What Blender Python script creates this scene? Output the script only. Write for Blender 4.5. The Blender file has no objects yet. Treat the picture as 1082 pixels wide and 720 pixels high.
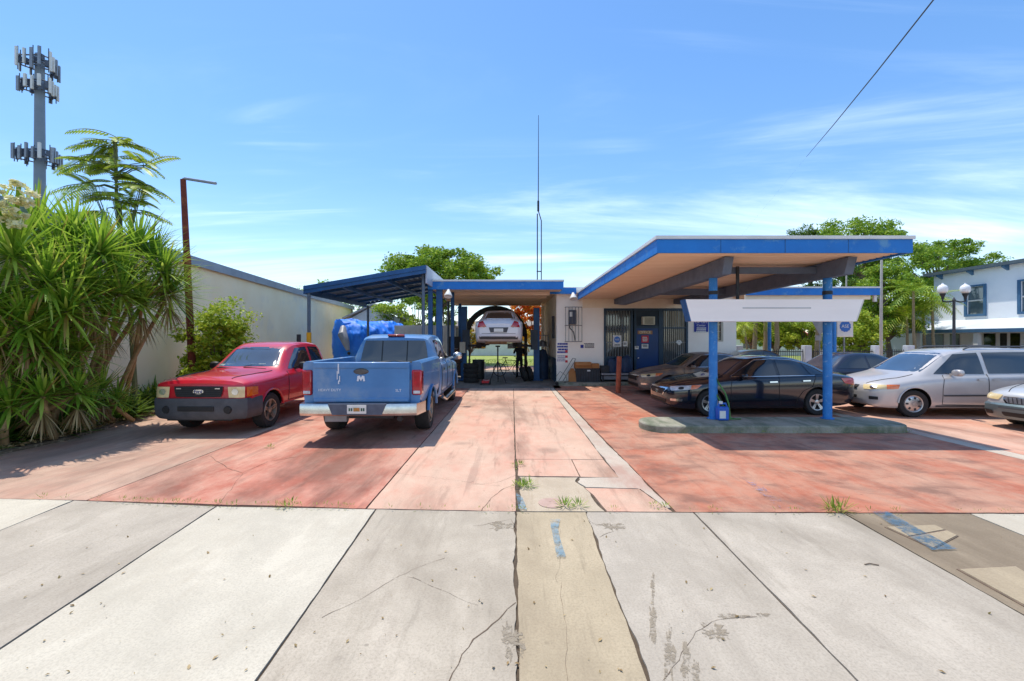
import bpy, bmesh, math, random
from mathutils import Vector, Matrix, noise
from mathutils.bvhtree import BVHTree
R = math.radians
rnd = random.Random(7)
scene = bpy.context.scene
COL = scene.collection
V = Vector
# picture -> place: camera level at height H, focal F (in photo pixels), horizon row CY
F, CX, CY, H = 470.0, 541.0, 358.0, 1.9
def G(px, py, z=0.0):
    Y = (H - z) * F / (py - CY); return V(((px - CX) * Y / F, Y, z))
def A(px, py, Y): return V(((px - CX) * Y / F, Y, H + (CY - py) * Y / F))
def XA(px, Y): return (px - CX) * Y / F
def ZA(py, Y): return H + (CY - py) * Y / F
def S(r, g, b):
    f = lambda c: (c / 12.92 if c <= .04045 else ((c + .055) / 1.055) ** 2.4)
    return (f(r / 255), f(g / 255), f(b / 255))

# ---------------------------------------------------------------- materials
class NT:
    def __init__(s, m):
        m.use_nodes = True; s.t = m.node_tree; s.t.nodes.clear()
    def n(s, typ, ins=None, **kw):
        nd = s.t.nodes.new(typ)
        for k, v in kw.items(): setattr(nd, k, v)
        for k, v in (ins or {}).items(): s.put(nd.inputs[k], v)
        return nd
    def put(s, sock, v):
        if isinstance(v, bpy.types.NodeSocket): s.t.links.new(v, sock)
        elif isinstance(v, (tuple, list, Vector)):
            v = tuple(v); sock.default_value = v + (1,) if len(v) == 3 and sock.type == 'RGBA' else v
        else: sock.default_value = v
    def ramp(s, fac, stops, interp='LINEAR'):
        nd = s.t.nodes.new('ShaderNodeValToRGB'); nd.color_ramp.interpolation = interp
        e = nd.color_ramp.elements
        while len(e) < len(stops): e.new(.5)
        for i, (p, c) in enumerate(stops):
            e[i].position = p; e[i].color = tuple(c) + (1,) if len(c) == 3 else c
        s.put(nd.inputs[0], fac); return nd.outputs[0]
    def mix(s, fac, a, b, mode='MIX'):
        nd = s.t.nodes.new('ShaderNodeMix'); nd.data_type = 'RGBA'; nd.blend_type = mode
        s.put(nd.inputs[0], fac); s.put(nd.inputs[6], a); s.put(nd.inputs[7], b); return nd.outputs[2]
    def math(s, op, a, b=0.0, c=0.0, clamp=False):
        nd = s.n('ShaderNodeMath', operation=op, use_clamp=clamp)
        s.put(nd.inputs[0], a); s.put(nd.inputs[1], b); s.put(nd.inputs[2], c); return nd.outputs[0]
    def pos(s, scale=(1, 1, 1), rot=(0, 0, 0), off=(0, 0, 0)):
        g = s.n('ShaderNodeNewGeometry')
        mp = s.n('ShaderNodeMapping', {'Vector': g.outputs['Position'], 'Scale': scale, 'Rotation': rot, 'Location': off})
        return mp.outputs[0]
    def noise(s, vec, scale, detail=4, rough=.55, dist=0.0):
        return s.n('ShaderNodeTexNoise', {'Vector': vec, 'Scale': scale, 'Detail': detail, 'Roughness': rough, 'Distortion': dist}).outputs[0]
    def sm(s, x, a, b):
        nd = s.n('ShaderNodeMapRange', {0: x, 1: a, 2: b, 3: 0.0, 4: 1.0}, interpolation_type='SMOOTHSTEP'); return nd.outputs[0]
    def bump(s, h, strength=.3, dist=.01):
        return s.n('ShaderNodeBump', {'Height': h, 'Strength': strength, 'Distance': dist}).outputs[0]
    def out(s, col, rough=.6, metal=0.0, normal=None, coat=0.0, spec=.5, **extra):
        b = s.n('ShaderNodeBsdfPrincipled', {'Base Color': col, 'Roughness': rough, 'Metallic': metal, 'Coat Weight': coat, 'Specular IOR Level': spec, 'Coat Roughness': .04})
        for k, v in extra.items(): s.put(b.inputs[k.replace('_', ' ')], v)
        if normal is not None: s.put(b.inputs['Normal'], normal)
        o = s.n('ShaderNodeOutputMaterial'); s.t.links.new(b.outputs[0], o.inputs[0]); return b
MATS = {}
def newmat(name):
    m = bpy.data.materials.new(name); MATS[name] = m; return m, NT(m)
def surf(name, c1, c2=None, scale=3.0, rough=.7, metal=0.0, bump=.0, bscale=None, stain=None, stain_scale=1.2, stain_at=(.55, .75), coat=0.0, spec=.5, stretch=(1, 1, 1), detail=5, rvar=.12):
    """two-tone procedural surface with optional stains and bump"""
    if name in MATS: return MATS[name]
    m, t = newmat(name)
    p = t.pos(stretch)
    n1 = t.noise(p, scale, detail, .6)
    col = t.ramp(n1, [(.3, c1), (.7, c2 or tuple(min(1, c * .82) for c in c1))])
    if stain:
        n2 = t.noise(t.pos(stretch, off=(3.1, 1.7, 5.2)), stain_scale, 7, .65)
        col = t.mix(t.sm(n2, *stain_at), col, stain)
    nrm = t.bump(t.noise(p, bscale or scale * 12, 5, .65), bump, .01) if bump else None
    rr = t.math('ADD', rough - rvar / 2, t.math('MULTIPLY', n1, rvar), clamp=True)
    t.out(col, rr, metal, nrm, coat, spec)
    return m

# ---------------------------------------------------------------- mesh builder
class MB:
    def __init__(s): s.v, s.f, s.mi = [], [], []
    def add(s, vs, fs, mi=0):
        b = len(s.v); s.v.extend(V(p) for p in vs)
        for f in fs: s.f.append([b + i for i in f]); s.mi.append(mi)
        return s
    def bx(s, x0, x1, y0, y1, z0, z1, mi=0, M=None):
        p = [V((x, y, z)) for z in (z0, z1) for y in (y0, y1) for x in (x0, x1)]
        if M is not None: p = [M @ q for q in p]
        return s.add(p, [(0, 2, 3, 1), (4, 5, 7, 6), (0, 1, 5, 4), (2, 6, 7, 3), (0, 4, 6, 2), (1, 3, 7, 5)], mi)
    def box(s, c, sz, M=None, mi=0):
        h = V(sz) / 2; T = Matrix.Translation(V(c)) @ (M.to_4x4() if M is not None else Matrix())
        return s.bx(-h.x, h.x, -h.y, h.y, -h.z, h.z, mi, T)
    def prism(s, poly, z0, z1, mi=0, M=None):
        n = len(poly)
        p = [V((a, b, z0)) for a, b in poly] + [V((a, b, z1)) for a, b in poly]
        if M is not None: p = [M @ q for q in p]
        f = [tuple(range(n - 1, -1, -1)), tuple(range(n, 2 * n))] + [(i, (i + 1) % n, n + (i + 1) % n, n + i) for i in range(n)]
        return s.add(p, f, mi)
    def bar(s, a, b, w, h, mi=0, up=(0, 0, 1)):
        a, b = V(a), V(b); d = (b - a); L = d.length; d.normalize(); u = V(up)
        if abs(d.dot(u)) > .98: u = V((0, 1, 0))
        x = d.cross(u).normalized(); z = x.cross(d)
        M = Matrix((x, d, z)).transposed().to_4x4(); M.translation = a
        return s.bx(-w / 2, w / 2, 0, L, -h / 2, h / 2, mi, M)
    def tube(s, pts, r, n=8, mi=0, cap=True):
        pts = [V(p) for p in pts]; rs = r if isinstance(r, (list, tuple)) else [r] * len(pts)
        b = len(s.v); x = None
        for i, p in enumerate(pts):
            d = (pts[min(i + 1, len(pts) - 1)] - pts[max(i - 1, 0)]).normalized()
            if x is None:
                u = V((0, 0, 1)) if abs(d.z) < .9 else V((1, 0, 0)); x = d.cross(u).normalized()
            else: x = (x - d * x.dot(d)).normalized()
            y = d.cross(x)
            for k in range(n):
                a = 2 * math.pi * k / n; s.v.append(p + (x * math.cos(a) + y * math.sin(a)) * rs[i])
        for i in range(len(pts) - 1):
            for k in range(n):
                q = b + i * n; s.f.append([q + k, q + (k + 1) % n, q + n + (k + 1) % n, q + n + k]); s.mi.append(mi)
        if cap:
            s.f.append([b + k for k in range(n - 1, -1, -1)]); s.mi.append(mi)
            e = b + (len(pts) - 1) * n; s.f.append([e + k for k in range(n)]); s.mi.append(mi)
        return s
    def lathe(s, prof, n=24, M=None, mi=0, closed=False):
        """profile of (radius, height) about local z"""
        b = len(s.v); M = M or Matrix()
        for r_, h_ in prof:
            for k in range(n):
                a = 2 * math.pi * k / n; s.v.append(M @ V((r_ * math.cos(a), r_ * math.sin(a), h_)))
        m = len(prof)
        for i in range(m if closed else m - 1):
            i2 = (i + 1) % m
            for k in range(n):
                s.f.append([b + i * n + k, b + i * n + (k + 1) % n, b + i2 * n + (k + 1) % n, b + i2 * n + k]); s.mi.append(mi)
        return s
    def sheet(s, pts, mi=0): return s.add(pts, [tuple(range(len(pts)))], mi)
    def build(s, name, mat, parent=None, smooth=False, bevel=0.0, world=True, angle=35, fix=True):
        me = bpy.data.meshes.new(name)
        me.from_pydata([tuple(p) for p in s.v], [], s.f)
        ms = mat if isinstance(mat, (list, tuple)) else [mat]
        for m in ms: me.materials.append(m)
        if len(ms) > 1: me.polygons.foreach_set('material_index', s.mi)
        if fix and len(s.f) < 60000:
            bm = bmesh.new(); bm.from_mesh(me); bmesh.ops.recalc_face_normals(bm, faces=bm.faces); bm.to_mesh(me); bm.free()
        if smooth:
            me.polygons.foreach_set('use_smooth', [True] * len(me.polygons)); me.set_sharp_from_angle(angle=R(angle))
        me.update()
        o = bpy.data.objects.new(name, me); COL.objects.link(o)
        if bevel:
            b = o.modifiers.new('bevel', 'BEVEL'); b.width = bevel; b.segments = 2; b.limit_method = 'ANGLE'; b.angle_limit = R(40)
        hang(o, parent, world); return o
ROOTM = {}
def hang(o, parent, world=True):
    if parent is None: return
    o.parent = parent
    if world and parent.name in ROOTM: o.matrix_parent_inverse = ROOTM[parent.name].inverted()
def thing(name, label, cat, loc=(0, 0, 0), rz=0.0, group=None, sc=(1, 1, 1)):
    o = bpy.data.objects.new(name, None); COL.objects.link(o); o.empty_display_size = .2
    o.location = loc; o.rotation_euler = (0, 0, rz); o.scale = sc
    ROOTM[o.name] = Matrix.LocRotScale(V(loc), Matrix.Rotation(rz, 3, 'Z'), V(sc))
    o['label'] = label; o['category'] = cat
    if group: o['group'] = group
    return o
def tag(o, label, cat, group=None):
    o['label'] = label; o['category'] = cat
    if group: o['group'] = group
    return o
def kind(o, k): o['kind'] = k; return o
def dup(root, loc, rz=None, label=None):
    r = root.copy(); COL.objects.link(r); r.location = loc
    if rz is not None: r.rotation_euler = (0, 0, rz)
    if label: r['label'] = label
    for ch in list(root.children):
        c = ch.copy(); COL.objects.link(c); c.parent = r
        for g in list(ch.children):
            d = g.copy(); COL.objects.link(d); d.parent = c
    return r
def text(s, size, M, mat, name, parent=None, world=True, extrude=.002, align='CENTER', squash=1.0):
    cu = bpy.data.curves.new(name, 'FONT'); cu.body = s; cu.size = size; cu.extrude = extrude; cu.align_x = align; cu.align_y = 'CENTER'
    cu.resolution_u = 3
    t = bpy.data.objects.new(name, cu); COL.objects.link(t)
    dg = bpy.context.evaluated_depsgraph_get(); me = bpy.data.meshes.new_from_object(t.evaluated_get(dg))
    bpy.data.objects.remove(t); bpy.data.curves.remove(cu)
    me.transform(M @ Matrix.Diagonal((squash, 1, 1, 1))); me.materials.clear(); me.materials.append(mat)
    o = bpy.data.objects.new(name, me); COL.objects.link(o); hang(o, parent, world); return o
def facing(p, ang=0.0):
    """text frame standing upright, read from -Y (ang turns it about z)"""
    return Matrix.Translation(V(p)) @ Matrix.Rotation(ang, 4, 'Z') @ Matrix.Rotation(R(90), 4, 'X')
def jag(p0, p1, amp, step=.12, seed=0.0):
    """points from p0 to p1 (end left out) that wander sideways"""
    p0, p1 = V(p0[:2]), V(p1[:2]); d = p1 - p0; L = d.length; n = max(1, int(L / step)); t = V((-d.y, d.x)) / max(L, 1e-6)
    out = []
    for i in range(n):
        q = p0 + d * (i / n)
        k = noise.noise(V((q.x * 1.7, q.y * 1.7, seed))) + .6 * noise.noise(V((q.x * 7, q.y * 7, seed + 4)))
        out.append(q + t * (amp * k if 0 < i else 0))
    return out
# ---------------------------------------------------------------- shared materials
WHITE = surf('white_paint', S(226, 226, 222), S(205, 206, 202), 2, .6, bump=.08, stain=S(170, 165, 150), stain_at=(.62, .9))
CREAM = surf('cream_stucco', S(244, 230, 206), S(234, 218, 190), 1.2, .85, bump=.35, bscale=60, stain=S(168, 140, 110), stain_at=(.6, .85))
WALLW = surf('white_stucco', S(250, 243, 232), S(243, 233, 220), 1.0, .85, bump=.3, bscale=60, stain=S(190, 180, 165), stain_at=(.64, .9))
WAREH = surf('warehouse_stucco', S(251, 238, 202), S(244, 227, 186), .8, .9, bump=.3, bscale=40, stain=S(226, 217, 194), stain_scale=.7, stain_at=(.5, .8))
SOFFIT = surf('soffit_boards', S(240, 216, 188), S(228, 198, 166), 1.4, .8, stain=S(190, 154, 122), stain_at=(.58, .85), stretch=(.4, 3, 1))
BLUE = surf('royal_blue_paint', S(8, 120, 204), S(6, 106, 186), 1.5, .55, stain=S(84, 142, 190), stain_scale=3.2, stain_at=(.54, .72), bump=.1)
POSTB = surf('worn_blue_post_paint', S(44, 134, 206), S(32, 112, 186), 5, .55, stain=S(140, 182, 214), stain_scale=11, stain_at=(.56, .70), bump=.1)
STEELB = surf('dark_blue_steel', S(28, 92, 146), S(22, 72, 120), 3, .55, stain=S(60, 70, 80), stain_at=(.62, .85))
BEAM = surf('slate_beam', S(104, 118, 136), S(84, 98, 118), 3, .7, stain=S(96, 92, 88), stain_at=(.6, .85), bump=.1)
DARK = surf('dark_metal', S(46, 48, 52), S(34, 36, 40), 6, .6)
BLACK = surf('black_plastic', S(26, 27, 29), S(20, 21, 23), 8, .55)
TRIM = surf('grey_bumper_plastic', S(78, 80, 84), S(64, 66, 70), 6, .65, stain=S(104, 102, 98), stain_at=(.6, .85))
RUBBER = surf('tyre_rubber', S(44, 43, 43), S(34, 33, 33), 9, .85, stain=S(92, 86, 80), stain_at=(.62, .9))
ALLOY = surf('alloy_rim', S(190, 192, 196), S(165, 168, 172), 9, .3, .9)
ALLOYD = surf('dirty_rim', S(168, 158, 146), S(130, 120, 108), 12, .45, .7, stain=S(90, 76, 62), stain_at=(.55, .8))
CHROME = surf('chrome', S(225, 226, 228), S(205, 206, 208), 6, .12, 1.0)
CHROMED = surf('dull_chrome', S(214, 212, 210), S(190, 186, 182), 7, .22, 1.0, stain=S(150, 130, 112), stain_at=(.62, .85))
GALV = surf('galvanised_steel', S(150, 154, 158), S(128, 132, 138), 4, .5, .6)
RUST = surf('rusty_steel', S(134, 62, 44), S(96, 44, 36), 6, .85, stain=S(170, 96, 56), stain_at=(.55, .75), bump=.3)
CONC = surf('grey_concrete', S(176, 170, 160), S(150, 144, 136), 2.5, .9, bump=.4, bscale=50, stain=S(110, 104, 96), stain_at=(.6, .85))
CARD = surf('cardboard', S(184, 124, 72), S(166, 108, 60), 3, .85)
YELLOW = surf('safety_yellow', S(232, 176, 24), S(214, 156, 20), 4, .6)
TREEBARK = surf('bark', S(124, 108, 92), S(92, 78, 66), 8, .95, bump=.6, bscale=30)
PALMBARK = surf('pale_palm_bark', S(170, 152, 122), S(128, 110, 84), 10, .95, bump=.5, bscale=24, stretch=(1, 1, 4))
def glass(name, col, rough=.06, c2=None):
    return surf(name, col, c2 or tuple(c * .6 for c in col), 1.5, rough, 0, coat=1.0, spec=.8, rvar=.03)
TINT = glass('dark_tinted_glass', S(24, 30, 38))
WSHIELD = glass('windscreen_glass', S(54, 72, 92), .05)
WSGREEN = glass('green_windscreen_glass', S(58, 74, 66), .06)
PANE = glass('shop_window_glass', S(70, 74, 74), .08, S(44, 50, 54))
def lens(name, c, c2=None): return surf(name, c, c2, 12, .15, 0, coat=1.0)
HEADL = lens('yellowed_headlight', S(226, 204, 150), S(206, 186, 138))
HEADC = lens('clear_headlight', S(214, 216, 218), S(150, 154, 160))
AMBER = lens('amber_lens', S(236, 120, 36), S(214, 96, 24))
REDL = lens('red_lens', S(186, 18, 34), S(150, 12, 26))
PLATE = surf('plate_white', S(226, 226, 220), S(206, 208, 200), 10, .5)
PLATEO = surf('plate_orange', S(220, 120, 50), S(90, 130, 70), 30, .5)
def paint(name, c, c2=None, rough=.3, coat=.6, metal=0.0, stain=None, at=(.6, .85), sc=2.2):
    return surf(name, c, c2 or tuple(x * .88 for x in c), sc, rough, metal, coat=coat, stain=stain, stain_at=at, rvar=.08)
def leafmat(name, stops, trans=.3, rough=.5):
    if name in MATS: return MATS[name]
    m, t = newmat(name)
    g = t.n('ShaderNodeNewGeometry')
    col = t.ramp(g.outputs['Random Per Island'], stops)
    n = t.noise(t.pos(), 1.1, 2)
    col = t.mix(t.math('MULTIPLY', t.sm(n, .4, .7), .35), col, t.mix(.5, col, (.2, .24, .03), 'MIX'))
    b = t.n('ShaderNodeBsdfPrincipled', {'Base Color': col, 'Roughness': rough, 'Specular IOR Level': .4})
    tr = t.n('ShaderNodeBsdfTranslucent', {'Color': t.mix(.5, col, (.3, .42, .04))})
    mx = t.n('ShaderNodeMixShader', {0: trans, 1: b.outputs[0], 2: tr.outputs[0]})
    o = t.n('ShaderNodeOutputMaterial'); t.t.links.new(mx.outputs[0], o.inputs[0]); return m
LEAF_YUCCA = leafmat('yucca_leaf', [(0, S(76, 122, 38)), (.3, S(118, 164, 50)), (.7, S(168, 202, 70)), (.93, S(206, 212, 112)), (.97, S(190, 160, 96)), (1, S(150, 116, 70))], .42, .38)
LEAF_DARK = leafmat('dark_leaf', [(0, S(40, 76, 28)), (.5, S(66, 108, 36)), (1, S(106, 146, 50))])
LEAF_MID = leafmat('mid_leaf', [(0, S(70, 112, 28)), (.5, S(120, 160, 40)), (1, S(182, 200, 64))])
LEAF_LIME = leafmat('lime_leaf', [(0, S(116, 148, 30)), (.5, S(166, 188, 42)), (1, S(212, 216, 84))])
LEAF_DRY = leafmat('dry_leaf', [(0, S(120, 92, 60)), (.5, S(164, 136, 96)), (1, S(196, 172, 130))], .15)
LEAF_FIRE = leafmat('flame_blossom', [(0, S(236, 70, 24)), (.6, S(250, 110, 30)), (.9, S(252, 160, 50)), (1, S(150, 150, 40))], .45)
LEAF_AMBER = leafmat('amber_leaf', [(0, S(226, 150, 40)), (.6, S(214, 170, 50)), (1, S(150, 160, 50))], .35)
FLOWER = leafmat('cream_blossom', [(0, S(238, 226, 160)), (.6, S(246, 238, 196)), (1, S(250, 246, 222))], .3)
GRASSM = leafmat('grass_blade', [(0, S(80, 112, 34)), (.6, S(126, 150, 46)), (1, S(186, 182, 84))], .3)

# ---- pavement materials
def pave(name, base, c2, paintcol=None, paint2=None, wear=(.42, .62), dirt=None, dirt_at=(.55, .8), crackle=0.0, spots=.5, dirt_stretch=(1, .35, 1), streak=0.0, oil=0.0, dirt_scale=.7, paint_scale=.8):
    m, t = newmat(name)
    p = t.pos()
    n_big = t.noise(p, .55, 5, .6); n_mid = t.noise(p, 4.0, 6, .7); n_fine = t.noise(p, 60, 3, .7); n_f2 = t.noise(p, 190, 2, .6)
    col = t.mix(n_mid, base, c2)
    col = t.mix(t.math('MULTIPLY', t.sm(n_fine, .40, .72), .5), col, tuple(c * .6 for c in c2))
    n_bl = t.noise(t.pos((1, .7, 1), off=(4, 4, 1)), 1.7, 8, .72, .3)
    col = t.mix(t.math('MULTIPLY', t.sm(n_bl, .44, .64), .38), col, tuple(c * .72 for c in c2)); col = t.mix(t.math('MULTIPLY', t.sm(n_bl, .46, .36), .3), col, tuple(min(.8, c * 1.16) for c in base))
    if paintcol:
        a = t.noise(t.pos((1, .45, 1), off=(9, 3, 0)), paint_scale, 8, .68, .6)
        b2 = t.noise(t.pos((1.0, .5, 1), off=(2, 8, 0)), 5.5, 6, .75)
        pc = t.mix(t.sm(t.noise(p, 1.3, 6, .65), .35, .65), paintcol, paint2)
        k = t.math('ADD', t.math('MULTIPLY', a, .72), t.math('MULTIPLY', b2, .28))
        fac = t.math('SUBTRACT', 1.0, t.math('MULTIPLY', t.sm(k, *wear), .8))
        col = t.mix(t.math('MULTIPLY', fac, .96), col, pc)
        sp2 = t.noise(p, 34, 4, .7); col = t.mix(t.math('MULTIPLY', t.sm(sp2, .58, .72), .3), col, base)
    if dirt:
        d = t.noise(t.pos(dirt_stretch, off=(5, 2, 0)), dirt_scale, 7, .62, .4)
        col = t.mix(t.math('MULTIPLY', t.sm(d, *dirt_at), .74), col, dirt)
        d2 = t.noise(t.pos((1.6, .22, 1), off=(1, 7, 0), rot=(0, 0, .25)), 2.4, 6, .7)
        col = t.mix(t.math('MULTIPLY', t.sm(d2, .54, .70), .42), col, dirt)
    if streak:
        d3 = t.noise(t.pos((6, .5, 1), rot=(0, 0, -.12)), 2.2, 5, .7)
        col = t.mix(t.math('MULTIPLY', t.sm(d3, .55, .72), streak), col, tuple(c * .55 for c in c2))
    if oil:
        w3 = t.noise(p, 3.5, 4, .6); vo2 = t.n('ShaderNodeTexVoronoi', {'Vector': t.pos(off=(.37, .21, 0)), 'Scale': .75, 'Randomness': 1.0}).outputs['Distance']
        col = t.mix(t.math('MULTIPLY', t.sm(t.math('ADD', vo2, t.math('MULTIPLY', w3, .22)), .30, .16), oil), col, S(62, 50, 46))
        vo3 = t.n('ShaderNodeTexVoronoi', {'Vector': t.pos(off=(1.3, 2.2, 0)), 'Scale': 3.2, 'Randomness': 1.0}).outputs['Distance']
        col = t.mix(t.math('MULTIPLY', t.sm(t.math('ADD', vo3, t.math('MULTIPLY', w3, .1)), .13, .08), oil), col, S(70, 56, 50))
        trk = t.noise(t.pos((3.2, .16, 1), off=(7, 1, 0)), 1.6, 5, .6); col = t.mix(t.math('MULTIPLY', t.sm(trk, .56, .70), oil * .8), col, S(96, 78, 70))
    if spots:
        vo = t.n('ShaderNodeTexVoronoi', {'Vector': t.pos(off=(.3, .8, 0)), 'Scale': 2.6, 'Randomness': 1.0}).outputs['Distance']
        col = t.mix(t.math('MULTIPLY', t.sm(t.math('ADD', vo, t.math('MULTIPLY', n_mid, .05)), .075, .05), spots * .5), col, tuple(c * .45 for c in c2))
        pit = t.sm(t.noise(p, 95, 2, .5), .68, .74)
        col = t.mix(t.math('MULTIPLY', pit, spots * .6), col, tuple(c * .4 for c in c2))
    hgt = t.math('ADD', t.math('MULTIPLY', n_mid, .6), t.math('ADD', t.math('MULTIPLY', n_fine, .5), t.math('MULTIPLY', n_f2, .3)))
    t.out(col, t.math('ADD', .72, t.math('MULTIPLY', n_mid, .2)), 0, t.bump(hgt, .35, .012), 0, .35)
    return m
SLAB_WHITE = pave('pale_slab', S(199, 191, 173), S(190, 181, 163), dirt=S(172, 161, 142), dirt_at=(.5, .8), spots=.3)
SLAB_GREY = pave('grey_slab', S(188, 178, 162), S(170, 159, 143), dirt=S(134, 124, 109), dirt_at=(.46, .72), spots=.6, streak=.26, oil=.12)
SLAB_ROUGH = pave('rough_slab', S(192, 181, 163), S(172, 160, 142), dirt=S(134, 123, 107), dirt_at=(.46, .74), spots=1.0, streak=.34, oil=.14)
SLAB_TAN = pave('tan_slab', S(186, 170, 142), S(170, 154, 127), dirt=S(138, 123, 101), dirt_at=(.45, .75), spots=.6, streak=.4)
SLAB_BROWN = pave('weathered_brown_slab', S(166, 150, 126), S(146, 131, 109), dirt=S(108, 94, 76), dirt_at=(.44, .7), spots=.8)
PINK_FADED = pave('faded_pink_slab', S(196, 170, 148), S(180, 152, 132), S(178, 130, 110), S(192, 150, 130), (.36, .60), dirt=S(120, 96, 84), dirt_at=(.46, .68), spots=.4, oil=.3)
RED_WORN = pave('worn_red_slab', S(208, 170, 148), S(196, 150, 128), S(172, 96, 76), S(192, 128, 108), (.41, .61), dirt=S(102, 70, 58), dirt_at=(.45, .66), spots=.4, oil=.34)
PINK_LANE = pave('worn_pink_lane', S(208, 182, 158), S(196, 164, 142), S(196, 142, 120), S(204, 160, 138), (.36, .58), dirt=S(124, 96, 80), dirt_at=(.48, .70), spots=.5, oil=.34)
RED_DEEP = pave('deep_red_slab', S(192, 156, 132), S(176, 134, 112), S(164, 92, 68), S(186, 124, 98), (.41, .59), dirt=S(112, 82, 70), dirt_at=(.45, .72), spots=.6, dirt_stretch=(.6, 1.0, 1), dirt_scale=2.3, oil=.34)
PINK_RIGHT = pave('sunbleached_red_slab', S(210, 182, 160), S(196, 158, 136), S(192, 132, 108), S(202, 154, 132), (.38, .58), dirt=S(132, 100, 84), dirt_at=(.48, .70), spots=.3, oil=.25)
BAYFLOOR = pave('oily_bay_floor', S(150, 144, 136), S(124, 118, 110), dirt=S(70, 66, 62), dirt_at=(.45, .7), spots=.6)
GROUNDM = pave('distant_ground', S(120, 112, 100), S(96, 90, 80), dirt=S(80, 76, 68), spots=.2)
SOILM = pave('bed_soil', S(120, 104, 84), S(92, 78, 62), dirt=S(170, 156, 134), dirt_at=(.5, .66), dirt_scale=9, dirt_stretch=(1, 1, 1), spots=1.0)
ASPHALT = pave('asphalt', S(74, 73, 72), S(60, 59, 58), spots=.4)
PATCHM = pave('cement_patch', S(194, 180, 158), S(178, 160, 136), dirt=S(150, 128, 102), dirt_at=(.5, .75), spots=.5)
STRIPEM = pave('pale_stripe', S(198, 186, 170), S(184, 170, 152), dirt=S(168, 128, 112), dirt_at=(.5, .7), spots=.4)
def worn(name, c1, c2, scale, at, rough=.85, fine=26, op=.9):
    """thin worn layer: noise decides where it has flaked away"""
    m, t = newmat(name); p = t.pos()
    k = t.math('ADD', t.math('MULTIPLY', t.noise(p, scale, 6, .7), .6), t.math('MULTIPLY', t.noise(p, fine, 4, .7), .4))
    col = t.mix(t.noise(p, scale * 2, 4), c1, c2)
    t.out(col, rough, 0, t.bump(t.noise(p, 70, 3, .7), .4, .012), 0, .3, Alpha=t.math('MULTIPLY', t.sm(k, *at), op)); return m
PAINTBLUE = worn('worn_blue_marking', S(56, 98, 126), S(78, 120, 144), 9, (.64, .38), op=.7); PAINTSKY = worn('sky_blue_marking', S(112, 146, 164), S(130, 160, 174), 9, (.64, .40), op=.7); PAINTFAINT = worn('faint_blue_marking', S(112, 124, 156), S(136, 136, 156), 5, (.52, .34))
CRACKL = worn('crack_layer', S(84, 70, 58), S(112, 94, 78), 6, (.66, .50), .95, 22); JOINTM = surf('joint_dirt', S(96, 82, 66), S(66, 56, 46), 9, .95, bump=.5, bscale=60)
SCARM = worn('scraped_concrete_layer', S(158, 146, 128), S(134, 123, 106), 9, (.56, .45), .95, 40)
MOSSY = pave('mossy_concrete', S(170, 166, 150), S(146, 144, 128), dirt=S(78, 92, 66), dirt_at=(.42, .66), dirt_scale=2.2, spots=.5)
CRACKM = surf('crack_dirt', S(96, 82, 70), S(132, 112, 94), 9, .95)
# ---------------------------------------------------------------- vehicles
def pchip(xs, ys, xq):
    n = len(xs); h = [xs[i + 1] - xs[i] for i in range(n - 1)]; d = [(ys[i + 1] - ys[i]) / h[i] for i in range(n - 1)]
    m = [d[0]] + [0.0] * (n - 2) + [d[-1]]
    for i in range(1, n - 1):
        if d[i - 1] * d[i] > 0:
            w1, w2 = 2 * h[i] + h[i - 1], h[i] + 2 * h[i - 1]; m[i] = (w1 + w2) / (w1 / d[i - 1] + w2 / d[i])
    out = []; i = 0
    for x in xq:
        while i < n - 2 and x > xs[i + 1]: i += 1
        t = (x - xs[i]) / h[i]; t2, t3 = t * t, t * t * t
        out.append((2*t3 - 3*t2 + 1) * ys[i] + (t3 - 2*t2 + t) * h[i] * m[i] + (-2*t3 + 3*t2) * ys[i+1] + (t3 - t2) * h[i] * m[i+1])
    return out
def section(zb, w, zs, zt, wt, belt=.93):
    dz = zs - zb; gap = zt - zs
    zte = zs + .55 * gap if gap < .16 else zt - .055
    wb = belt * w; wt = min(wt, wb * .97)
    return [(0, zb), (.8 * w, zb), (.955 * w, zb + .05 * dz), (.99 * w, zb + .3 * dz), (w, zb + .62 * dz), (.985 * w, zs - .08 * dz), (wb, zs),
            ((wb + wt) / 2 + .012, (zs + zte) / 2), (wt, zte), (.7 * wt, zt - .012 * (1 if gap > .16 else .6)), (0, zt)]
def smooth_sec(p):
    q = []
    n = len(p)
    for i in range(n - 1):
        q.append(p[i])
        a = p[i - 1] if i else (-p[1][0], p[1][1]); b = p[i + 2] if i + 2 < n else (-p[n - 2][0], p[n - 2][1])
        q.append(tuple((-a[k] + 9 * p[i][k] + 9 * p[i + 1][k] - b[k]) / 16 for k in (0, 1)))
    q.append(p[-1]); return q
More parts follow.
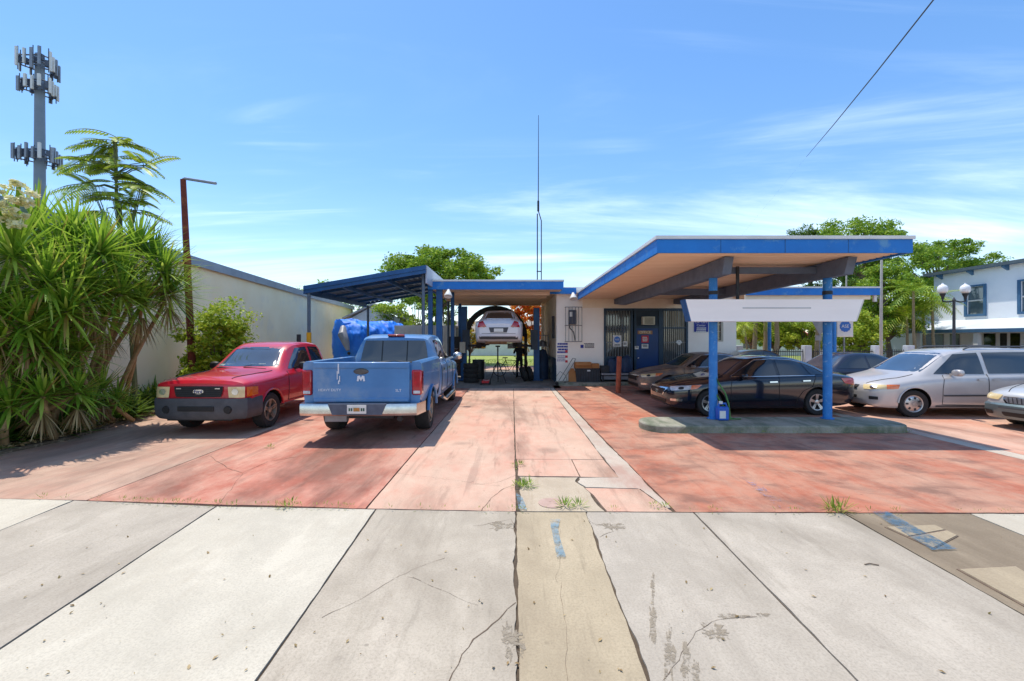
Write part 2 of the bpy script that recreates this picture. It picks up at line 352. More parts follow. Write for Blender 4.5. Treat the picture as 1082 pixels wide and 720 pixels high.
class Car:
    def __init__(s, name, label, cat, loc, rz, L, st, paintm, wheels, rad, halfw, sc=(1, 1, 1), rim=None, tw=.2, belt=.93, spokes=5, step=.09, wellm=None, steer=0.0, group=None, inset=.0):
        s.L, s.hw, s.paint = L, halfw, paintm
        s.root = thing(name, label, cat, loc, rz, group, sc)
        s.wheels, s.rad = wheels, rad
        s.gaps = MB()
        if st:
            s.body = s.loft('body', st, belt, step); s.wells(s.body); hang(s.body, s.root, False); s.index([s.body])
        for (x, side) in [(x, sd) for x in wheels for sd in (1, -1)]:
            s.wheel(x, side, rad, tw, rim or ALLOY, spokes, steer if x == wheels[0] else 0.0)
    def X(s, x): return s.L / 2 - x
    def loft(s, name, st, belt, step):
        secs = [smooth_sec(section(*t[1:6], belt=(t[6] if len(t) > 6 else belt))) for t in st]
        xs = [t[0] for t in st]; xq = []
        for i in range(len(xs) - 1):
            k = max(1, round((xs[i + 1] - xs[i]) / step)); xq += [xs[i] + (xs[i + 1] - xs[i]) * j / k for j in range(k)]
        xq.append(xs[-1]); m = len(secs[0])
        ys = [pchip(xs, [c[j][0] for c in secs], xq) for j in range(m)]; zs = [pchip(xs, [c[j][1] for c in secs], xq) for j in range(m)]
        b = MB(); ring = 2 * m - 2
        for i, x in enumerate(xq):
            for j in range(m): b.v.append(V((s.X(x), ys[j][i], zs[j][i])))
            for j in range(m - 2, 0, -1): b.v.append(V((s.X(x), -ys[j][i], zs[j][i])))
        for i in range(len(xq) - 1):
            for j in range(ring): b.f.append([i * ring + j, i * ring + (j + 1) % ring, (i + 1) * ring + (j + 1) % ring, (i + 1) * ring + j]); b.mi.append(0)
        for e in (0, (len(xq) - 1) * ring):
            for j in range(m - 1):
                a, c = e + j, e + j + 1; d1, d2 = e + (ring - j) % ring, e + (ring - j - 1) % ring
                b.f.append([q for k, q in enumerate((a, c, d2, d1)) if q not in (a, c, d2, d1)[:k]]); b.mi.append(0)
        return b.build(name, [s.paint, BLACK], None, True, angle=32)
    def wells(s, o, wheels=None, grow=.055):
        c = MB()
        for x in (wheels or s.wheels):
            for sd in (1, -1):
                M = Matrix.Translation((s.X(x), sd * (s.hw - .30), s.rad)) @ Matrix.Rotation(R(-90 * sd), 4, 'X')
                r_ = s.rad + grow; n = 36
                c.prism([(r_ * math.cos(2 * math.pi * k / n), r_ * math.sin(2 * math.pi * k / n)) for k in range(n)], 0, .6, M=M)
        cut = c.build('well_cutter', BLACK)
        md = o.modifiers.new('b', 'BOOLEAN'); md.operation = 'DIFFERENCE'; md.solver = 'MANIFOLD'; md.object = cut; md.material_mode = 'TRANSFER'
        dg = bpy.context.evaluated_depsgraph_get(); me = bpy.data.meshes.new_from_object(o.evaluated_get(dg))
        o.modifiers.clear(); old = o.data; o.data = me; bpy.data.meshes.remove(old)
        me.polygons.foreach_set('use_smooth', [True] * len(me.polygons)); me.set_sharp_from_angle(angle=R(32))
        cm = cut.data; bpy.data.objects.remove(cut); bpy.data.meshes.remove(cm)
    def index(s, objs):
        vs, fs = [], []
        for o in objs:
            b = len(vs); vs += [v.co.copy() for v in o.data.vertices]; fs += [[b + i for i in p.vertices] for p in o.data.polygons]
        s.bvh = BVHTree.FromPolygons(vs, fs)
    def patch(s, name, mat, pts, d, nu=8, nv=6, off=.006, rounding=0.0, parent=None, smooth=True):
        d = V(d).normalized(); bl, br, tr, tl = [V(p) for p in pts]; vs, ok = [], []
        for j in range(nv + 1):
            for i in range(nu + 1):
                u, v = 2 * i / nu - 1, 2 * j / nv - 1
                if rounding: u, v = u * math.sqrt(1 - v * v / 2 * rounding), v * math.sqrt(1 - u * u / 2 * rounding)
                u, v = (u + 1) / 2, (v + 1) / 2
                p = bl * (1 - u) * (1 - v) + br * u * (1 - v) + tr * u * v + tl * (1 - u) * v
                hit, nn, _i, _d = s.bvh.ray_cast(p - d * 3, d, 8)
                if hit is None: vs.append(p); ok.append(False)
                else: vs.append(hit - d * off); ok.append(True)
        f = []
        for j in range(nv):
            for i in range(nu):
                q = [j * (nu + 1) + i, j * (nu + 1) + i + 1, (j + 1) * (nu + 1) + i + 1, (j + 1) * (nu + 1) + i]
                if all(ok[k] for k in q): f.append(q)
        if not f: return None
        m = MB(); m.add(vs, f); return m.build(name, mat, parent or s.root, smooth, world=False)
    def side(s, name, mat, q, both=True, **k):
        for sd in ((1, -1) if both is True else (both,)):
            s.patch(name, mat, [(s.X(x), 0, z) for x, z in q], (0, -sd, 0), **k)
    def front(s, name, mat, q, both=False, **k):
        for sd in ((1, -1) if both else (1,)): s.patch(name, mat, [(s.L / 2, sd * y, z) for y, z in q], (-1, 0, 0), **k)
    def rear(s, name, mat, q, both=False, **k):
        for sd in ((1, -1) if both else (1,)): s.patch(name, mat, [(-s.L / 2, sd * y, z) for y, z in q], (1, 0, 0), **k)
    def corner(s, name, mat, q, d, both=True, **k):
        """q: four (x from front, y, z) for the left side, d: inward direction for the left side"""
        for sd in ((1, -1) if both is True else (both,)):
            s.patch(name, mat, [(s.X(x), sd * y, z) for x, y, z in q], (d[0], sd * d[1], d[2]), **k)
    def box(s, name, mat, c, sz, both=False, bevel=.01, parent=None):
        r = None
        for sd in ((1, -1) if both else (1,)):
            r = MB().box((s.X(c[0]), sd * c[1], c[2]), sz).build(name, mat, parent or s.root, True, bevel, False)
        return r
    def gap(s, pts, both=True, w=.012, view='side'):
        for sd in ((1, -1) if both else (1,)):
            path = []
            for a, b in zip(pts, pts[1:]):
                n = max(2, int(math.dist(a, b) / .05))
                path += [tuple(a[k] + (b[k] - a[k]) * i / n for k in (0, 1)) for i in range(n)]
            path.append(pts[-1]); hits = []
            for a in path:
                if view == 'side': p, d = V((s.X(a[0]), 0, a[1])), V((0, -sd, 0))
                elif view == 'top': p, d = V((s.X(a[0]), sd * a[1], 0)), V((0, 0, -1))
                elif view == 'front': p, d = V((s.L / 2, sd * a[0], a[1])), V((-1, 0, 0))
                else: p, d = V((-s.L / 2, sd * a[0], a[1])), V((1, 0, 0))
                h = s.bvh.ray_cast(p - d * 3, d, 8)[0]
                if h is not None: hits.append(h - d * .004)
            if len(hits) > 1: s.gaps.tube(hits, w / 2, 4)
    def done(s):
        if s.gaps.f: s.gaps.build('door_gap', BLACK, s.root, world=False)
    def mirror(s, x, y, z, mat=None, sz=(.1, .2, .14)):
        for sd in (1, -1):
            m = MB(); n = 12; c = V((s.X(x), sd * y, z))
            prof = [(-.5, .55), (-.25, .95), (.1, 1), (.4, .8), (.5, .45)]
            for i, (u, k) in enumerate(prof):
                for j in range(n):
                    a = 2 * math.pi * j / n; ca, sa = math.cos(a), math.sin(a)
                    m.v.append(c + V((-u * sz[0] * -1, sz[1] / 2 * k * math.copysign(abs(ca) ** .7, ca), sz[2] / 2 * k * math.copysign(abs(sa) ** .7, sa))))
            for i in range(len(prof) - 1):
                for j in range(n): m.f.append([i * n + j, i * n + (j + 1) % n, (i + 1) * n + (j + 1) % n, (i + 1) * n + j]); m.mi.append(0)
            m.f.append(list(range(n))[::-1]); m.mi.append(0); e = (len(prof) - 1) * n; m.f.append([e + j for j in range(n)]); m.mi.append(0)
            m.bar(c + V((0, -sd * sz[1] * .35, -.03)), c + V((0, -sd * (sz[1] * .5 + .1), -.06)), .05, .05)
            m.build('mirror', mat or s.paint, s.root, True, world=False, angle=50)
    def wheel(s, x, sd, r, w, rimm, spokes, steer=0.0):
        e = bpy.data.objects.new('wheel', None); COL.objects.link(e); e.parent = s.root; e.empty_display_size = .1
        e.location = (s.X(x), sd * (s.hw - w / 2 - .025), r); e.rotation_euler = (0, 0, (0 if sd > 0 else math.pi) + steer)
        key = (round(r, 3), round(w, 3), rimm.name, spokes)
        if key not in WHEELS:
            M = Matrix.Rotation(R(-90), 4, 'X'); h = w / 2; ri = r * .63
            t = MB().lathe([(ri, -h * .8), (r * .80, -h), (r * .93, -h * .96), (r * .985, -h * .7), (r, -h * .3), (r, h * .3), (r * .985, h * .7), (r * .93, h * .96), (r * .80, h), (ri, h * .8)], 40, M, closed=True)
            to = t.build('tyre', RUBBER, None, True)
            m = MB()
            m.lathe([(ri + .004, h * .78), (ri - .004, h * .9), (ri - .022, h * .86), (ri - .035, h * .3), (ri - .05, -h * .3), (.02, -h * .3)], 36, M)
            if spokes < 0:   # wheel cover with slots
                m.lathe([(ri - .02, h * .66), (ri * .72, h * .80), (ri * .3, h * .84), (.0, h * .84)], 36, M)
                for k in range(-spokes):
                    a = 2 * math.pi * k / -spokes; c = V((math.cos(a), 0, math.sin(a))) * ri * .66 + V((0, h * .83, 0))
                    m.box(c, (ri * .26, .012, ri * .2), Matrix.Rotation(-a, 3, 'Y'), 1)
                m.lathe([(ri * .2, h * .85), (ri * .18, h * .95), (0, h * .95)], 16, M)
            else:
                for k in range(spokes):
                    a = 2 * math.pi * k / spokes + .3
                    Mk = Matrix.Rotation(-a, 4, 'Y')
                    for q in ((-.5, .5) if spokes == 5 else (0,)):
                        da = q * .16
                        p = [V((ri * .12, h * .62, -ri * .10)), V((ri * .12, h * .62, ri * .10)), V((ri - .02, h * .84, ri * (.10 + da))), V((ri - .02, h * .84, ri * (-.10 + da)))]
                        b_ = [v - V((0, .035, 0)) for v in p]
                        m.add([Mk @ v for v in p + b_], [(0, 1, 2, 3), (7, 6, 5, 4), (0, 4, 5, 1), (1, 5, 6, 2), (2, 6, 7, 3), (3, 7, 4, 0)])
                m.lathe([(ri * .27, h * .5), (ri * .26, h * .72), (ri * .17, h * .76), (0, h * .76)], 20, M)
                # dark brake disc behind the spokes
                m.lathe([(ri - .055, -h * .1), (.0, -h * .1)], 24, M, 1)
            ro = m.build('rim', [rimm, DARK], None, True)
            WHEELS[key] = (to, ro); to.parent = e; ro.parent = e
        else:
            for o in WHEELS[key]: c = o.copy(); COL.objects.link(c); c.parent = e
WHEELS = {}

def sedan_lights(c): pass

# ---- dark blue four-door sedan parked behind the island
SEDAN_ST = [(0, .36, .46, .60, .66, .34), (.05, .26, .62, .64, .70, .46), (.2, .20, .79, .70, .78, .58), (.5, .18, .885, .775, .855, .66), (.95, .18, .912, .85, .935, .70), (1.40, .18, .915, .91, 1.005, .70),
            (2.25, .18, .915, .95, 1.43, .57), (2.7, .18, .915, .96, 1.475, .585), (3.2, .18, .915, .975, 1.455, .58), (3.65, .19, .91, .985, 1.36, .56), (4.32, .22, .892, .99, 1.09, .63), (4.6, .26, .865, .97, 1.06, .62), (4.78, .33, .81, .93, 1.0, .56), (4.86, .44, .70, .84, .9, .46)]
def sedan(name, label, loc, rz, paintm, sc=(1, 1, 1), rim=ALLOY, spokes=5, glassm=TINT, ws=WSHIELD, head=HEADC, detail=True, group=None, wheels=True):
    c = Car(name, label, 'car', loc, rz, 4.86, SEDAN_ST, paintm, (.98, 3.76), .33, .915, sc, rim, spokes=spokes, group=group)
    c.front('windshield', ws, [(-.66, 1.015), (.66, 1.015), (.535, 1.40), (-.535, 1.40)], rounding=.06, nu=12)
    c.rear('rear_window', glassm, [(.60, 1.10), (-.60, 1.10), (-.50, 1.35), (.50, 1.35)], rounding=.06, nu=12)
    c.side('side_window', glassm, [(1.62, .985), (2.72, .995), (2.72, 1.39), (2.29, 1.362)], nu=10)
    c.side('side_window', glassm, [(2.80, .995), (3.56, 1.01), (3.42, 1.345), (2.80, 1.39)], rounding=.03)
    c.side('quarter_window', glassm, [(3.62, 1.015), (3.98, 1.03), (3.80, 1.17), (3.49, 1.32)], nu=4, nv=4)
    c.corner('headlight', head, [(.16, .60, .62), (.62, .9, .68), (.78, .9, .79), (.12, .5, .72)], (-.72, -.7, -.02), nu=10, nv=4, off=.012, rounding=.1)
    c.corner('lamp_bulb', BLACK, [(.30, .70, .655), (.40, .78, .665), (.40, .78, .735), (.30, .70, .73)], (-.72, -.7, -.02), nu=6, nv=6, off=.018, rounding=1.0)
    c.corner('indicator', AMBER, [(.50, .86, .665), (.64, .9, .69), (.76, .9, .78), (.52, .86, .77)], (-.6, -.8, -.02), nu=5, nv=4, off=.016, rounding=.1)
    c.front('grille', BLACK, [(-.36, .50), (.36, .50), (.44, .66), (-.44, .66)], rounding=.12, off=.01)
    c.front('grille_trim', CHROME, [(-.50, .655), (.50, .655), (.52, .685), (-.52, .685)], off=.014, nv=2)
    c.front('grille_trim', CHROME, [(-.40, .49), (-.34, .49), (-.48, .67), (-.54, .67)], off=.014, nu=3)
    c.front('grille_trim', CHROME, [(.34, .49), (.40, .49), (.54, .67), (.48, .67)], off=.014, nu=3)
    c.front('lower_grille', BLACK, [(-.5, .29), (.5, .29), (.52, .40), (-.52, .40)], rounding=.15, off=.008)
    c.corner('fog_light', CHROME, [(.10, .62, .37), (.34, .8, .37), (.36, .8, .43), (.10, .62, .43)], (-.8, -.6, 0), nu=5, nv=3, off=.012, rounding=.2)
    c.corner('taillight', REDL, [(4.74, .78, .74), (4.46, .88, .80), (4.36, .88, .93), (4.78, .66, .93)], (.62, -.78, -.02), nu=8, nv=4, off=.012, rounding=.12)
    c.rear('licence_plate', PLATE, [(.16, .78), (-.16, .78), (-.16, .90), (.16, .90)], off=.012, nu=3, nv=2)
    if detail:
        for x in (1.52, 2.76, 3.66):
            c.gap([(x + (.02 if x < 2 else 0), .955 if x < 2 else .98), (x - .03, .7), (x, .26)] if x < 3.5 else [(3.72, 1.0), (3.60, .72), (3.36, .62), (3.2, .4), (3.18, .26)])
        c.gap([(1.5, .25), (3.2, .25)]); c.gap([(1.40, .70), (.9, .66), (.3, .46), (.1, .4)], view='top', w=.014)
        c.side('door_handle', CHROME, [(2.48, .83), (2.68, .835), (2.68, .865), (2.48, .86)], nu=4, nv=2, off=.03)
        c.side('door_handle', CHROME, [(3.34, .855), (3.54, .86), (3.54, .89), (3.34, .885)], nu=4, nv=2, off=.03)
        c.side('window_trim', CHROME, [(1.56, .962), (3.72, .994), (3.72, 1.008), (1.56, .976)], nu=24, nv=1, off=.01)
        for sd in (1, -1):   # bright line over the windows
            pts = []
            for x, z in [(1.56, .985), (1.95, 1.2), (2.28, 1.378), (2.72, 1.402), (3.2, 1.38), (3.5, 1.32), (3.8, 1.19), (4.02, 1.04)]:
                h = c.bvh.ray_cast(V((c.X(x), sd * 3, z)), V((0, -sd, 0)), 6)[0]
                if h is not None: pts.append(h + V((0, sd * .006, 0)))
            MB().tube(pts, .012, 5).build('window_trim', CHROME, c.root, True, world=False)
        c.mirror(1.80, .97, .99, sz=(.12, .2, .13))
    c.done(); return c

def red_pickup():
    P = paint('ranger_red', S(200, 22, 44), S(182, 18, 38), .32, .7, stain=S(206, 60, 60), at=(.55, .9))
    st = [(0, .50, .72, .90, .945, .56), (.04, .44, .81, .945, 1.0, .62), (.16, .40, .865, .965, 1.045, .68), (.6, .40, .878, .985, 1.085, .70), (1.22, .40, .88, 1.02, 1.13, .70), (1.30, .40, .88, 1.03, 1.15, .70), (1.98, .40, .88, 1.06, 1.60, .60), (2.2, .40, .88, 1.07, 1.66, .615), (2.8, .40, .88, 1.08, 1.68, .62), (3.25, .40, .88, 1.08, 1.655, .61), (3.4, .40, .88, 1.08, 1.60, .60), (3.44, .44, .86, 1.06, 1.56, .58)]
    c = Car('red_pickup_truck', 'red compact pickup facing the street beside the yuccas, with grey bumper and yellowed headlights', 'pickup truck', (-6.06, 11.32, 0), R(-91), 4.9, st, P, (.84, 3.86), .345, .88, (1.075, 1.075, 1.085), ALLOYD, tw=.225)
    # cargo bed
    bed = MB(); prof = [(-.84, .46), (.84, .46), (.87, .7), (.88, .95), (.86, 1.10), (.78, 1.10), (.76, .72), (-.76, .72), (-.78, 1.10), (-.86, 1.10), (-.88, .95), (-.87, .7)]
    M = Matrix(((0, 0, -1, 0), (1, 0, 0, 0), (0, 1, 0, 0), (0, 0, 0, 1)))
    bed.prism(prof, -c.X(3.48), -c.X(4.84), M=M); bo = bed.build('cargo_bed', [P, BLACK], None, True); c.wells(bo, (3.86,)); hang(bo, c.root, False)
    MB().bx(c.X(4.88), c.X(4.83), -.76, .76, .56, 1.10).build('tailgate', P, c.root, True, .02, False)
    c.front('windshield', WSHIELD, [(-.73, 1.17), (.73, 1.17), (.585, 1.57), (-.585, 1.57)], rounding=.06, nu=12)
    c.side('side_window', TINT, [(1.58, 1.11), (2.62, 1.12), (2.62, 1.565), (2.14, 1.54)], rounding=.04)
    c.side('side_window', TINT, [(2.72, 1.12), (3.30, 1.12), (3.24, 1.55), (2.72, 1.565)], rounding=.06)
    # grille in a body-coloured surround
    c.front('grille', BLACK, [(-.42, .70), (.42, .70), (.46, .895), (-.46, .895)], rounding=.12, off=.02, nu=10)
    for y, z in ((0, .735), (0, .77), (0, .805), (0, .84), (0, .87)):
        c.front('grille_bar', DARK, [(-.42, z - .007), (.42, z - .007), (.42, z + .007), (-.42, z + .007)], off=.032, nv=1, nu=10)
    em = MB().lathe([(.001, .004), (.1, .004), (.1, -.01)], 24, Matrix.Translation((c.L / 2 + .028, 0, .80)) @ Matrix.Rotation(R(90), 4, 'Y') @ Matrix.Diagonal((.46, 1, 1, 1)))
    eo = em.build('oval_emblem', [CHROME], c.root, True, world=False)
    text('Ford', .075, Matrix.Translation((c.L / 2 + .034, 0, .80)) @ Matrix.Rotation(R(90), 4, 'Z') @ Matrix.Rotation(R(90), 4, 'X'), surf('emblem_blue', S(30, 60, 130)), 'emblem_script', eo, False)
    c.corner('headlight', HEADL, [(.10, .52, .69), (.10, .80, .69), (.10, .80, .885), (.10, .50, .885)], (-.95, -.25, 0), nu=8, nv=5, off=.016, rounding=.06)
    c.corner('indicator', AMBER, [(.08, .80, .70), (.34, .87, .72), (.34, .87, .865), (.08, .80, .88)], (-.55, -.83, 0), nu=6, nv=4, off=.018, rounding=.05)
    for sd in (1, -1):
        c.patch('lamp_bulb', CHROME, [(c.L / 2, sd * .60, .735), (c.L / 2, sd * .72, .735), (c.L / 2, sd * .72, .85), (c.L / 2, sd * .60, .85)], (-.95, -.25 * sd, 0), nu=6, nv=6, off=.022, rounding=1.0)
    c.front('badge', CHROME, [(-.40, .845), (-.31, .845), (-.31, .862), (-.40, .862)], nu=2, nv=1, off=.036); c.front('badge', CHROME, [(.31, .845), (.40, .845), (.40, .862), (.31, .862)], nu=2, nv=1, off=.036)
    c.front('dash_reflection', surf('pale_dash_reflection', S(150, 160, 150), S(130, 140, 132), 6, .6), [(-.62, 1.185), (.66, 1.185), (.64, 1.225), (-.60, 1.215)], nu=10, nv=1, off=.009)  # pale strip on the glass, painted in for the dash's reflection
    # moulded bumper
    plan = [(0, -.62), (.03, -.3), (.035, 0), (.03, .3), (0, .62), (-.10, .86), (-.52, .90), (-.52, .80), (-.2, .70), (-.2, -.70), (-.52, -.80), (-.52, -.90), (-.10, -.86)]
    bm_ = MB(); lay = [(.30, .93), (.36, .985), (.46, 1.0), (.63, 1.0), (.675, .985)]
    n = len(plan)
    for z, k in lay:
        for a, b in plan: bm_.v.append(V((c.L / 2 + .06 + (a - .0) - (1 - k) * .6, b * k, z)))
    for i in range(len(lay) - 1):
        for j in range(n): bm_.f.append([i * n + j, i * n + (j + 1) % n, (i + 1) * n + (j + 1) % n, (i + 1) * n + j]); bm_.mi.append(0)
    bm_.f.append(list(range(n))[::-1]); bm_.f.append([(len(lay) - 1) * n + j for j in range(n)]); bm_.mi += [0, 0]
    bo = bm_.build('bumper', TRIM, c.root, True, world=False, angle=40)
    xf = c.L / 2 + .06
    MB().box((xf + .02, 0, .50), (.05, .66, .09)).build('air_intake', BLACK, bo, False, .01, False)
    for sd in (1, -1):
        MB().lathe([(0, .02), (.065, .02), (.075, 0), (.08, -.04)], 20, Matrix.Translation((xf + .0, sd * .56, .48)) @ Matrix.Rotation(R(90), 4, 'Y')).build('fog_light', BLACK, bo, True, world=False)
    MB().bx(xf - .09, xf - .06, -.6, .6, .27, .36).build('air_dam', BLACK, c.root, False, .01, False)
    c.gap([(1.5, 1.06), (1.46, .9), (1.48, .46), (2.62, .46), (2.66, .8), (2.66, 1.1)]); c.gap([(.12, .52), (.6, .60), (1.2, .66)], view='top', w=.016)
    c.side('door_handle', BLACK, [(2.38, .96), (2.58, .96), (2.58, 1.0), (2.38, 1.0)], nu=3, nv=2, off=.025)
    c.mirror(1.86, 1.0, 1.16, BLACK, (.12, .22, .17))
    wip = MB()
    for sd in (1, -.15): wip.tube([(c.X(1.24), sd * .5, 1.125), (c.X(1.30), sd * .5 - .5, 1.155)], .012, 5)
    wip.build('wiper', BLACK, c.root, world=False)
    # wheel-arch lips
    for x in (.84, 3.86):
        for sd in (1, -1):
            pts = [V((c.X(x) + .42 * math.cos(R(a)), sd * .872, .345 + .42 * math.sin(R(a)))) for a in range(10, 171, 16)]
            MB().tube(pts, .022, 6).build('arch_lip', P, c.root, True, world=False)
    c.done(); return c

def blue_pickup():
    P = paint('ram_blue', S(72, 130, 184), S(60, 114, 166), .42, .4, stain=S(128, 152, 176), at=(.46, .75), sc=1.6)
    st = [(0, .56, .76, 1.0, 1.08, .6), (.06, .50, .90, 1.06, 1.16, .66), (.4, .46, .97, 1.10, 1.24, .72), (1.35, .46, 1.0, 1.16, 1.32, .76), (1.42, .46, 1.0, 1.18, 1.34, .76), (2.15, .46, 1.0, 1.22, 1.83, .70), (2.5, .46, 1.0, 1.23, 1.90, .72), (3.3, .46, 1.0, 1.24, 1.91, .72), (3.75, .46, 1.0, 1.24, 1.87, .71), (3.86, .46, 1.0, 1.24, 1.82, .70), (3.96, .5, .97, 1.22, 1.40, .74), (3.98, .52, .96, 1.20, 1.3, .70)]
    c = Car('blue_pickup_truck', 'faded blue heavy pickup seen from behind, parked with its tailgate to the street', 'pickup truck', (-2.80, 11.43, 0), R(91.0), 6.30, st, P, (.98, 5.03), .395, 1.0, (1.08, 1.09, 1.055), ALLOYD, tw=.27, belt=.945)
    M = Matrix(((0, 0, -1, 0), (1, 0, 0, 0), (0, 1, 0, 0), (0, 0, 0, 1)))
    prof = [(-.90, .56), (.90, .56), (.965, .72), (.995, .98), (1.0, 1.2), (.985, 1.37), (.95, 1.405), (.83, 1.40), (.80, .86), (-.80, .86), (-.83, 1.40), (-.95, 1.405), (-.985, 1.37), (-1.0, 1.2), (-.995, .98), (-.965, .72)]
    bed = MB().prism(prof, -c.X(4.02), -c.X(6.18), M=M); bo = bed.build('cargo_bed', [P, BLACK], None, True, angle=40); c.wells(bo, (5.03,), .07); hang(bo, c.root, False)
    c.index([c.body, bo])
    MB().bx(c.X(6.1), c.X(4.1), -.79, .79, .862, .885).build('bed_liner', BLACK, c.root, world=False)
    # tailgate with pressed panel
    tg = MB(); x0, x1 = c.X(6.25), c.X(6.17)
    tg.bx(x0, x1, -.80, .80, .70, 1.395)
    tg.bx(x0 - .014, x0 + .01, -.795, .795, 1.29, 1.39); tg.bx(x0 - .012, x0 + .01, -.79, .79, .71, .78)
    to = tg.build('tailgate', P, c.root, True, .012, False)
    MB().lathe([(0, .016), (.10, .014), (.125, 0), (.13, -.01)], 28, Matrix.Translation((x0 - .004, 0, 1.235)) @ Matrix.Rotation(R(-90), 4, 'Y') @ Matrix.Diagonal((.42, 1, 1, 1))).build('handle', surf('handle_grey', S(96, 92, 88), S(70, 66, 62), 9, .5), to, True, world=False)
    WT = surf('badge_white', S(226, 230, 236), rough=.4)
    # ram's-head style badge: a broad forked shape
    bd = MB(); Mb = Matrix.Translation((x0 - .002, .0, 1.105)) @ Matrix.Rotation(R(-90), 4, 'Z') @ Matrix.Rotation(R(90), 4, 'X')
    bd.prism([(a * .66, b * .7) for a, b in [(-.10, -.05), (-.085, .075), (-.03, .085), (0, .03), (.03, .085), (.085, .075), (.10, -.05), (.06, -.055), (.045, .02), (.0, -.05), (-.045, .02), (-.06, -.055)]], 0, .014, M=Mb)
    bd.build('emblem', WT, to, world=False)
    WT = surf('badge_white', S(226, 230, 236), rough=.4)
    Tt = lambda y, z: Matrix.Translation((x0 - .003, y, z)) @ Matrix.Rotation(R(-90), 4, 'Z') @ Matrix.Rotation(R(90), 4, 'X')
    text('HEAVY DUTY', .062, Tt(.52, .915), WT, 'badge', to, False); text('SLT', .065, Tt(-.62, .905), WT, 'badge', to, False)
    dr = MB()
    for (y, z0, z1, w) in ((.372, 1.20, 1.37, .010), (.392, 1.10, 1.24, .005), (.352, 1.06, 1.16, .006), (.368, 1.02, 1.08, .008)): dr.bx(x0 - .0165, x0, y - w, y + w, z0, z1)
    dr.build('paint_scuff', WT, to, world=False)
    for sd in (1, -1):
        rl = MB().bx(c.X(6.20) - .02, c.X(6.02), sd * .915 - .085, sd * .915 + .085, .82, 1.26).build('taillight', REDL, c.root, True, .03, False)
        MB().bx(c.X(6.20) - .026, c.X(6.2), sd * .915 - .06, sd * .915 + .06, .845, .90).build('reverse_lens', HEADC, rl, True, .01, False)
    # chrome step bumper
    plan = [(-.11, -.62), (-.12, 0), (-.11, .62), (-.06, .95), (.34, 1.03), (.34, .98), (.05, .88), (.02, .6), (.02, -.6), (.05, -.88), (.34, -.98), (.34, -1.03), (-.06, -.95)]
    b = MB(); n = len(plan); lay = [(.50, .97), (.54, 1.0), (.66, 1.0), (.70, .985)]; xb = -c.L / 2 - .04
    for z, k in lay:
        for a, q in plan: b.v.append(V((xb + a + (1 - k) * .8, q, z)))
    for i in range(len(lay) - 1):
        for j in range(n): b.f.append([i * n + j, i * n + (j + 1) % n, (i + 1) * n + (j + 1) % n, (i + 1) * n + j]); b.mi.append(0)
    b.f.append(list(range(n))[::-1]); b.f.append([(len(lay) - 1) * n + j for j in range(n)]); b.mi += [0, 0]
    bo2 = b.build('bumper', CHROMED, c.root, True, world=False, angle=30)
    MB().add([(xb - .127, y, z) for y, z in ((-.40, .525), (.40, .525), (.47, .705), (-.47, .705))] + [(xb, y, z) for y, z in ((-.40, .525), (.40, .525), (.47, .707), (-.47, .707))], [(0, 1, 2, 3), (0, 4, 5, 1), (1, 5, 6, 2), (2, 6, 7, 3), (3, 7, 4, 0)]).build('step_pad', surf('step_pad_grey', S(86, 96, 112), S(70, 78, 92), 8, .6), bo2, world=False)
    pl = MB().bx(xb - .142, xb - .130, -.155, .155, .545, .69).build('licence_plate', PLATE, bo2, False, .004, False)
    MB().bx(xb - .146, xb - .14, -.05, .05, .585, .645).build('plate_emblem', PLATEO, pl, world=False)
    for y in (-.115, -.08, .08, .115): MB().bx(xb - .146, xb - .14, y - .012, y + .012, .59, .64).build('plate_character', surf('plate_green', S(50, 90, 70)), pl, world=False)
    un = MB(); un.bx(c.X(6.1), c.X(5.4), -.5, .5, .40, .5); un.tube([(c.X(5.7), -.5, .42), (c.X(6.15), -.62, .40)], .05, 8)
    un.tube([(c.X(5.03), -.85, .40), (c.X(5.03), .85, .40)], .07, 10); un.bx(c.X(1), c.X(6), .42, .52, .45, .58); un.bx(c.X(1), c.X(6), -.52, -.42, .45, .58); un.tube([(c.X(5.2), .0, .40), (c.X(4.85), 0, .40)], .16, 12)
    un.build('undercarriage', DARK, c.root, world=False)
    MB().bx(c.X(6.22), c.X(6.1), .25, .62, .36, .48).build('tow_bracket', GALV, c.root, False, .01, False)
    c.rear('rear_window', TINT, [(.735, 1.30), (-.735, 1.30), (-.655, 1.76), (.655, 1.76)], rounding=.05, nu=12, off=.012)
    for y in (.27, -.27): c.rear('window_divider', BLACK, [(y + .012, 1.31), (y - .012, 1.31), (y - .012, 1.755), (y + .012, 1.755)], nu=1, off=.016)
    MB().box((c.X(3.80), 0, 1.875), (.1, .36, .05)).build('brake_light', REDL, c.root, True, .015, False)
    c.front('windshield', WSHIELD, [(-.76, 1.36), (.76, 1.36), (.66, 1.79), (-.66, 1.79)], nu=12)
    c.side('side_window', TINT, [(1.92, 1.29), (2.74, 1.295), (2.74, 1.79), (2.34, 1.77)], rounding=.03)
    c.side('side_window', TINT, [(2.84, 1.295), (3.66, 1.295), (3.60, 1.76), (2.84, 1.79)], rounding=.04)
    c.gap([(1.72, 1.22), (1.70, .6), (2.78, .56), (2.80, 1.28)]); c.gap([(2.80, .56), (3.72, .58), (3.74, 1.25)]); c.gap([(3.98, .56), (3.98, 1.3)], w=.03)
    c.side('door_handle', BLACK, [(2.52, 1.06), (2.7, 1.06), (2.7, 1.11), (2.52, 1.11)], nu=3, nv=2, off=.03); c.side('door_handle', BLACK, [(3.44, 1.07), (3.62, 1.07), (3.62, 1.12), (3.44, 1.12)], nu=3, nv=2, off=.03)
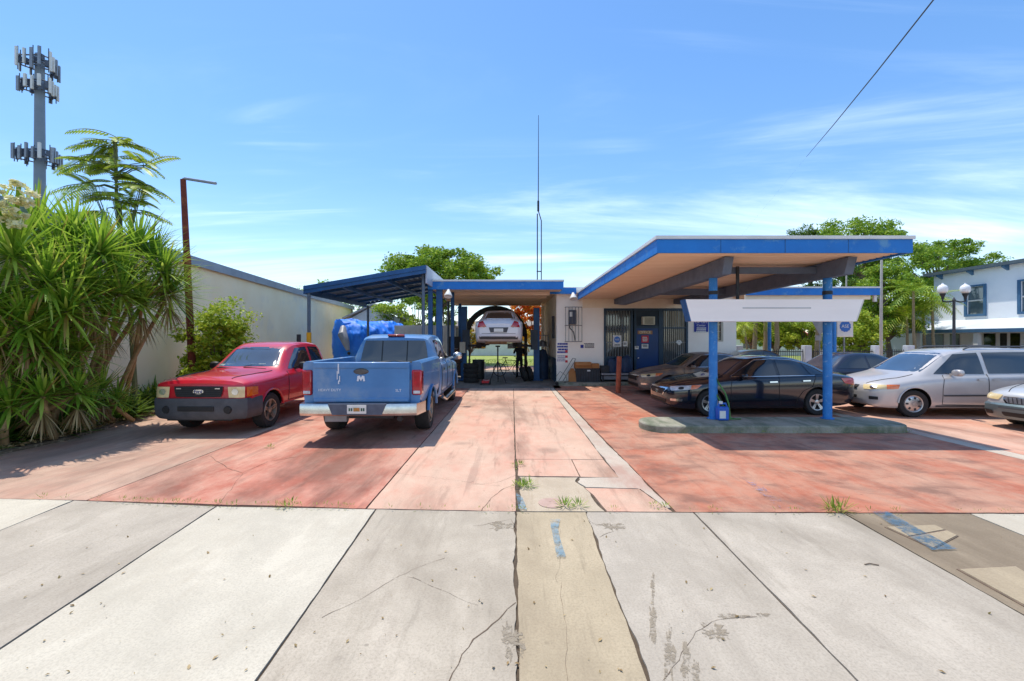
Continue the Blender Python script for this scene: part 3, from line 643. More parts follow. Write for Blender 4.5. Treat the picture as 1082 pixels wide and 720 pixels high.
    c.corner('headlight', HEADC, [(.1, .62, .82), (.4, .95, .84), (.4, .95, 1.05), (.1, .6, 1.05)], (-.8, -.6, 0), rounding=.1)
    c.front('grille', BLACK, [(-.42, .72), (.42, .72), (.46, 1.04), (-.46, 1.04)], rounding=.12, off=.02)
    c.mirror(1.98, 1.16, 1.34, CHROMED, (.12, .24, .2))
    for sd in (1, -1):
        MB().tube([(c.X(1.75), sd * 1.0, .46), (c.X(1.85), sd * 1.06, .40), (c.X(3.6), sd * 1.06, .40), (c.X(3.7), sd * 1.0, .46)], .045, 8).build('side_step', CHROMED, c.root, True, world=False)
        for x in (.98, 5.03):
            pts = [V((c.X(x) + .475 * math.cos(R(a)), sd * (.992), .395 + .475 * math.sin(R(a)))) for a in range(6, 175, 12)]
            MB().tube(pts, .03, 6).build('arch_lip', P, c.root, True, world=False)
    MB().add([V(c_) for c_ in ((c.X(4.6), .15, 1.40), (c.X(4.6), -.05, 1.40), (c.X(4.75), .05, 1.40), (c.X(4.66), .05, 1.47))], [(0, 1, 3), (1, 2, 3), (2, 0, 3), (0, 2, 1)])
    c.done(); return c

def minivan():
    P = paint('van_silver', S(196, 192, 190), S(184, 180, 178), .3, .6, .25)
    st = [(0, .40, .52, .62, .70, .40), (.05, .30, .68, .68, .76, .52), (.2, .24, .84, .76, .86, .64), (.5, .22, .93, .84, .95, .72), (.98, .22, .955, .93, 1.055, .76), (1.10, .22, .96, .95, 1.09, .77), (2.06, .22, .96, 1.02, 1.60, .66), (2.4, .22, .96, 1.03, 1.66, .67), (3.2, .22, .96, 1.05, 1.69, .68), (4.3, .24, .95, 1.06, 1.675, .665), (4.8, .28, .93, 1.06, 1.62, .64), (5.0, .34, .89, 1.04, 1.35, .62), (5.1, .44, .82, 1.0, 1.12, .58)]
    c = Car('silver_minivan', 'silver minivan with dark sliding-door windows parked nose toward the canopy posts', 'minivan', (11.28, 11.62, 0), R(180), 5.1, st, P, (.95, 3.98), .335, .955, (1, 1, .985), ALLOY, spokes=-7, steer=R(-8))
    c.front('windshield', WSHIELD, [(-.74, 1.10), (.74, 1.10), (.62, 1.565), (-.62, 1.565)], rounding=.06, nu=12)
    c.side('side_window', TINT, [(1.46, 1.06), (2.66, 1.065), (2.66, 1.58), (2.10, 1.54)], nu=12)
    c.side('side_window', TINT, [(2.76, 1.07), (4.0, 1.085), (3.92, 1.60), (2.76, 1.585)], rounding=.03, nu=12)
    c.side('side_window', TINT, [(4.08, 1.09), (4.82, 1.10), (4.66, 1.57), (4.0, 1.60)], rounding=.05)
    c.rear('rear_window', TINT, [(.66, 1.12), (-.66, 1.12), (-.58, 1.55), (.58, 1.55)], rounding=.06)
    c.corner('headlight', HEADL, [(.10, .46, .66), (.46, .9, .70), (.50, .9, .80), (.10, .44, .78)], (-.72, -.70, 0), nu=10, nv=4, off=.012, rounding=.12)
    c.corner('indicator', AMBER, [(.34, .84, .69), (.56, .93, .70), (.60, .93, .81), (.34, .84, .80)], (-.5, -.86, 0), nu=5, nv=4, off=.016, rounding=.15)
    c.front('grille', BLACK, [(-.36, .66), (.36, .66), (.40, .76), (-.40, .76)], rounding=.15, off=.01); c.front('grille_bar', CHROME, [(-.36, .70), (.36, .70), (.36, .72), (-.36, .72)], off=.016, nv=1)
    c.front('lower_grille', BLACK, [(-.36, .42), (.36, .42), (.38, .50), (-.38, .50)], rounding=.1, off=.01); c.front('licence_plate', PLATE, [(-.15, .44), (.15, .44), (.15, .56), (-.15, .56)], off=.016, nu=2, nv=2)
    c.corner('fog_vent', BLACK, [(.14, .62, .42), (.26, .76, .42), (.26, .76, .50), (.14, .62, .50)], (-.85, -.5, 0), nu=4, nv=3, off=.01, rounding=.2)
    c.corner('taillight', REDL, [(5.02, .78, .95), (4.9, .9, .95), (4.88, .9, 1.2), (5.0, .72, 1.2)], (.7, -.7, 0), off=.012)
    c.corner('lamp_bulb', CHROME, [(.16, .58, .685), (.24, .68, .69), (.24, .68, .775), (.16, .58, .77)], (-.72, -.70, 0), nu=6, nv=6, off=.018, rounding=1.0); c.side('side_moulding', TRIM, [(1.62, .52), (3.55, .53), (3.55, .565), (1.62, .555)], nu=16, nv=1, off=.012)
    c.gap([(1.66, 1.04), (1.60, .7), (1.60, .32), (2.70, .30), (2.71, 1.06)]); c.gap([(2.72, .30), (3.62, .32), (3.70, .6), (3.98, .82), (4.02, 1.08)]); c.gap([(4.0, .99), (4.85, 1.0)], w=.02); c.gap([(1.62, .55), (3.6, .56)], w=.016); c.gap([(1.08, .72), (.7, .72), (.3, .6), (.12, .5)], view='top', w=.015)
    c.side('door_handle', P, [(2.44, .90), (2.62, .90), (2.62, .97), (2.44, .97)], nu=4, nv=2, off=.03, rounding=.3); c.side('door_handle', P, [(2.80, .90), (2.98, .90), (2.98, .97), (2.80, .97)], nu=4, nv=2, off=.03, rounding=.3)
    c.side('sill_trim', TRIM, [(1.45, .225), (3.5, .225), (3.5, .30), (1.45, .30)], nu=16, nv=2, off=.012)
    c.mirror(1.86, 1.06, 1.10, None, (.14, .26, .17))
    for sd in (1, -1):
        rr = MB().tube([(c.X(2.45), sd * .60, 1.66), (c.X(2.6), sd * .60, 1.72), (c.X(4.4), sd * .60, 1.73), (c.X(4.55), sd * .60, 1.66)], .02, 8)
        rr.build('roof_rail', TRIM, c.root, True, world=False)
        pts = [V((c.X(.95) + .405 * math.cos(R(a)), sd * .945, .335 + .405 * math.sin(R(a)))) for a in range(4, 177, 12)]
        MB().tube(pts, .016, 6).build('arch_lip', P, c.root, True, world=False)
    c.done(); return c

def silver_sedan():
    P = paint('old_silver', S(196, 196, 194), S(180, 182, 182), .32, .6, .2); LOW = paint('shaded_silver', S(112, 128, 130), S(96, 112, 114), .34, .5, .3)
    st = [(0, .44, .52, .60, .68, .40), (.04, .30, .70, .66, .745, .54), (.18, .25, .84, .72, .82, .64), (.5, .22, .91, .79, .885, .70), (1.0, .2, .925, .86, .95, .72), (1.45, .2, .925, .91, 1.0, .72), (2.3, .2, .925, .95, 1.41, .58), (2.9, .2, .925, .96, 1.45, .59), (3.4, .2, .92, .97, 1.42, .58), (4.1, .22, .91, .97, 1.09, .64), (4.7, .28, .88, .95, 1.04, .64), (4.9, .4, .78, .88, .96, .54)]
    c = Car('silver_sedan', 'old silver sedan cut by the right edge, only its nose and chrome grille showing', 'car', (12.85, 9.36, 0), R(190), 4.9, st, P, (.98, 3.74), .325, .925, (1, 1, 1), ALLOY, spokes=-7)
    c.front('windshield', WSHIELD, [(-.68, 1.015), (.68, 1.015), (.55, 1.385), (-.55, 1.385)], rounding=.06, nu=12)
    c.side('side_window', TINT, [(1.82, .985), (2.78, .99), (2.78, 1.375), (2.36, 1.35)], rounding=.04); c.side('side_window', TINT, [(2.86, .99), (3.7, 1.0), (3.45, 1.34), (2.86, 1.375)], rounding=.04)
    c.rear('rear_window', TINT, [(.6, 1.1), (-.6, 1.1), (-.5, 1.34), (.5, 1.34)], rounding=.06)
    c.corner('headlight', HEADL, [(.10, .44, .605), (.40, .88, .63), (.44, .88, .745), (.08, .42, .72)], (-.78, -.62, 0), nu=10, nv=4, off=.014, rounding=.12)
    c.front('grille_surround', CHROME, [(-.42, .54), (.42, .54), (.47, .69), (-.47, .69)], rounding=.2, off=.014, nu=10); c.front('grille', GALV, [(-.38, .555), (.38, .555), (.43, .68), (-.43, .68)], rounding=.2, off=.022, nu=10)
    for k in range(-5, 6): c.front('grille_bar', DARK, [(k * .068 - .008, .56), (k * .068 + .008, .56), (k * .072 + .008, .675), (k * .072 - .008, .675)], off=.027, nu=1, nv=3)
    MB().lathe([(0, .008), (.055, .008), (.06, -.01)], 20, Matrix.Translation((c.L / 2 + .03, 0, .62)) @ Matrix.Rotation(R(90), 4, 'Y')).build('emblem', CHROME, c.root, True, world=False)
    # full-width bumper, silver paint darkened grey-green to show it in shade
    plan = [(.05, -.5), (.065, 0), (.05, .5), (-.04, .80), (-.22, .915), (-.60, .94), (-.60, .90), (-.3, .6), (-.3, -.6), (-.60, -.90), (-.60, -.94), (-.22, -.915), (-.04, -.80)]
    b = MB(); n = len(plan); lay = [(.22, .95), (.26, .975), (.38, 1.0), (.50, 1.0), (.54, .97)]
    for z, k in lay:
        for a, q in plan: b.v.append(V((c.L / 2 + a - (1 - k) * 1.2, q * k, z)))
    for i in range(len(lay) - 1):
        for j in range(n): b.f.append([i * n + j, i * n + (j + 1) % n, (i + 1) * n + (j + 1) % n, (i + 1) * n + j]); b.mi.append(0)
    b.f.append(list(range(n))[::-1]); b.f.append([(len(lay) - 1) * n + j for j in range(n)]); b.mi += [0, 0]
    bo = b.build('bumper', LOW, None, True, angle=40); c.index([c.body, bo]); hang(bo, c.root, False)
    c.front('air_intake', BLACK, [(-.42, .28), (.42, .28), (.46, .37), (-.46, .37)], rounding=.15, off=.008, nu=10); c.corner('fog_vent', BLACK, [(.1, .56, .29), (.3, .76, .29), (.3, .76, .38), (.1, .56, .38)], (-.85, -.5, 0), nu=4, nv=3, off=.008, rounding=.3)
    c.front('bumper_strip', TRIM, [(-.5, .435), (.5, .435), (.5, .465), (-.5, .465)], off=.008, nv=1, nu=12)
    c.gap([(1.56, .95), (1.52, .6), (1.54, .28), (2.80, .28), (2.82, .98)]); c.gap([(1.45, .70), (.9, .66), (.3, .50), (.1, .42)], view='top', w=.014)
    c.side('door_handle', P, [(2.54, .83), (2.72, .83), (2.72, .87), (2.54, .87)], nu=3, nv=2, off=.025)
    c.mirror(1.86, .99, 1.0, BLACK, (.12, .2, .13)); c.done(); return c

def lifted_sedan():
    P = paint('pearl_white', S(216, 216, 220), S(204, 206, 212), .3, .6)
    sc = 1.1; zb = 1.50
    c = Car('white_sedan', 'white sedan raised on the two-post lift in the open bay, seen from behind', 'car', (-.52, 19.9, zb), R(90), 4.86, SEDAN_ST, P, (.98, 3.76), .33, .915, (sc, 1.06, sc), ALLOYD, spokes=5)
    c.rear('rear_window', TINT, [(.62, 1.10), (-.62, 1.10), (-.51, 1.36), (.51, 1.36)], rounding=.06, nu=12); c.front('windshield', WSHIELD, [(-.66, 1.015), (.66, 1.015), (.535, 1.40), (-.535, 1.40)], nu=12)
    c.side('side_window', TINT, [(1.78, .985), (2.72, .995), (2.72, 1.39), (2.30, 1.365)]); c.side('side_window', TINT, [(2.80, .995), (3.56, 1.01), (3.42, 1.345), (2.80, 1.39)])
    c.rear('taillight', REDL, [(.78, .76), (.44, .78), (.58, 1.0), (.72, .96)], both=True, nu=6, nv=5, off=.02)
    c.rear('licence_plate', PLATE, [(.17, .60), (-.17, .60), (-.17, .72), (.17, .72)], nu=3, nv=2, off=.02); c.rear('plate_recess', TRIM, [(.30, .58), (-.30, .58), (-.36, .76), (.36, .76)], nu=6, nv=3, off=.012)
    c.rear('bumper_valance', TRIM, [(.7, .335), (-.7, .335), (-.72, .44), (.72, .44)], nu=10, nv=2, off=.01); c.gap([(-.62, .545), (.62, .545)], False, view='rear', w=.012); c.gap([(-.66, .79), (-.5, .76)], True, view='rear', w=.01)
    MB().box((c.X(4.5), 0, 1.075), (.1, .9, .03)).build('spoiler', P, c.root, True, .01, False)
    un = MB(); un.tube([(c.X(4.3), .35, .2), (c.X(1.5), .3, .2)], .04, 8); un.tube([(c.X(4.5), .5, .26), (c.X(4.5), -.3, .26)], .11, 10); un.tube([(c.X(3.76), -.8, .3), (c.X(3.76), .8, .3)], .05, 8); un.box((c.X(1.2), 0, .22), (.8, .8, .2))
    un.build('exhaust', surf('rusty_exhaust', S(140, 110, 80), S(90, 70, 54), 8, .8), c.root, world=False)
    c.done(); return c
# ---------------------------------------------------------------- ground
def ybd(x):   # line where the sidewalk meets the painted lot
    pts = [(-14, 5.62), (-5.6, 5.28), (-3.3, 5.04), (0, 4.89), (5.5, 4.83), (16, 4.80)]
    for (a, b), (c, d) in zip(pts, pts[1:]):
        if x <= c: return b + (d - b) * (x - a) / (c - a)
    return pts[-1][1]
kind(MB().sheet([(-260, -120, -.06), (260, -120, -.06), (260, 420, -.06), (-260, 420, -.06)]).build('ground', GROUNDM), 'structure')
def slab(name, corners, mat, z=0.0, amps=None, depth=.05, step=.06):
    """a cast slab with slightly broken edges: corners [(x, y)...] anticlockwise"""
    pts = []
    n = len(corners)
    for i in range(n):
        pts += jag(corners[i], corners[(i + 1) % n], (amps[i] if amps else .006), step, i * 3.7 + corners[0][0])
    m = MB().prism([(p.x, p.y) for p in pts], z - depth, z)
    return kind(m.build(name, mat), 'structure')
gp = lambda a, b: (G(a, b).x, G(a, b).y)
def xl(p, q):   # straight line through two picture points on the ground, as x(y)
    a, b = G(*p), G(*q); return lambda y: a.x + (b.x - a.x) * (y - a.y) / (b.y - a.y)
LA, LB, LC, LD, LE, LF = xl((229, 535), (0, 686)), xl((396, 540), (271, 720)), xl((545, 545), (548.5, 720)), xl((621, 545), (684, 720)), xl((734, 543), (907, 720)), xl((896, 545), (1082, 650))
YN = -.9
g_ = .010
def walk(xa, xb, mat, ampa=.010, ampb=.010, name='sidewalk_slab'):
    fa = xa if callable(xa) else (lambda y: xa); fb = xb if callable(xb) else (lambda y: xb)
    ya, yb = ybd(fa(5)) - .012, ybd(fb(5)) - .012
    ym = (ya + yb) / 2
    return slab(name, [(fa(YN) + g_, YN), (fb(YN) - g_, YN), (fb(yb) - g_, yb), (fa(ya) + g_, ya)], mat, amps=[.004, ampb, .012, ampa])
walk(-14, -6.9, SLAB_GREY); walk(-6.88, lambda y: LA(y) - 1.78, SLAB_WHITE); walk(lambda y: LA(y) - 1.78, LA, SLAB_GREY); walk(LA, LB, SLAB_WHITE); walk(LB, LC, SLAB_ROUGH, .006, .035); walk(LC, LD, SLAB_TAN, .02, .02)
walk(LD, LE, SLAB_GREY, .03, .006); walk(LE, LF, SLAB_GREY); walk(LF, lambda y: LF(y) + 1.36, SLAB_BROWN); walk(lambda y: LF(y) + 1.36, 8.2, SLAB_WHITE); walk(8.2, 10.4, SLAB_GREY); walk(10.4, 16, SLAB_WHITE)
kind(MB().bx(-60, 60, -1.15, YN - .01, -.2, .0).build('kerb', CONC), 'structure')
kind(MB().sheet([(-60, -9.5, -.04), (60, -9.5, -.04), (60, -1.16, -.04), (-60, -1.16, -.04)]).build('road', ASPHALT), 'structure')
kind(MB().sheet([(-14, YN, -.016), (16, YN, -.016), (16, 4.81, -.016), (-14, 5.6, -.016)]).build('joint_dirt', JOINTM), 'structure'); kind(MB().sheet([(-8.4, 5.2, -.018), (16, 4.815, -.018), (16, 17.4, -.018), (-9, 17.4, -.018)]).build('joint_dirt', JOINTM), 'structure')
# painted lot
yb_ = lambda x: ybd(x) + .012
X1, X2, X3 = -5.0, -1.63, 1.62
slab('lot_slab', [(-8.5, yb_(-8.5)), (X1 - .008, yb_(X1)), (-5.15, 17), (-9.4, 17), (-8.9, 11)], PINK_FADED)
slab('lot_slab', [(X1 + .008, yb_(X1)), (X2 - .012, yb_(X2)), (X2 - .012, 17.0), (-5.13, 17.0)], RED_WORN, amps=[.012, .006, .006, .006])
slab('lot_slab', [(X2 + .012, yb_(X2)), (.04, yb_(.04)), (.05, 17.0), (X2 + .012, 17.0)], PINK_LANE, amps=[.012, .012, .006, .006])
slab('lot_slab', [(.065, 7.02), (1.44, 7.0), (1.44, 17.0), (.065, 17.0)], PINK_LANE)
slab('lot_slab', [(.09, 6.16), (.93, 6.13), (.93, 6.99), (.075, 7.0)], PINK_LANE, amps=[.02, .006, .006, .02]); slab('lot_slab', [(.945, 6.12), (1.46, 6.10), (1.43, 6.98), (.945, 6.98)], PINK_LANE)
slab('lot_slab', [(.10, yb_(.1)), (1.02, yb_(1)), (.96, 5.45), (.84, 5.9), (.90, 6.09), (.10, 6.12)], PATCHM, amps=[.01, .03, .03, .02, .02, .03])
slab('lot_slab', [(1.05, yb_(1)), (X3 + .14, yb_(1.7)), (1.62, 5.62), (.93, 5.66), (.99, 5.42)], PINK_LANE, amps=[.01, .01, .01, .01, .01])
slab('lot_slab', [(.87, 5.9), (.95, 5.69), (1.60, 5.64), (1.72, 5.0), (1.78, 5.0), (1.70, 9.0), (1.60, 17.0), (1.46, 17.0), (1.46, 6.09), (.92, 6.07)], STRIPEM, amps=[.02] * 10)
slab('lot_slab', [(1.80, yb_(1.8)), (8.02, yb_(8)), (8.02, 18.0), (1.63, 18.0), (1.73, 9.0)], RED_DEEP, amps=[.014, .005, .005, .005, .008])
slab('lot_slab', [(8.04, yb_(8)), (8.34, yb_(8.3)), (8.34, 18.0), (8.04, 18.0)], STRIPEM, amps=[.006, .02, .006, .02])
slab('lot_slab', [(8.36, yb_(8.3)), (22, yb_(16)), (22, 23.0), (9.8, 23), (8.36, 18.0)], PINK_RIGHT)
slab('bay_floor', [(-9.4, 17.03), (1.9, 17.03), (1.9, 27), (-9.4, 27)], BAYFLOOR, step=.6)
kind(MB().sheet([(-14.5, 27.0, -.02), (40, 27.0, -.02), (40, 31, -.02), (-14.5, 31, -.02)]).build('yard_paving', PINK_RIGHT), 'structure')
kind(MB().sheet([(-30, 31, -.01), (45, 31, -.01), (45, 52, -.01), (-30, 52, -.01)]).build('lawn', surf('lawn_green', S(112, 136, 52), S(156, 158, 84), 1.6, .95, bump=.5, bscale=30)), 'structure')
kind(MB().sheet([(12, 23.02, -.012), (60, 23.02, -.012), (60, 26.98, -.012), (12, 26.98, -.012)]).build('side_street', ASPHALT), 'structure')
# planting bed
bed = [(-13, 6.0), (-8.55, 6.0), (-8.35, 7.4), (-8.3, 8.2), (-8.6, 9.6), (-8.95, 11.2), (-9.25, 13.0), (-9.4, 17.0), (-9.6, 26), (-13, 26)]
slab('planting_bed', bed, SOILM, .05, amps=[.0, .05, .06, .06, .06, .05, .05, .05, 0, 0], depth=.1, step=.2)
# cracks in the concrete
cr = MB()
def crack(pix, w=.010, z=.0025, seed=0.0, amp=.03):
    pts = []
    P3 = [G(*p) for p in pix]
    for a, b in zip(P3, P3[1:]): pts += jag(a, b, amp, .06, seed)
    pts.append(V((P3[-1].x, P3[-1].y)))
    L, Rr = [], []
    for i, p in enumerate(pts):
        d = (pts[min(i + 1, len(pts) - 1)] - pts[max(i - 1, 0)]).normalized(); t = V((-d.y, d.x))
        k = w * .62 * (.25 + 1.1 * abs(noise.noise(V((p.x * 6, p.y * 6, seed + 2)))))
        L.append(V((p.x, p.y, z)) + t.to_3d() * k); Rr.append(V((p.x, p.y, z)) - t.to_3d() * k)
    n = len(L); cr.add(L + Rr, [(i, i + 1, n + i + 1, n + i) for i in range(n - 1)])
crack([(545, 637), (536, 644), (520, 660), (500, 676), (488, 692), (478, 712), (474, 722)], .016, seed=1)
crack([(340, 653), (372, 638), (400, 622), (430, 606), (470, 590)], .005, seed=2); crack([(430, 610), (470, 625), (505, 640)], .004, seed=3)
crack([(222, 482), (240, 495), (256, 500), (283, 488), (330, 480), (380, 470)], .012, seed=4); crack([(256, 500), (244, 518), (230, 533)], .006, seed=5); crack([(100, 527), (160, 505), (225, 480)], .004, seed=6)
crack([(509, 540), (518, 528), (530, 518), (545, 512)], .012, seed=7); crack([(500, 512), (525, 510), (545, 502)], .006, seed=8); crack([(418, 500), (470, 507), (530, 514)], .004, seed=9)
crack([(500, 556), (524, 552), (540, 549), (546, 560)], .008, seed=10); crack([(622, 548), (632, 556), (645, 552), (648, 562), (634, 568)], .005, seed=11)
crack([(589, 616), (592, 560)], .003, seed=12); crack([(593, 616), (600, 720)], .003, seed=13); crack([(700, 720), (720, 690), (735, 668), (760, 655), (800, 652)], .006, seed=14)
crack([(930, 505), (1000, 500), (1082, 498)], .004, seed=15); crack([(455, 440), (500, 436), (560, 438)], .004, seed=16); crack([(548, 478), (540, 440), (536, 420)], .006, seed=17); crack([(780, 470), (800, 476), (836, 492)], .006, seed=18)
kind(cr.build('pavement_cracks', CRACKL), 'structure')
# worn pits and scraped patches where the sidewalk surface is gone
SCAR = SCARM
sm_ = MB()
def blot(cx, cy, rx, ry, seed, ang=0.0, z=.003):
    c = G(cx, cy); n = 72; p = []
    for k in range(n):
        a = 2 * math.pi * k / n
        r_ = .8 + .7 * noise.noise(V((math.cos(a) * 1.5, math.sin(a) * 1.5, seed))) + .5 * noise.noise(V((math.cos(a) * 5, math.sin(a) * 5, seed))) + .25 * noise.noise(V((math.cos(a) * 14, math.sin(a) * 14, seed)))
        x, y = rx * r_ * math.cos(a), ry * r_ * math.sin(a); p.append(V((c.x + x * math.cos(ang) - y * math.sin(ang), c.y + x * math.sin(ang) + y * math.cos(ang), z)))
    b = len(sm_.v); sm_.v += p; sm_.f.append([b + k for k in range(n)]); sm_.mi.append(0)
blot(757, 668, .10, .10, 1); blot(775, 652, .12, .03, 2); blot(690, 655, .03, .22, 3, -.3); blot(706, 690, .035, .3, 4, -.35); blot(724, 700, .03, .2, 5, -.4); blot(690, 620, .02, .2, 6, -.3); blot(648, 556, .13, .11, 7); blot(530, 556, .16, .10, 8); blot(540, 680, .07, .2, 9, .1)
blot(735, 712, .03, .12, 10, -.4); blot(806, 650, .05, .03, 11)
kind(sm_.build('scraped_concrete', SCAR), 'structure')
# painted marks
def mark(name, quad, mat, z=.016, amp=.012):
    P = [G(*q) for q in quad]; pts = []
    for i in range(len(P)): pts += jag(P[i], P[(i + 1) % len(P)], amp, .05, i + P[0].x)
    return kind(MB().sheet([(p.x, p.y, z) for p in pts]).build(name, mat), 'structure')
mark('painted_marking', [(985, 583), (1012, 582), (970, 560), (938, 542), (921, 542), (950, 561)], PAINTBLUE, .016)
mark('painted_marking', [(589, 591), (598, 590), (590, 562), (592, 550), (581, 550), (583, 562)], PAINTSKY)
mark('painted_marking', [(826, 540), (838, 540), (796, 508), (783, 506)], PAINTFAINT)
mark('painted_marking', [(548, 539), (557, 540), (552, 527), (545, 522)], PAINTSKY)
# utility covers set in the brown slab
def cover(name, label, quad, split=None):
    t = thing(name, label, 'utility cover', G(*quad[0]))
    P = [G(*q) for q in quad]
    c = sum(P, V()) / 4
    fr = MB().prism([(c.x + (p.x - c.x) * 1.06, c.y + (p.y - c.y) * 1.06) for p in P], .0, .007); fr.build('frame', CRACKM, t)
    if split:
        m1 = P[0].lerp(P[3], split); m2 = P[1].lerp(P[2], split)
        d = (P[3] - P[0]).normalized() * .012
        for q in ([P[0], P[1], m2 - d, m1 - d], [m1 + d, m2 + d, P[2], P[3]]): MB().prism([(a.x, a.y) for a in q], .004, .013).build('lid', SLAB_TAN, t)
    else: MB().prism([(a.x, a.y) for a in P], .004, .013).build('lid', SLAB_TAN, t)
cover('meter_box_cover', 'two-part concrete meter cover crossed by a blue paint stripe', [(986, 580), (1011, 567), (988, 556), (937, 558)][::-1], .5)
cover('meter_box_cover', 'larger plain grey meter cover near the right edge of the sidewalk', [(1014, 603), (1073, 600), (1140, 640), (1081, 640)], None)
# round clean-out lid in the cement patch
cl = MB().lathe([(.155, .0), (.155, .008), (0, .009)], 36, Matrix.Translation(G(583, 532))); cl.lathe([(.012, .009), (.012, .011), (0, .011)], 10, Matrix.Translation(G(581, 531)))
tag(cl.build('cleanout_cover', surf('lid_pink', S(188, 160, 146), S(166, 138, 124), 8, .85, bump=.3)), 'small round pinkish lid set in the broken cement patch', 'utility cover')
# island under the canopy posts
isl = []
xl_, xr_, yf, yr = 2.72, 8.15, 8.93, 9.98
for k in range(9): a = R(90 + 180 * k / 8); isl.append((xl_ + .38 + .38 * math.cos(a) * (1.0), (yf + yr) / 2 + (yr - yf) / 2 * math.sin(a)))
for k in range(9): a = R(-90 + 180 * k / 8); isl.append((xr_ - .3 + .3 * math.cos(a), (yf + yr) / 2 + (yr - yf) / 2 * math.sin(a)))
o = MB().prism(isl, -.05, .148).build('concrete_island', MOSSY, None, True, .03); tag(o, 'low mossy concrete island with rounded ends under the canopy posts', 'traffic island')
# ---------------------------------------------------------------- sky, sun, camera
SUN = V((-.80, .88, 3.75)).normalized()     # direction towards the sun
elev = math.asin(SUN.z); azim = math.atan2(SUN.x, SUN.y)
w = bpy.data.worlds.new('World'); scene.world = w; w.use_nodes = True
t = NT(w)
sky = t.n('ShaderNodeTexSky', sky_type='NISHITA', sun_disc=False, sun_elevation=elev, sun_rotation=azim, altitude=0, air_density=1.0, dust_density=.25, ozone_density=1.6)
tc = t.n('ShaderNodeTexCoord')
sx = t.n('ShaderNodeSeparateXYZ', {0: tc.outputs['Generated']})
zz = t.math('ADD', t.math('MAXIMUM', sx.outputs[2], 0.0), .12)
cx_ = t.math('DIVIDE', sx.outputs[0], zz); cy_ = t.math('DIVIDE', sx.outputs[1], zz)
cv = t.n('ShaderNodeCombineXYZ', {0: cx_, 1: cy_, 2: 0.0}).outputs[0]
def cl_(scale, st, off, rot, detail=8, dist=.6):
    mp = t.n('ShaderNodeMapping', {'Vector': cv, 'Scale': st, 'Location': off, 'Rotation': (0, 0, R(rot))}).outputs[0]
    return t.noise(mp, scale, detail, .6, dist)
wisp = t.math('MULTIPLY', t.sm(cl_(.55, (.42, 1.3, 1), (2.4, .7, 0), 14, 9, .9), .44, .74), t.sm(cl_(.33, (.8, 1, 1), (6, 2, 0), 0, 3), .36, .58))
fine = t.math('MULTIPLY', t.sm(cl_(1.5, (.35, 2.2, 1), (1, 4, 0), 8, 10, 1.2), .48, .78), t.sm(cl_(.5, (.9, 1, 1), (3, 9, 0), 0, 3), .45, .66))
hz = t.sm(sx.outputs[2], .42, .0)
low = t.math('MULTIPLY', t.math('MULTIPLY', hz, hz), t.sm(cl_(.5, (.25, 1.6, 1), (0, 3, 0), 3, 7), .36, .66))
fac = t.math('ADD', t.math('ADD', t.math('MULTIPLY', wisp, .8), t.math('MULTIPLY', fine, .25)), t.math('MULTIPLY', low, .32), clamp=True)
fac = t.math('MULTIPLY', fac, .85)
hs = t.n('ShaderNodeHueSaturation', {'Saturation': 1.2, 'Value': 1.0, 'Color': sky.outputs[0]}).outputs[0]
cloudc = t.mix(1.0, (5.6, 6.3, 6.8), (1, 1, 1), 'MULTIPLY')
hs = t.mix(1.0, hs, t.mix(t.sm(sx.outputs[2], .02, .5), (.66, .675, .72), (.74, .755, .77)), 'MULTIPLY'); colr = t.mix(fac, hs, cloudc)
bg = t.n('ShaderNodeBackground', {'Color': colr, 'Strength': .138})
wo = t.n('ShaderNodeOutputWorld'); t.t.links.new(bg.outputs[0], wo.inputs[0])
sl = bpy.data.lights.new('sun', 'SUN'); sl.energy = 2.25; sl.angle = R(.53); sl.color = (1.0, .93, .82)
so = bpy.data.objects.new('sun', sl); COL.objects.link(so); so.rotation_euler = (-SUN).to_track_quat('-Z', 'Y').to_euler(); so.location = (0, 0, 30)
cam = bpy.data.cameras.new('camera'); cam.sensor_width = 36; cam.sensor_fit = 'HORIZONTAL'; cam.lens = 36 * F / 1082; cam.clip_end = 1500; cam.clip_start = .05
cam.shift_x = 0; cam.shift_y = (CY - 360) / 1082
co = bpy.data.objects.new('camera', cam); COL.objects.link(co); co.location = (0, 0, H); co.rotation_euler = (R(90), 0, 0); scene.camera = co
vs_ = scene.view_settings; vs_.view_transform = 'Standard'; vs_.look = 'None'; vs_.exposure = 1.12; vs_.gamma = 1; vs_.use_curve_mapping = False
scene.render.engine = 'CYCLES'; scene.cycles.max_bounces = 8; scene.cycles.transparent_max_bounces = 8
# ---------------------------------------------------------------- repair shop
YW = 18.8                                   # front wall of the office
wx = lambda px: XA(px, YW); wz = lambda py: ZA(py, YW)
office = thing('repair_shop', 'low cream repair shop office with blue door, barred windows and flat blue-edged roof', 'building', (1.88, YW, 0))
XL, XR, YB, ZT = wx(588), wx(778), 27.0, 3.86
x0, x1, zt, zb = wx(638), wx(727), wz(326), .14          # storefront opening
wl = MB()
wl.bx(XL, x0, YW, YW + .2, 0, ZT); wl.bx(x0, x1, YW, YW + .2, zt, ZT); wl.bx(x1, wx(754), YW, YW + .2, 0, ZT); wl.bx(wx(764), XR, YW, YW + .2, 0, ZT)
wl.bx(wx(754), wx(764), YW, YW + .2, 0, wz(361)); wl.bx(wx(754), wx(764), YW, YW + .2, wz(326), ZT)
wl.build('front_wall', WALLW, office)
MB().bx(x0 - .9, XR - .02, YW - .012, YW - .002, zt + .02, ZT - .02).build('lintel_band', CREAM, office)
sw = MB(); sw.bx(XL, XL + .2, YW + .203, YB, 0, ZT); sw.build('side_wall', CREAM, office)
MB().bx(XL - .012, XL - .002, YW + .03, YB, 0, 1.05).build('wainscot', surf('wainscot_blue', S(48, 84, 112), S(38, 70, 96), 2, .7), office)
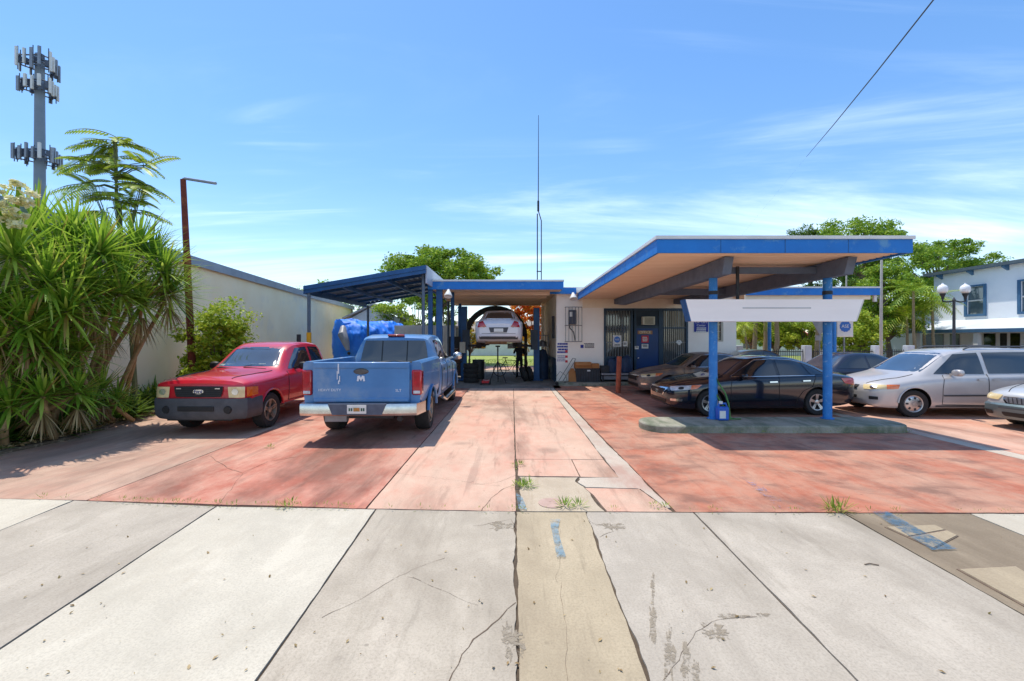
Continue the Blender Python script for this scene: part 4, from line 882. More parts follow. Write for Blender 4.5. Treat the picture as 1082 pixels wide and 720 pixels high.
MB().bx(XR - .2, XR, YW + .203, YB, 0, ZT).build('side_wall', WALLW, office); MB().bx(XL, XR, YB, YB + .2, 0, ZT).build('rear_wall', WALLW, office)
MB().bx(XL - .05, XR + .25, YW - .02, YB + .3, ZT + .003, ZT + .22).build('roof', WHITE, office)
MB().bx(XL - .3, 2.68, YW - .28, YW - .24, wz(312) + .02, wz(305)).build('fascia', BLUE, office); MB().bx(XL - .3, 2.68, YW - .238, YW - .022, wz(311) + .02, wz(307)).build('eave', SOFFIT, office)
MB().bx(x0, x1, YW + 2.0, YW + 2.1, 0, 3).build('interior_wall', surf('dim_interior', S(90, 92, 90), S(60, 64, 66), 2, .9), office)
MB().bx(x0, x1, YW + .2, YW + 2, .0, .02).build('interior_floor', DARK, office)
FR = surf('storefront_teal', S(30, 62, 84), S(24, 50, 70), 2, .5)
fm = MB(); d0, d1 = wx(670), wx(696)
for a in (x0, wx(666.5), d0, d1, wx(698.2), x1 - .1): fm.bx(a, a + .09, YW - .03, YW + .12, zb, zt)
fm.bx(x0, x1, YW - .028, YW + .118, zt - .10, zt - .002); fm.bx(d0, d1, YW - .026, YW + .1, 2.34, 2.44)
fm.bx(x0 + .1, d0 - .05, YW - .02, YW + .1, .14, 1.15); fm.bx(d1 + .05, x1 - .05, YW - .02, YW + .1, .14, .7); fm.bx(d1 + .05, x1 - .05, YW - .022, YW + .1, wz(347.5), wz(346))
fm.build('storefront_frame', FR, office)
BARS = surf('window_bars', S(120, 124, 124), S(96, 100, 102), 5, .6)
for a, b, lo in ((x0 + .09, wx(666.5), 1.15), (wx(698.2) + .09, x1 - .1, .7)):
    wn = MB().bx(a, b, YW + .05, YW + .06, lo, zt - .10).build('window', PANE, office)
    bm_ = MB(); n = 9 if a < 5 else 11
    for k in range(n): bx_ = a + (b - a) * (k + .5) / n; bm_.bx(bx_ - .012, bx_ + .012, YW + .0, YW + .02, lo, zt - .10)
    bm_.bx(a, b, YW - .003, YW - .0005, 1.72, 1.76); bm_.build('window_bars', BARS, wn)
bl = MB()
for k in range(9): a = wx(700) + k * .105; bl.bx(a, a + .07, YW + .035, YW + .045, wz(345), zt - .12)
bl.build('blinds', surf('blind_cream', S(196, 192, 166), S(176, 170, 146), 4, .8), office)
DOORB = surf('door_blue', S(12, 62, 120), S(8, 50, 102), 1.2, .45, bump=.05, stain=S(30, 90, 150), stain_at=(.62, .9))
dr = MB().bx(d0 + .09, d1, YW + .0, YW + .05, .14, 2.34).build('door', DOORB, office); MB().bx(d0 + .09, d1, YW + .0, YW + .04, 2.44, zt - .1).build('transom', surf('transom_dark', S(34, 54, 70), S(28, 46, 60)), office)
MB().lathe([(0, .07), (.03, .06), (.035, .03), (.015, 0)], 14, Matrix.Translation((d0 + .17, YW, 1.08)) @ Matrix.Rotation(R(90), 4, 'X')).build('handle', ALLOY, dr, True)
ac = MB().bx(wx(677.5), wx(690.5), YW - .22, YW + .0, wz(343.5), wz(335)).build('air_conditioner', surf('ac_cream', S(206, 204, 184), S(186, 182, 160), 6, .6), office, True, .015)
gm = MB()
for k in range(7): z = wz(342.5) + k * .04; gm.bx(wx(679.5), wx(688.8), YW - .226, YW - .222, z, z + .02)
gm.build('grille', surf('ac_grille', S(120, 116, 96), S(104, 100, 82)), ac)
# door signs
RED = surf('sign_red', S(206, 44, 52), S(190, 36, 44), 4, .5); NAVY = surf('sign_navy', S(36, 52, 150), S(30, 44, 132), 5, .6); INK = surf('sign_ink', S(60, 60, 74)); WOOD = surf('sign_wood', S(172, 130, 90), S(140, 98, 62), 8, .7)
def plaque(name, label, x, z, w_, h_, mat, y=YW - .02, th=.012, cat='sign', parent=None):
    o = MB().bx(x - w_ / 2, x + w_ / 2, y - th, y, z - h_ / 2, z + h_ / 2).build(name, mat, parent, False, .003)
    if parent is None: tag(o, label, cat)
    return o
def blurbs(o, x, z, w_, rows, lh, mat, y, seed=1, name='lettering', dense=.78):
    """rows of small block marks, for lines too small to read in the photo"""
    rr = random.Random(seed); m = MB()
    for i in range(rows):
        a = x - w_ / 2 + rr.uniform(0, .12) * w_
        while a < x + w_ / 2 - .02:
            L = min(rr.uniform(.5, 1.6) * lh, x + w_ / 2 - a); zz = z - i * lh * 1.55
            m.bx(a, a + L * dense, y - .006, y, zz - lh / 2, zz + lh / 2); a += L
    m.build(name, mat, o)
sg = plaque('office_sign', 'wooden arched sign across the blue door reading OFFICE', wx(681.5), wz(351.5), .62, .15, WOOD, YW - .003); text('OFFICE', .15, facing((wx(681.5), YW - .017, wz(351.4))), surf('sign_cream', S(236, 226, 200)), 'lettering', sg)
sg = plaque('red_notice', 'square red notice on the blue office door', wx(681.5), wz(358.5), .30, .30, RED, YW - .003); blurbs(sg, wx(681.5), wz(356.8), .22, 3, .045, WHITE, YW - .016, 3)
sg = plaque('paper_notice', 'white paper notice under the red one on the door', wx(681.5), wz(366), .28, .19, WHITE, YW - .003); blurbs(sg, wx(681.5), wz(364.6), .22, 3, .025, INK, YW - .016, 4)
sg = plaque('paper_notice', 'small white card on the lock side of the blue door', wx(672.5), wz(367.5), .16, .13, WHITE, YW - .035); blurbs(sg, wx(672.5), wz(366.5), .12, 2, .022, INK, YW - .049, 5)
def disc(o, x, z, r_, y, mat, tcol, s, size):
    pts = []
    for k in range(48): rr = r_ * (1.0 if (k // 2) % 2 else .93); a = 2 * math.pi * k / 48; pts.append((rr * math.cos(a), rr * math.sin(a)))
    e = MB().prism(pts, 0, .004, M=facing((x, y, z))).build('emblem', mat, o); text(s, size, facing((x, y - .0045, z)), tcol, 'lettering', e)
ASEB = surf('ase_blue', S(44, 110, 190), S(36, 96, 176), 4, .5)
sg = plaque('window_sign', 'white sign with a blue gear emblem in the window left of the door', wx(652), wz(360.5), .36, .47, WHITE, YW - .004); disc(sg, wx(652), wz(359), .135, YW - .017, ASEB, WHITE, 'ASE', .11); blurbs(sg, wx(652), wz(364.2), .26, 2, .025, INK, YW - .017, 6)
sg = plaque('paper_notice', 'small white paper in the window beside the door frame', wx(660.5), wz(363.5), .19, .21, WHITE, YW - .004); blurbs(sg, wx(660.5), wz(362.5), .14, 3, .02, INK, YW - .017, 8)
sg = MB(); 
for k in range(5): sg.lathe([(.035, 0), (.035, .004), (0, .004)], 12, facing((wx(717.5) + .09 * math.cos(R(k * 45)), YW - .004, wz(362) + .07 * math.sin(R(k * 45)))))
sg.lathe([(.07, 0), (.07, .004), (0, .004)], 16, facing((wx(717.5), YW - .004, wz(363))))
tag(sg.build('window_sticker', WHITE), 'white flower-shaped sticker on the barred window right of the door', 'sticker')
# painted wall lettering: blue lines and small red marks
sg = plaque('wall_notice', 'white painted notice with blue lines near the left corner of the office', wx(594.2), wz(374), .52, .98, WALLW, YW - .002, .008); blurbs(sg, wx(594.2), wz(363.6), .46, 4, .075, NAVY, YW - .0105, 11, dense=.9); blurbs(sg, wx(593), wz(376.2), .36, 4, .045, surf('faint_ink', S(150, 150, 176)), YW - .0105, 12)
rm = MB()
for py in (371.5, 377, 382): rm.bx(wx(597.2), wx(599.8), YW - .017, YW - .0105, wz(py) - .05, wz(py) + .05)
rm.build('price_mark', RED, sg)
sg = plaque('wall_notice', 'small pale notice with a dark square beside the meter cage', wx(620.5), wz(366), .62, .30, WALLW, YW - .002, .01); blurbs(sg, wx(622.5), wz(363.3), .46, 4, .035, INK, YW - .0125, 13); MB().bx(wx(613.3), wx(616.6), YW - .018, YW - .0125, wz(368), wz(364.5)).build('dark_square', NAVY, sg)
bs = plaque('car_care_sign', 'small blue sign reading Car Care Center on the white office wall', wx(740.6), wz(344.6), .66, .56, WHITE, YW - .002, .016)
MB().bx(wx(740.6) - .30, wx(740.6) + .30, YW - .024, YW - .0185, wz(344.6) - .25, wz(344.6) + .25).build('blue_panel', NAVY, bs)
text('Car Care', .135, facing((wx(740.6), YW - .026, wz(340.6))), WHITE, 'lettering', bs); text('Center', .13, facing((wx(740.6), YW - .026, wz(344))), WHITE, 'lettering', bs); blurbs(bs, wx(740.6), wz(346.8), .42, 3, .045, WHITE, YW - .0245, 17)
# jalousie window in the white wall
jw = MB(); a, b, lo, hi = wx(754), wx(764), wz(361), wz(326)
jw.bx(a, a + .05, YW - .02, YW + .1, lo, hi); jw.bx(b - .09, b, YW - .02, YW + .1, lo, hi); jw.bx(a, b, YW - .018, YW + .1, lo, lo + .05)
for k in range(5): z = lo + (hi - lo) * (k + .5) / 5; jw.bx(a + .05, b - .09, YW + .0, YW + .012, z - .012, z + .012)
jo = jw.build('window_frame', surf('window_beige', S(186, 180, 164), S(170, 164, 148)), office); MB().bx(a, b, YW + .06, YW + .07, lo, hi).build('pane', TINT, jo)
# meter in a cage
ax, bx_, az, bz = wx(597), wx(614), wz(361), wz(325)
mc = thing('meter_cage', 'tall steel cage over a grey electric meter on the cream wall', 'meter', (ax, YW, az))
cg = MB(); yk = YW - .22
for k in range(6): x = ax + (bx_ - ax) * k / 5; cg.tube([(x, yk, az), (x, yk, bz)], .011, 6)
for z in (az, (az + bz) / 2 - .05, bz):
    cg.tube([(ax, yk, z), (bx_, yk, z)], .015, 6); cg.tube([(ax, yk, z), (ax, YW, z)], .015, 6); cg.tube([(bx_, yk, z), (bx_, YW, z)], .015, 6)
cg.build('cage', surf('cage_grey', S(120, 122, 120), S(96, 96, 96), 9, .6), mc)
MB().bx(wx(600.5), wx(608.5), YW - .16, YW - .001, wz(343), wz(328)).build('meter_box', surf('meter_grey', S(70, 76, 92), S(56, 62, 78), 5, .5), mc, False, .02); MB().bx(wx(601.5), wx(604.5), YW - .166, YW - .161, wz(335), wz(330)).build('meter_label', WHITE, mc)
cb = MB().tube([(wx(601), YW - .03, wz(343)), (wx(602), YW - .05, wz(347)), (wx(606), YW - .03, wz(351)), (wx(607.5), YW - .03, wz(360))], .02, 6); cb.build('conduit', DARK, mc, True)
# flood lamps
def flood(label, p, ang=0.0):
    t_ = thing('flood_lamp', label, 'lamp', p)
    MB().tube([p, V(p) + V((0, -.12, .05)), V(p) + V((0, -.16, .0))], .03, 8).build('bracket', WHITE, t_, True)
    MB().lathe([(.04, .16), (.06, .1), (.11, .0), (.15, -.10), (.155, -.14), (.0, -.10)], 20, Matrix.Translation(V(p) + V((0, -.2, -.06))) @ Matrix.Rotation(R(-25), 4, 'X')).build('lamp_head', WHITE, t_, True)
flood('white bell-shaped flood lamp at the left end of the bay fascia', A(474.5, 309, 16.95)); flood('white flood lamp on the office eave beside the canopy corner', A(605, 312, YW - .32))
MB().tube([A(583, 311, 17.0), A(588, 313, 17.0), A(592, 309, 17.0)], .03, 6)
# ledge in front of the office
lg = MB().prism([(XL + .0, YW - .95), (3.9, YW - 1.0), (4.2, YW - .65), (7.2, YW - .62), (7.2, YW - .003), (XL, YW - .003)], -.05, .12).build('entrance_step', MOSSY, None, True, .02); tag(lg, 'worn concrete step along the foot of the office wall', 'step')
# ---------------------------------------------------------------- service bay roof
YF = 17.2; bz0, bz1 = ZA(306, YF), ZA(297.6, YF); bxl, bxr = XA(452, YF), XA(595.5, YF)
bay = thing('service_bay', 'open service bay with flat blue-edged roof on steel posts beside the office', 'canopy', (bxl, YF, 0))
MB().bx(bxl, bxr, YF, YF + .06, bz0, bz1).build('fascia', BLUE, bay); MB().bx(bxl - .02, bxr + .02, YF - .03, YF + .12, bz1 + .002, bz1 + .07).build('roof_edge', WHITE, bay)
MB().bx(bxl, bxl + .05, YF + .062, 26.2, bz0, bz1).build('fascia', BLUE, bay); MB().bx(bxl + .052, bxr, YF + .062, 26.4, bz0 + .05, bz1 - .01).build('roof_deck', SOFFIT, bay); MB().bx(bxl, bxr, YF + .122, 26.5, bz1 - .005, bz1 + .06).build('roof_cover', WHITE, bay)
sj = MB()
for k in range(1, 6): sj.bx(bxl + .06, XL - .3, YF + .062 + k * 1.45, YF + .14 + k * 1.45, bz0 - .08, bz0 + .048)
sj.build('joist', SOFFIT, bay)
for (px, y, wd) in ((454.5, 17.3, .17), (464, 17.3, .24), (478, 18.6, .14), (486, 24.5, .16)):
    x = XA(px, y); MB().bx(x - wd / 2, x + wd / 2, y, y + .14, 0, bz0 + .04).build('post', STEELB, bay, False, .01)
MB().bx(XA(572, 25.6), XL - .02, 25.6, 25.7, 0, bz0).build('rear_panel', WALLW, bay)
MB().bx(bxl + .1, XA(493, 25.6), 26.0, 26.1, 2.6, bz0 - .02).build('rear_beam', STEELB, bay)
# two-post lift
lift = thing('car_lift', 'blue two-post car lift holding up the white sedan', 'car lift', (-.54, 20.3, 0))
for x, sgn in ((-2.2, 1), (1.12, -1)):
    c_ = MB().bx(x - .13, x + .13, 20.2, 20.5, .02, 3.3); c_.bx(x - .28, x + .28, 20.05, 20.65, 0, .03); c_.build('column', STEELB, lift, False, .01)
    cr_ = MB().bx(x - .16 + sgn * .12, x + .16 + sgn * .12, 20.12, 20.2, 1.4, 2.3); cr_.build('carriage', surf('lift_grey', S(70, 84, 96), S(56, 66, 78)), lift)
    for yy in (18.7, 21.9): a_ = MB().bar((x + sgn * .2, 20.3, 1.56), (-.54 - sgn * .62, yy, 1.62), .12, .09); a_.lathe([(.08, 0), (.08, .1), (0, .1)], 12, Matrix.Translation((-.54 - sgn * .62, yy, 1.66))); a_.build('swing_arm', DARK, lift)
MB().bx(-2.36, -2.1, 20.02, 20.19, 1.25, 1.75).build('control_box', surf('control_box_pale', S(206, 206, 190), S(186, 186, 170), 4, .5), lift, False, .015)
MB().tube([(-2.2, 20.1, 1.25), (-2.25, 20.05, .9), (-2.5, 19.9, .5), (-2.4, 19.8, .02), (-1.9, 19.7, .02)], .02, 6).build('hydraulic_hose', BLACK, lift, True)
# ---------------------------------------------------------------- front canopy
YC0, YC1 = 8.5, YW - .02; cx0, cx1 = 2.77, 7.66; cz0, cz1 = 3.56, 3.80
cp = thing('front_canopy', 'wide flat canopy with blue fascia on two round posts over the parked sedan', 'canopy', (4.4, 9.73, .15))
MB().bx(cx0, cx1, YC0, YC0 + .05, cz0 - .02, cz1).build('fascia', BLUE, cp); MB().bx(cx0, cx0 + .05, YC0 + .052, YC1, cz0 - .02, cz1).build('fascia', BLUE, cp); MB().bx(cx1 - .05, cx1, YC0 + .052, YC1, cz0 - .02, cz1).build('fascia', BLUE, cp)
jn = MB()
for x in (cx0 + 1.22, cx0 + 2.45, cx0 + 3.66): jn.bx(x - .006, x + .006, YC0 - .003, YC0 + .02, cz0 - .018, cz1 - .002)
for y in (10.9, 13.3, 15.7): jn.bx(cx0 - .003, cx0 + .02, y - .006, y + .006, cz0 - .018, cz1 - .002)
jn.build('fascia_joint', STEELB, cp)
MB().bx(cx0 - .03, cx1 + .03, YC0 - .03, YC1, cz1 + .002, cz1 + .065).build('roof_edge', WHITE, cp)
sf = MB(); n = 58; 
for k in range(n):
    y = YC0 + .055 + (YC1 - YC0 - .06) * k / n; d = (YC1 - YC0 - .06) / n
    sf.add([(cx0 + .052, y, cz0 + .05), (cx1 - .052, y, cz0 + .05), (cx1 - .052, y + d * .30, cz0 + .015), (cx0 + .052, y + d * .30, cz0 + .015), (cx1 - .052, y + d * .7, cz0 + .015), (cx0 + .052, y + d * .7, cz0 + .015), (cx1 - .052, y + d, cz0 + .05), (cx0 + .052, y + d, cz0 + .05)], [(0, 1, 2, 3), (3, 2, 4, 5), (5, 4, 6, 7)])
sf.build('soffit', SOFFIT, cp)
for x in (4.4, 6.9):
    b_ = MB(); hh = .34
    b_.add([(x - .09, YC0 + .5, cz0 - .003), (x - .09, YC0 + .62, cz0 - hh), (x - .09, YW - 1.3, cz0 - hh), (x - .09, YW - .03, cz0 - .2), (x - .09, YW - .03, cz0 - .003), (x + .09, YC0 + .5, cz0 - .003), (x + .09, YC0 + .62, cz0 - hh), (x + .09, YW - 1.3, cz0 - hh), (x + .09, YW - .03, cz0 - .2), (x + .09, YW - .03, cz0 - .003)],
           [(0, 1, 2, 3, 4), (9, 8, 7, 6, 5)] + [(i, i + 5, (i + 1) % 5 + 5, (i + 1) % 5) for i in range(5)])
    b_.build('beam', BEAM, cp)
    z1 = cz0 - hh
    p_ = MB().lathe([(.13, .152), (.13, .17), (.088, .172), (.088, z1), (.0, z1)], 28, Matrix.Translation((x, 9.73, 0))); po = p_.build('post', POSTB, cp, True)
    MB().lathe([(.095, 2.86), (.098, 2.9), (.095, 2.94)], 28, Matrix.Translation((x, 9.73, 0))).build('collar', DARK, po, True)
MB().bx(4.492, 6.808, 9.95, 10.05, cz0 - .2, cz0 - .06).build('cross_beam', BEAM, cp); MB().bx(4.492, 6.808, 14.2, 14.32, cz0 - .26, cz0 - .06).build('cross_beam', BEAM, cp)
MB().bx(5.0, 5.06, 9.9, 9.94, 2.62, cz0 - .05).build('hanger_rod', DARK, cp)
lt = thing('ceiling_lamp', 'small dark lamp hanging under the canopy soffit behind the left post', 'lamp', A(715, 296, 14.0)); p = A(715, 296, 14.0)
MB().lathe([(.05, .0), (.07, -.04), (.3, -.10), (.3, -.13), (0, -.14)], 20, Matrix.Translation(V((p.x, p.y, p.z + .15)))).build('shade', DARK, lt, True); MB().tube([(p.x, p.y, p.z + .15), (p.x, p.y, cz0 + .01)], .02, 6).build('stem', DARK, lt)
# blank sign board slung in front of the posts
YS = 9.38; q = [A(724.5, 316.5, YS), A(912, 316.5, YS), A(904, 339.8, YS), A(730.5, 339.8, YS)]
bd = thing('blank_sign_board', 'long white blank sign board slung between the canopy posts', 'sign', q[3])
v_ = [p_ for p_ in q] + [p_ + V((0, .24, 0)) for p_ in q]
MB().add(v_, [(0, 1, 2, 3), (7, 6, 5, 4), (0, 4, 5, 1), (3, 2, 6, 7)]).build('board', surf('board_white', S(251, 250, 248), S(244, 243, 241), 1.5, .6, stain=S(206, 203, 198), stain_at=(.6, .9), stretch=(.4, 1, 3)), bd)
MB().add([v_[i] for i in (0, 3, 7, 4)] + [v_[i] + V((-.03, 0, 0)) for i in (0, 3, 7, 4)], [(0, 1, 2, 3), (4, 5, 6, 7), (0, 1, 5, 4), (1, 2, 6, 5), (2, 3, 7, 6), (3, 0, 4, 7)]).build('end_cap', STEELB, bd); MB().add([v_[i] for i in (1, 2, 6, 5)] + [v_[i] + V((.03, 0, 0)) for i in (1, 2, 6, 5)], [(0, 1, 2, 3), (4, 5, 6, 7), (0, 1, 5, 4), (1, 2, 6, 5), (2, 3, 7, 6), (3, 0, 4, 7)]).build('end_cap', WHITE, bd)
MB().bx(q[0].x + 1.2, q[1].x - 1.1, YS - .006, YS + .002, q[0].z - .19, q[0].z - .175).build('board_seam', GALV, bd)
# side canopy east of the office
YE = 17.6; sx0, sx1, sz0, sz1 = XR + .3, XA(930, YE), ZA(312, YE), ZA(304.6, YE)
sc_ = thing('side_canopy', 'smaller blue-edged flat canopy on thin posts right of the office', 'canopy', (sx1, YE, 0))
MB().bx(sx0 - .5, sx1, YE, YE + .05, sz0, sz1).build('fascia', BLUE, sc_); MB().bx(sx0 - .5, sx1 + .03, YE - .02, YE + .1, sz1 + .002, sz1 + .06).build('roof_edge', WHITE, sc_)
MB().bx(sx0 - .5, sx1, YE + .052, 22.5, sz0 + .03, sz1 - .01).build('roof_deck', SOFFIT, sc_); MB().bx(sx0 - .5, sx1, YE + .102, 22.6, sz1 - .005, sz1 + .05).build('roof_cover', WHITE, sc_); MB().bx(sx1 - .16, sx1 - .06, YE + .08, YE + .18, sz0 - .25, sz0 + .02).build('downspout', WHITE, sc_)
MB().bx(sx0 - .5, sx1 - .3, YE + .1, YE + .16, sz0 - .16, sz0 + .02).build('edge_beam', CREAM, sc_)
for px, y in ((813, 21.0), (881.5, 18.0)): x = XA(px, y); MB().tube([(x, y, 0), (x, y, sz0 + .03)], .075, 16).build('post', POSTB, sc_, True)
# ---------------------------------------------------------------- metal carport
Y0, Y1 = 16.0, 22.9; la, lb = -7.45, -3.1; za, zb_ = ZA(303, Y0), ZA(281, Y0)
cpt = thing('metal_carport', 'sloping blue sheet-metal carport roof left of the service bay', 'carport', (la, Y0, 0))
sl_ = lambda x: za + (zb_ - za) * (x - la) / (lb - la)
rf = MB(); n = 20
for k in range(n):   # ribbed sheet, ribs along y
    x = la + (lb - la) * k / n; d = (lb - la) / n
    pr = [(x, 0), (x + d * .7, 0), (x + d * .78, .035), (x + d * .92, .035), (x + d, 0)]
    for (a, ha), (b, hb) in zip(pr, pr[1:]): rf.add([(a, Y0, sl_(a) + ha - .02), (b, Y0, sl_(b) + hb - .02), (b, Y1, sl_(b) + hb - .02), (a, Y1, sl_(a) + ha - .02)], [(0, 1, 2, 3)])
rf.build('roof_sheet', surf('carport_sheet', S(110, 126, 146), S(92, 106, 126), 2, .5, .2, stain=S(80, 90, 104), stain_at=(.55, .8)), cpt)
fb = MB()
for (dz0, dz1, yy) in ((-.13, .02, Y0 - .03), (-.26, -.135, Y0 + .0)):
    fb.add([(la - .05, yy, sl_(la) + dz0), (lb, yy, sl_(lb) + dz0), (lb, yy, sl_(lb) + dz1), (la - .05, yy, sl_(la) + dz1), (la - .05, yy + .05, sl_(la) + dz0), (lb, yy + .05, sl_(lb) + dz0), (lb, yy + .05, sl_(lb) + dz1), (la - .05, yy + .05, sl_(la) + dz1)], [(0, 1, 2, 3), (7, 6, 5, 4), (0, 4, 5, 1), (3, 2, 6, 7), (0, 3, 7, 4), (1, 5, 6, 2)])
fb.build('fascia', STEELB, cpt)
MB().bx(la - .08, la - .01, Y0 + .05, Y1, za - .26, za + .0).build('gutter', STEELB, cpt)
MB().bx(lb - .02, lb + .03, Y0 + .052, Y1, zb_ - .62, zb_ + .02).build('end_panel', surf('end_panel_grey', S(176, 184, 196), S(156, 164, 178), 2, .5), cpt)
pu = MB()
for y in (17.4, 18.8, 20.2, 21.6, 22.8): pu.add([(la, y, sl_(la) - .12), (lb - .03, y, sl_(lb) - .12), (lb - .03, y, sl_(lb) - .03), (la, y, sl_(la) - .03), (la, y + .06, sl_(la) - .12), (lb - .03, y + .06, sl_(lb) - .12), (lb - .03, y + .06, sl_(lb) - .03), (la, y + .06, sl_(la) - .03)], [(0, 1, 2, 3), (7, 6, 5, 4), (0, 4, 5, 1), (3, 2, 6, 7), (0, 3, 7, 4), (1, 5, 6, 2)])
for k in (.3, .65): x = la + (lb - la) * k; pu.bx(x - .04, x + .04, Y0 + .1, Y1 - .1, sl_(x) - .26, sl_(x) - .13)
pu.build('purlin', STEELB, cpt)
for x, y, h_ in ((la + .1, Y0 + .1, za - .27), (la + .1, Y1 - .2, za - .27), (lb - .15, Y0 + .3, zb_ - .3), (lb - .15, Y1 - .2, zb_ - .3)):
    po = MB().tube([(x, y, 0), (x, y, h_ + .08)], .06, 12).build('post', surf('post_grey_blue', S(96, 112, 128), S(80, 94, 110), 4, .5), cpt, True)
    if x < -5 and y < 17: MB().tube([(x, y, 0), (x, y, 2.12)], .085, 14).build('post_sleeve', YELLOW, po, True)
bo = MB().tube([(-7.55, 15.75, 0), (-7.55, 15.75, 2.05)], .07, 12).build('dark_bollard', DARK, None, True); tag(bo, 'dark steel bollard beside the yellow-sleeved carport post', 'bollard')
# arched fabric shelter behind the lift
ar = thing('arched_shelter', 'dark arched shelter frame behind the raised white sedan', 'shelter', (-.86, 23, 0)); cxm, rad_ = -.84, 1.62
sh = MB(); N_ = 18
for i in range(N_):
    for (y, ) in ((0,),): pass
    a0, a1 = math.pi * i / N_, math.pi * (i + 1) / N_
    for r0, r1 in ((rad_, rad_), ):
        P_ = lambda a, y, r_: V((cxm + r_ * math.cos(a) * 1.0, y, 2.02 + r_ * math.sin(a) * .96))
        sh.add([P_(a0, 22.6, rad_), P_(a1, 22.6, rad_), P_(a1, 25.3, rad_), P_(a0, 25.3, rad_), P_(a0, 22.6, rad_ - .30), P_(a1, 22.6, rad_ - .30), P_(a1, 25.3, rad_ - .04), P_(a0, 25.3, rad_ - .04)], [(0, 1, 2, 3), (7, 6, 5, 4), (0, 4, 5, 1), (3, 2, 6, 7)])
sh.build('arched_cover', surf('shelter_dark', S(58, 64, 64), S(40, 44, 46), 3, .8), ar, True)
for x in (cxm - rad_ + .05, cxm + rad_ - .05):
    for y in (22.7, 25.2): MB().tube([(x, y, 0), (x, y, 2.03)], .04, 8).build('leg', DARK, ar)
# ---------------------------------------------------------------- long warehouse on the left
wa, wb_ = V((-9.05, 5.0)), V((-12.9, 36.0)); dv = (wb_ - wa).normalized(); nv_ = V((-dv.y, dv.x))   # nv_ points left
wh = thing('warehouse', 'long plain cream warehouse wall with grey metal roof edge along the left', 'building', (wa.x, wa.y, 0))
def along(m, s0, s1, o0, o1, z0, z1): m.prism([tuple(wa + dv * s0 + nv_ * o0), tuple(wa + dv * s1 + nv_ * o0), tuple(wa + dv * s1 + nv_ * o1), tuple(wa + dv * s0 + nv_ * o1)], z0, z1); return m
Lw = (wb_ - wa).length
along(MB(), 0, Lw, 0.0, 9, -.1, 4.36).build('wall', WAREH, wh); along(MB(), -.1, Lw + .1, -.10, 9.1, 4.363, 4.44).build('roof', GALV, wh)
along(MB(), -.1, Lw + .1, -.14, -.105, 4.22, 4.5).build('roof_edge', surf('roof_edge_grey', S(150, 160, 172), S(132, 142, 156), 2, .5, .3), wh)
# ---------------------------------------------------------------- white two-storey building on the right
BX = 27.6; fy = lambda px: BX * F / (px - CX); 
rb = thing('white_two_storey_building', 'white two-storey building with blue trim and a low metal awning at the right edge', 'building', (BX, 29.1, 0))
WB = surf('pale_blue_white_stucco', S(240, 243, 246), S(228, 233, 238), .9, .85, bump=.5, bscale=24); TRB = surf('trim_slate_blue', S(70, 112, 148), S(58, 96, 130), 2, .6)
yA, yB_ = 8.0, 29.1
w1 = (fy(1040), fy(1022)); w2 = (21.6, fy(1079)); zlo, zhi = ZA(332, fy(1031)), ZA(303, fy(1031)); 
wl = MB(); ys = [yA, w2[0], w2[1], w1[0], w1[1], yB_]
wl.bx(BX, BX + .25, yA, yB_, 0, zlo); wl.bx(BX, BX + .25, yA, yB_, zhi, 6.0)
for a, b in ((yA, w2[0]), (w2[1], w1[0]), (w1[1], yB_)): wl.bx(BX, BX + .25, a, b, zlo, zhi)
wl.build('wall', WB, rb); MB().bx(BX + .253, BX + 12, yB_ - .25, yB_, 0, 6.0).build('wall', WB, rb); MB().bx(BX + .253, BX + 12, yA, yA + .25, 0, 6).build('wall', WB, rb)
MB().bx(BX - .38, BX + 12.3, yA - .4, yB_ + .3, 6.003, 6.12).build('roof', TRB, rb); MB().bx(BX - .43, BX - .383, yA - .4, yB_ + .3, 5.98, 6.16).build('fascia', surf('fascia_grey', S(86, 100, 108), S(70, 84, 92)), rb)
for y in (28.6, 26.7, 24.8, 22.9, 21.0): MB().prism([(-.0, 0), (-.34, 0), (-.34, -.1), (-.0, -.3)], 0, .12, M=Matrix.Translation((BX - .002, y, 6.0)) @ Matrix.Rotation(R(90), 4, 'X')).build('bracket', TRB, rb)
for a, b in (w1, w2):
    wf = MB(); 
    for (c0, c1, z0, z1) in ((a - .14, a, zlo - .14, zhi + .1), (b, b + .14, zlo - .14, zhi + .1), (a, b, zhi, zhi + .1), (a, b, zlo - .14, zlo)): wf.bx(BX - .07, BX - .002, c0, c1, z0, z1)
    wo_ = wf.build('window', TRB, rb); MB().bx(BX + .06, BX + .08, a, b, zlo, zhi).build('pane', glass('sky_pane', S(90, 108, 118), .06), wo_); MB().bx(BX + .0, BX + .05, a, b, (zlo + zhi) / 2 - .05, (zlo + zhi) / 2 + .03).build('sash_rail', WHITE, wo_)
aw = MB(); ax0 = BX - 1.95
aw.add([(ax0, 29.4, 2.42), (ax0, 9, 2.42), (BX - .01, 9, 3.05), (BX - .01, 29.4, 3.05), (ax0, 29.4, 2.36), (ax0, 9, 2.36), (BX - .01, 9, 2.99), (BX - .01, 29.4, 2.99)], [(0, 1, 2, 3), (7, 6, 5, 4), (0, 4, 5, 1), (3, 2, 6, 7), (0, 3, 7, 4), (1, 5, 6, 2)])
aw.build('awning', surf('awning_white', S(214, 222, 228), S(196, 206, 214), 1, .5), rb); MB().bx(ax0 - .05, ax0 - .003, 8.9, 29.45, 2.24, 2.44).build('awning_fascia', TRB, rb)
for px in (968, 1032, 1100): y = (ax0 + .15) * F / (px - CX); MB().bx(ax0 + .08, ax0 + .28, y - .13, y + .13, 0, 2.38).build('awning_post', WHITE, rb)
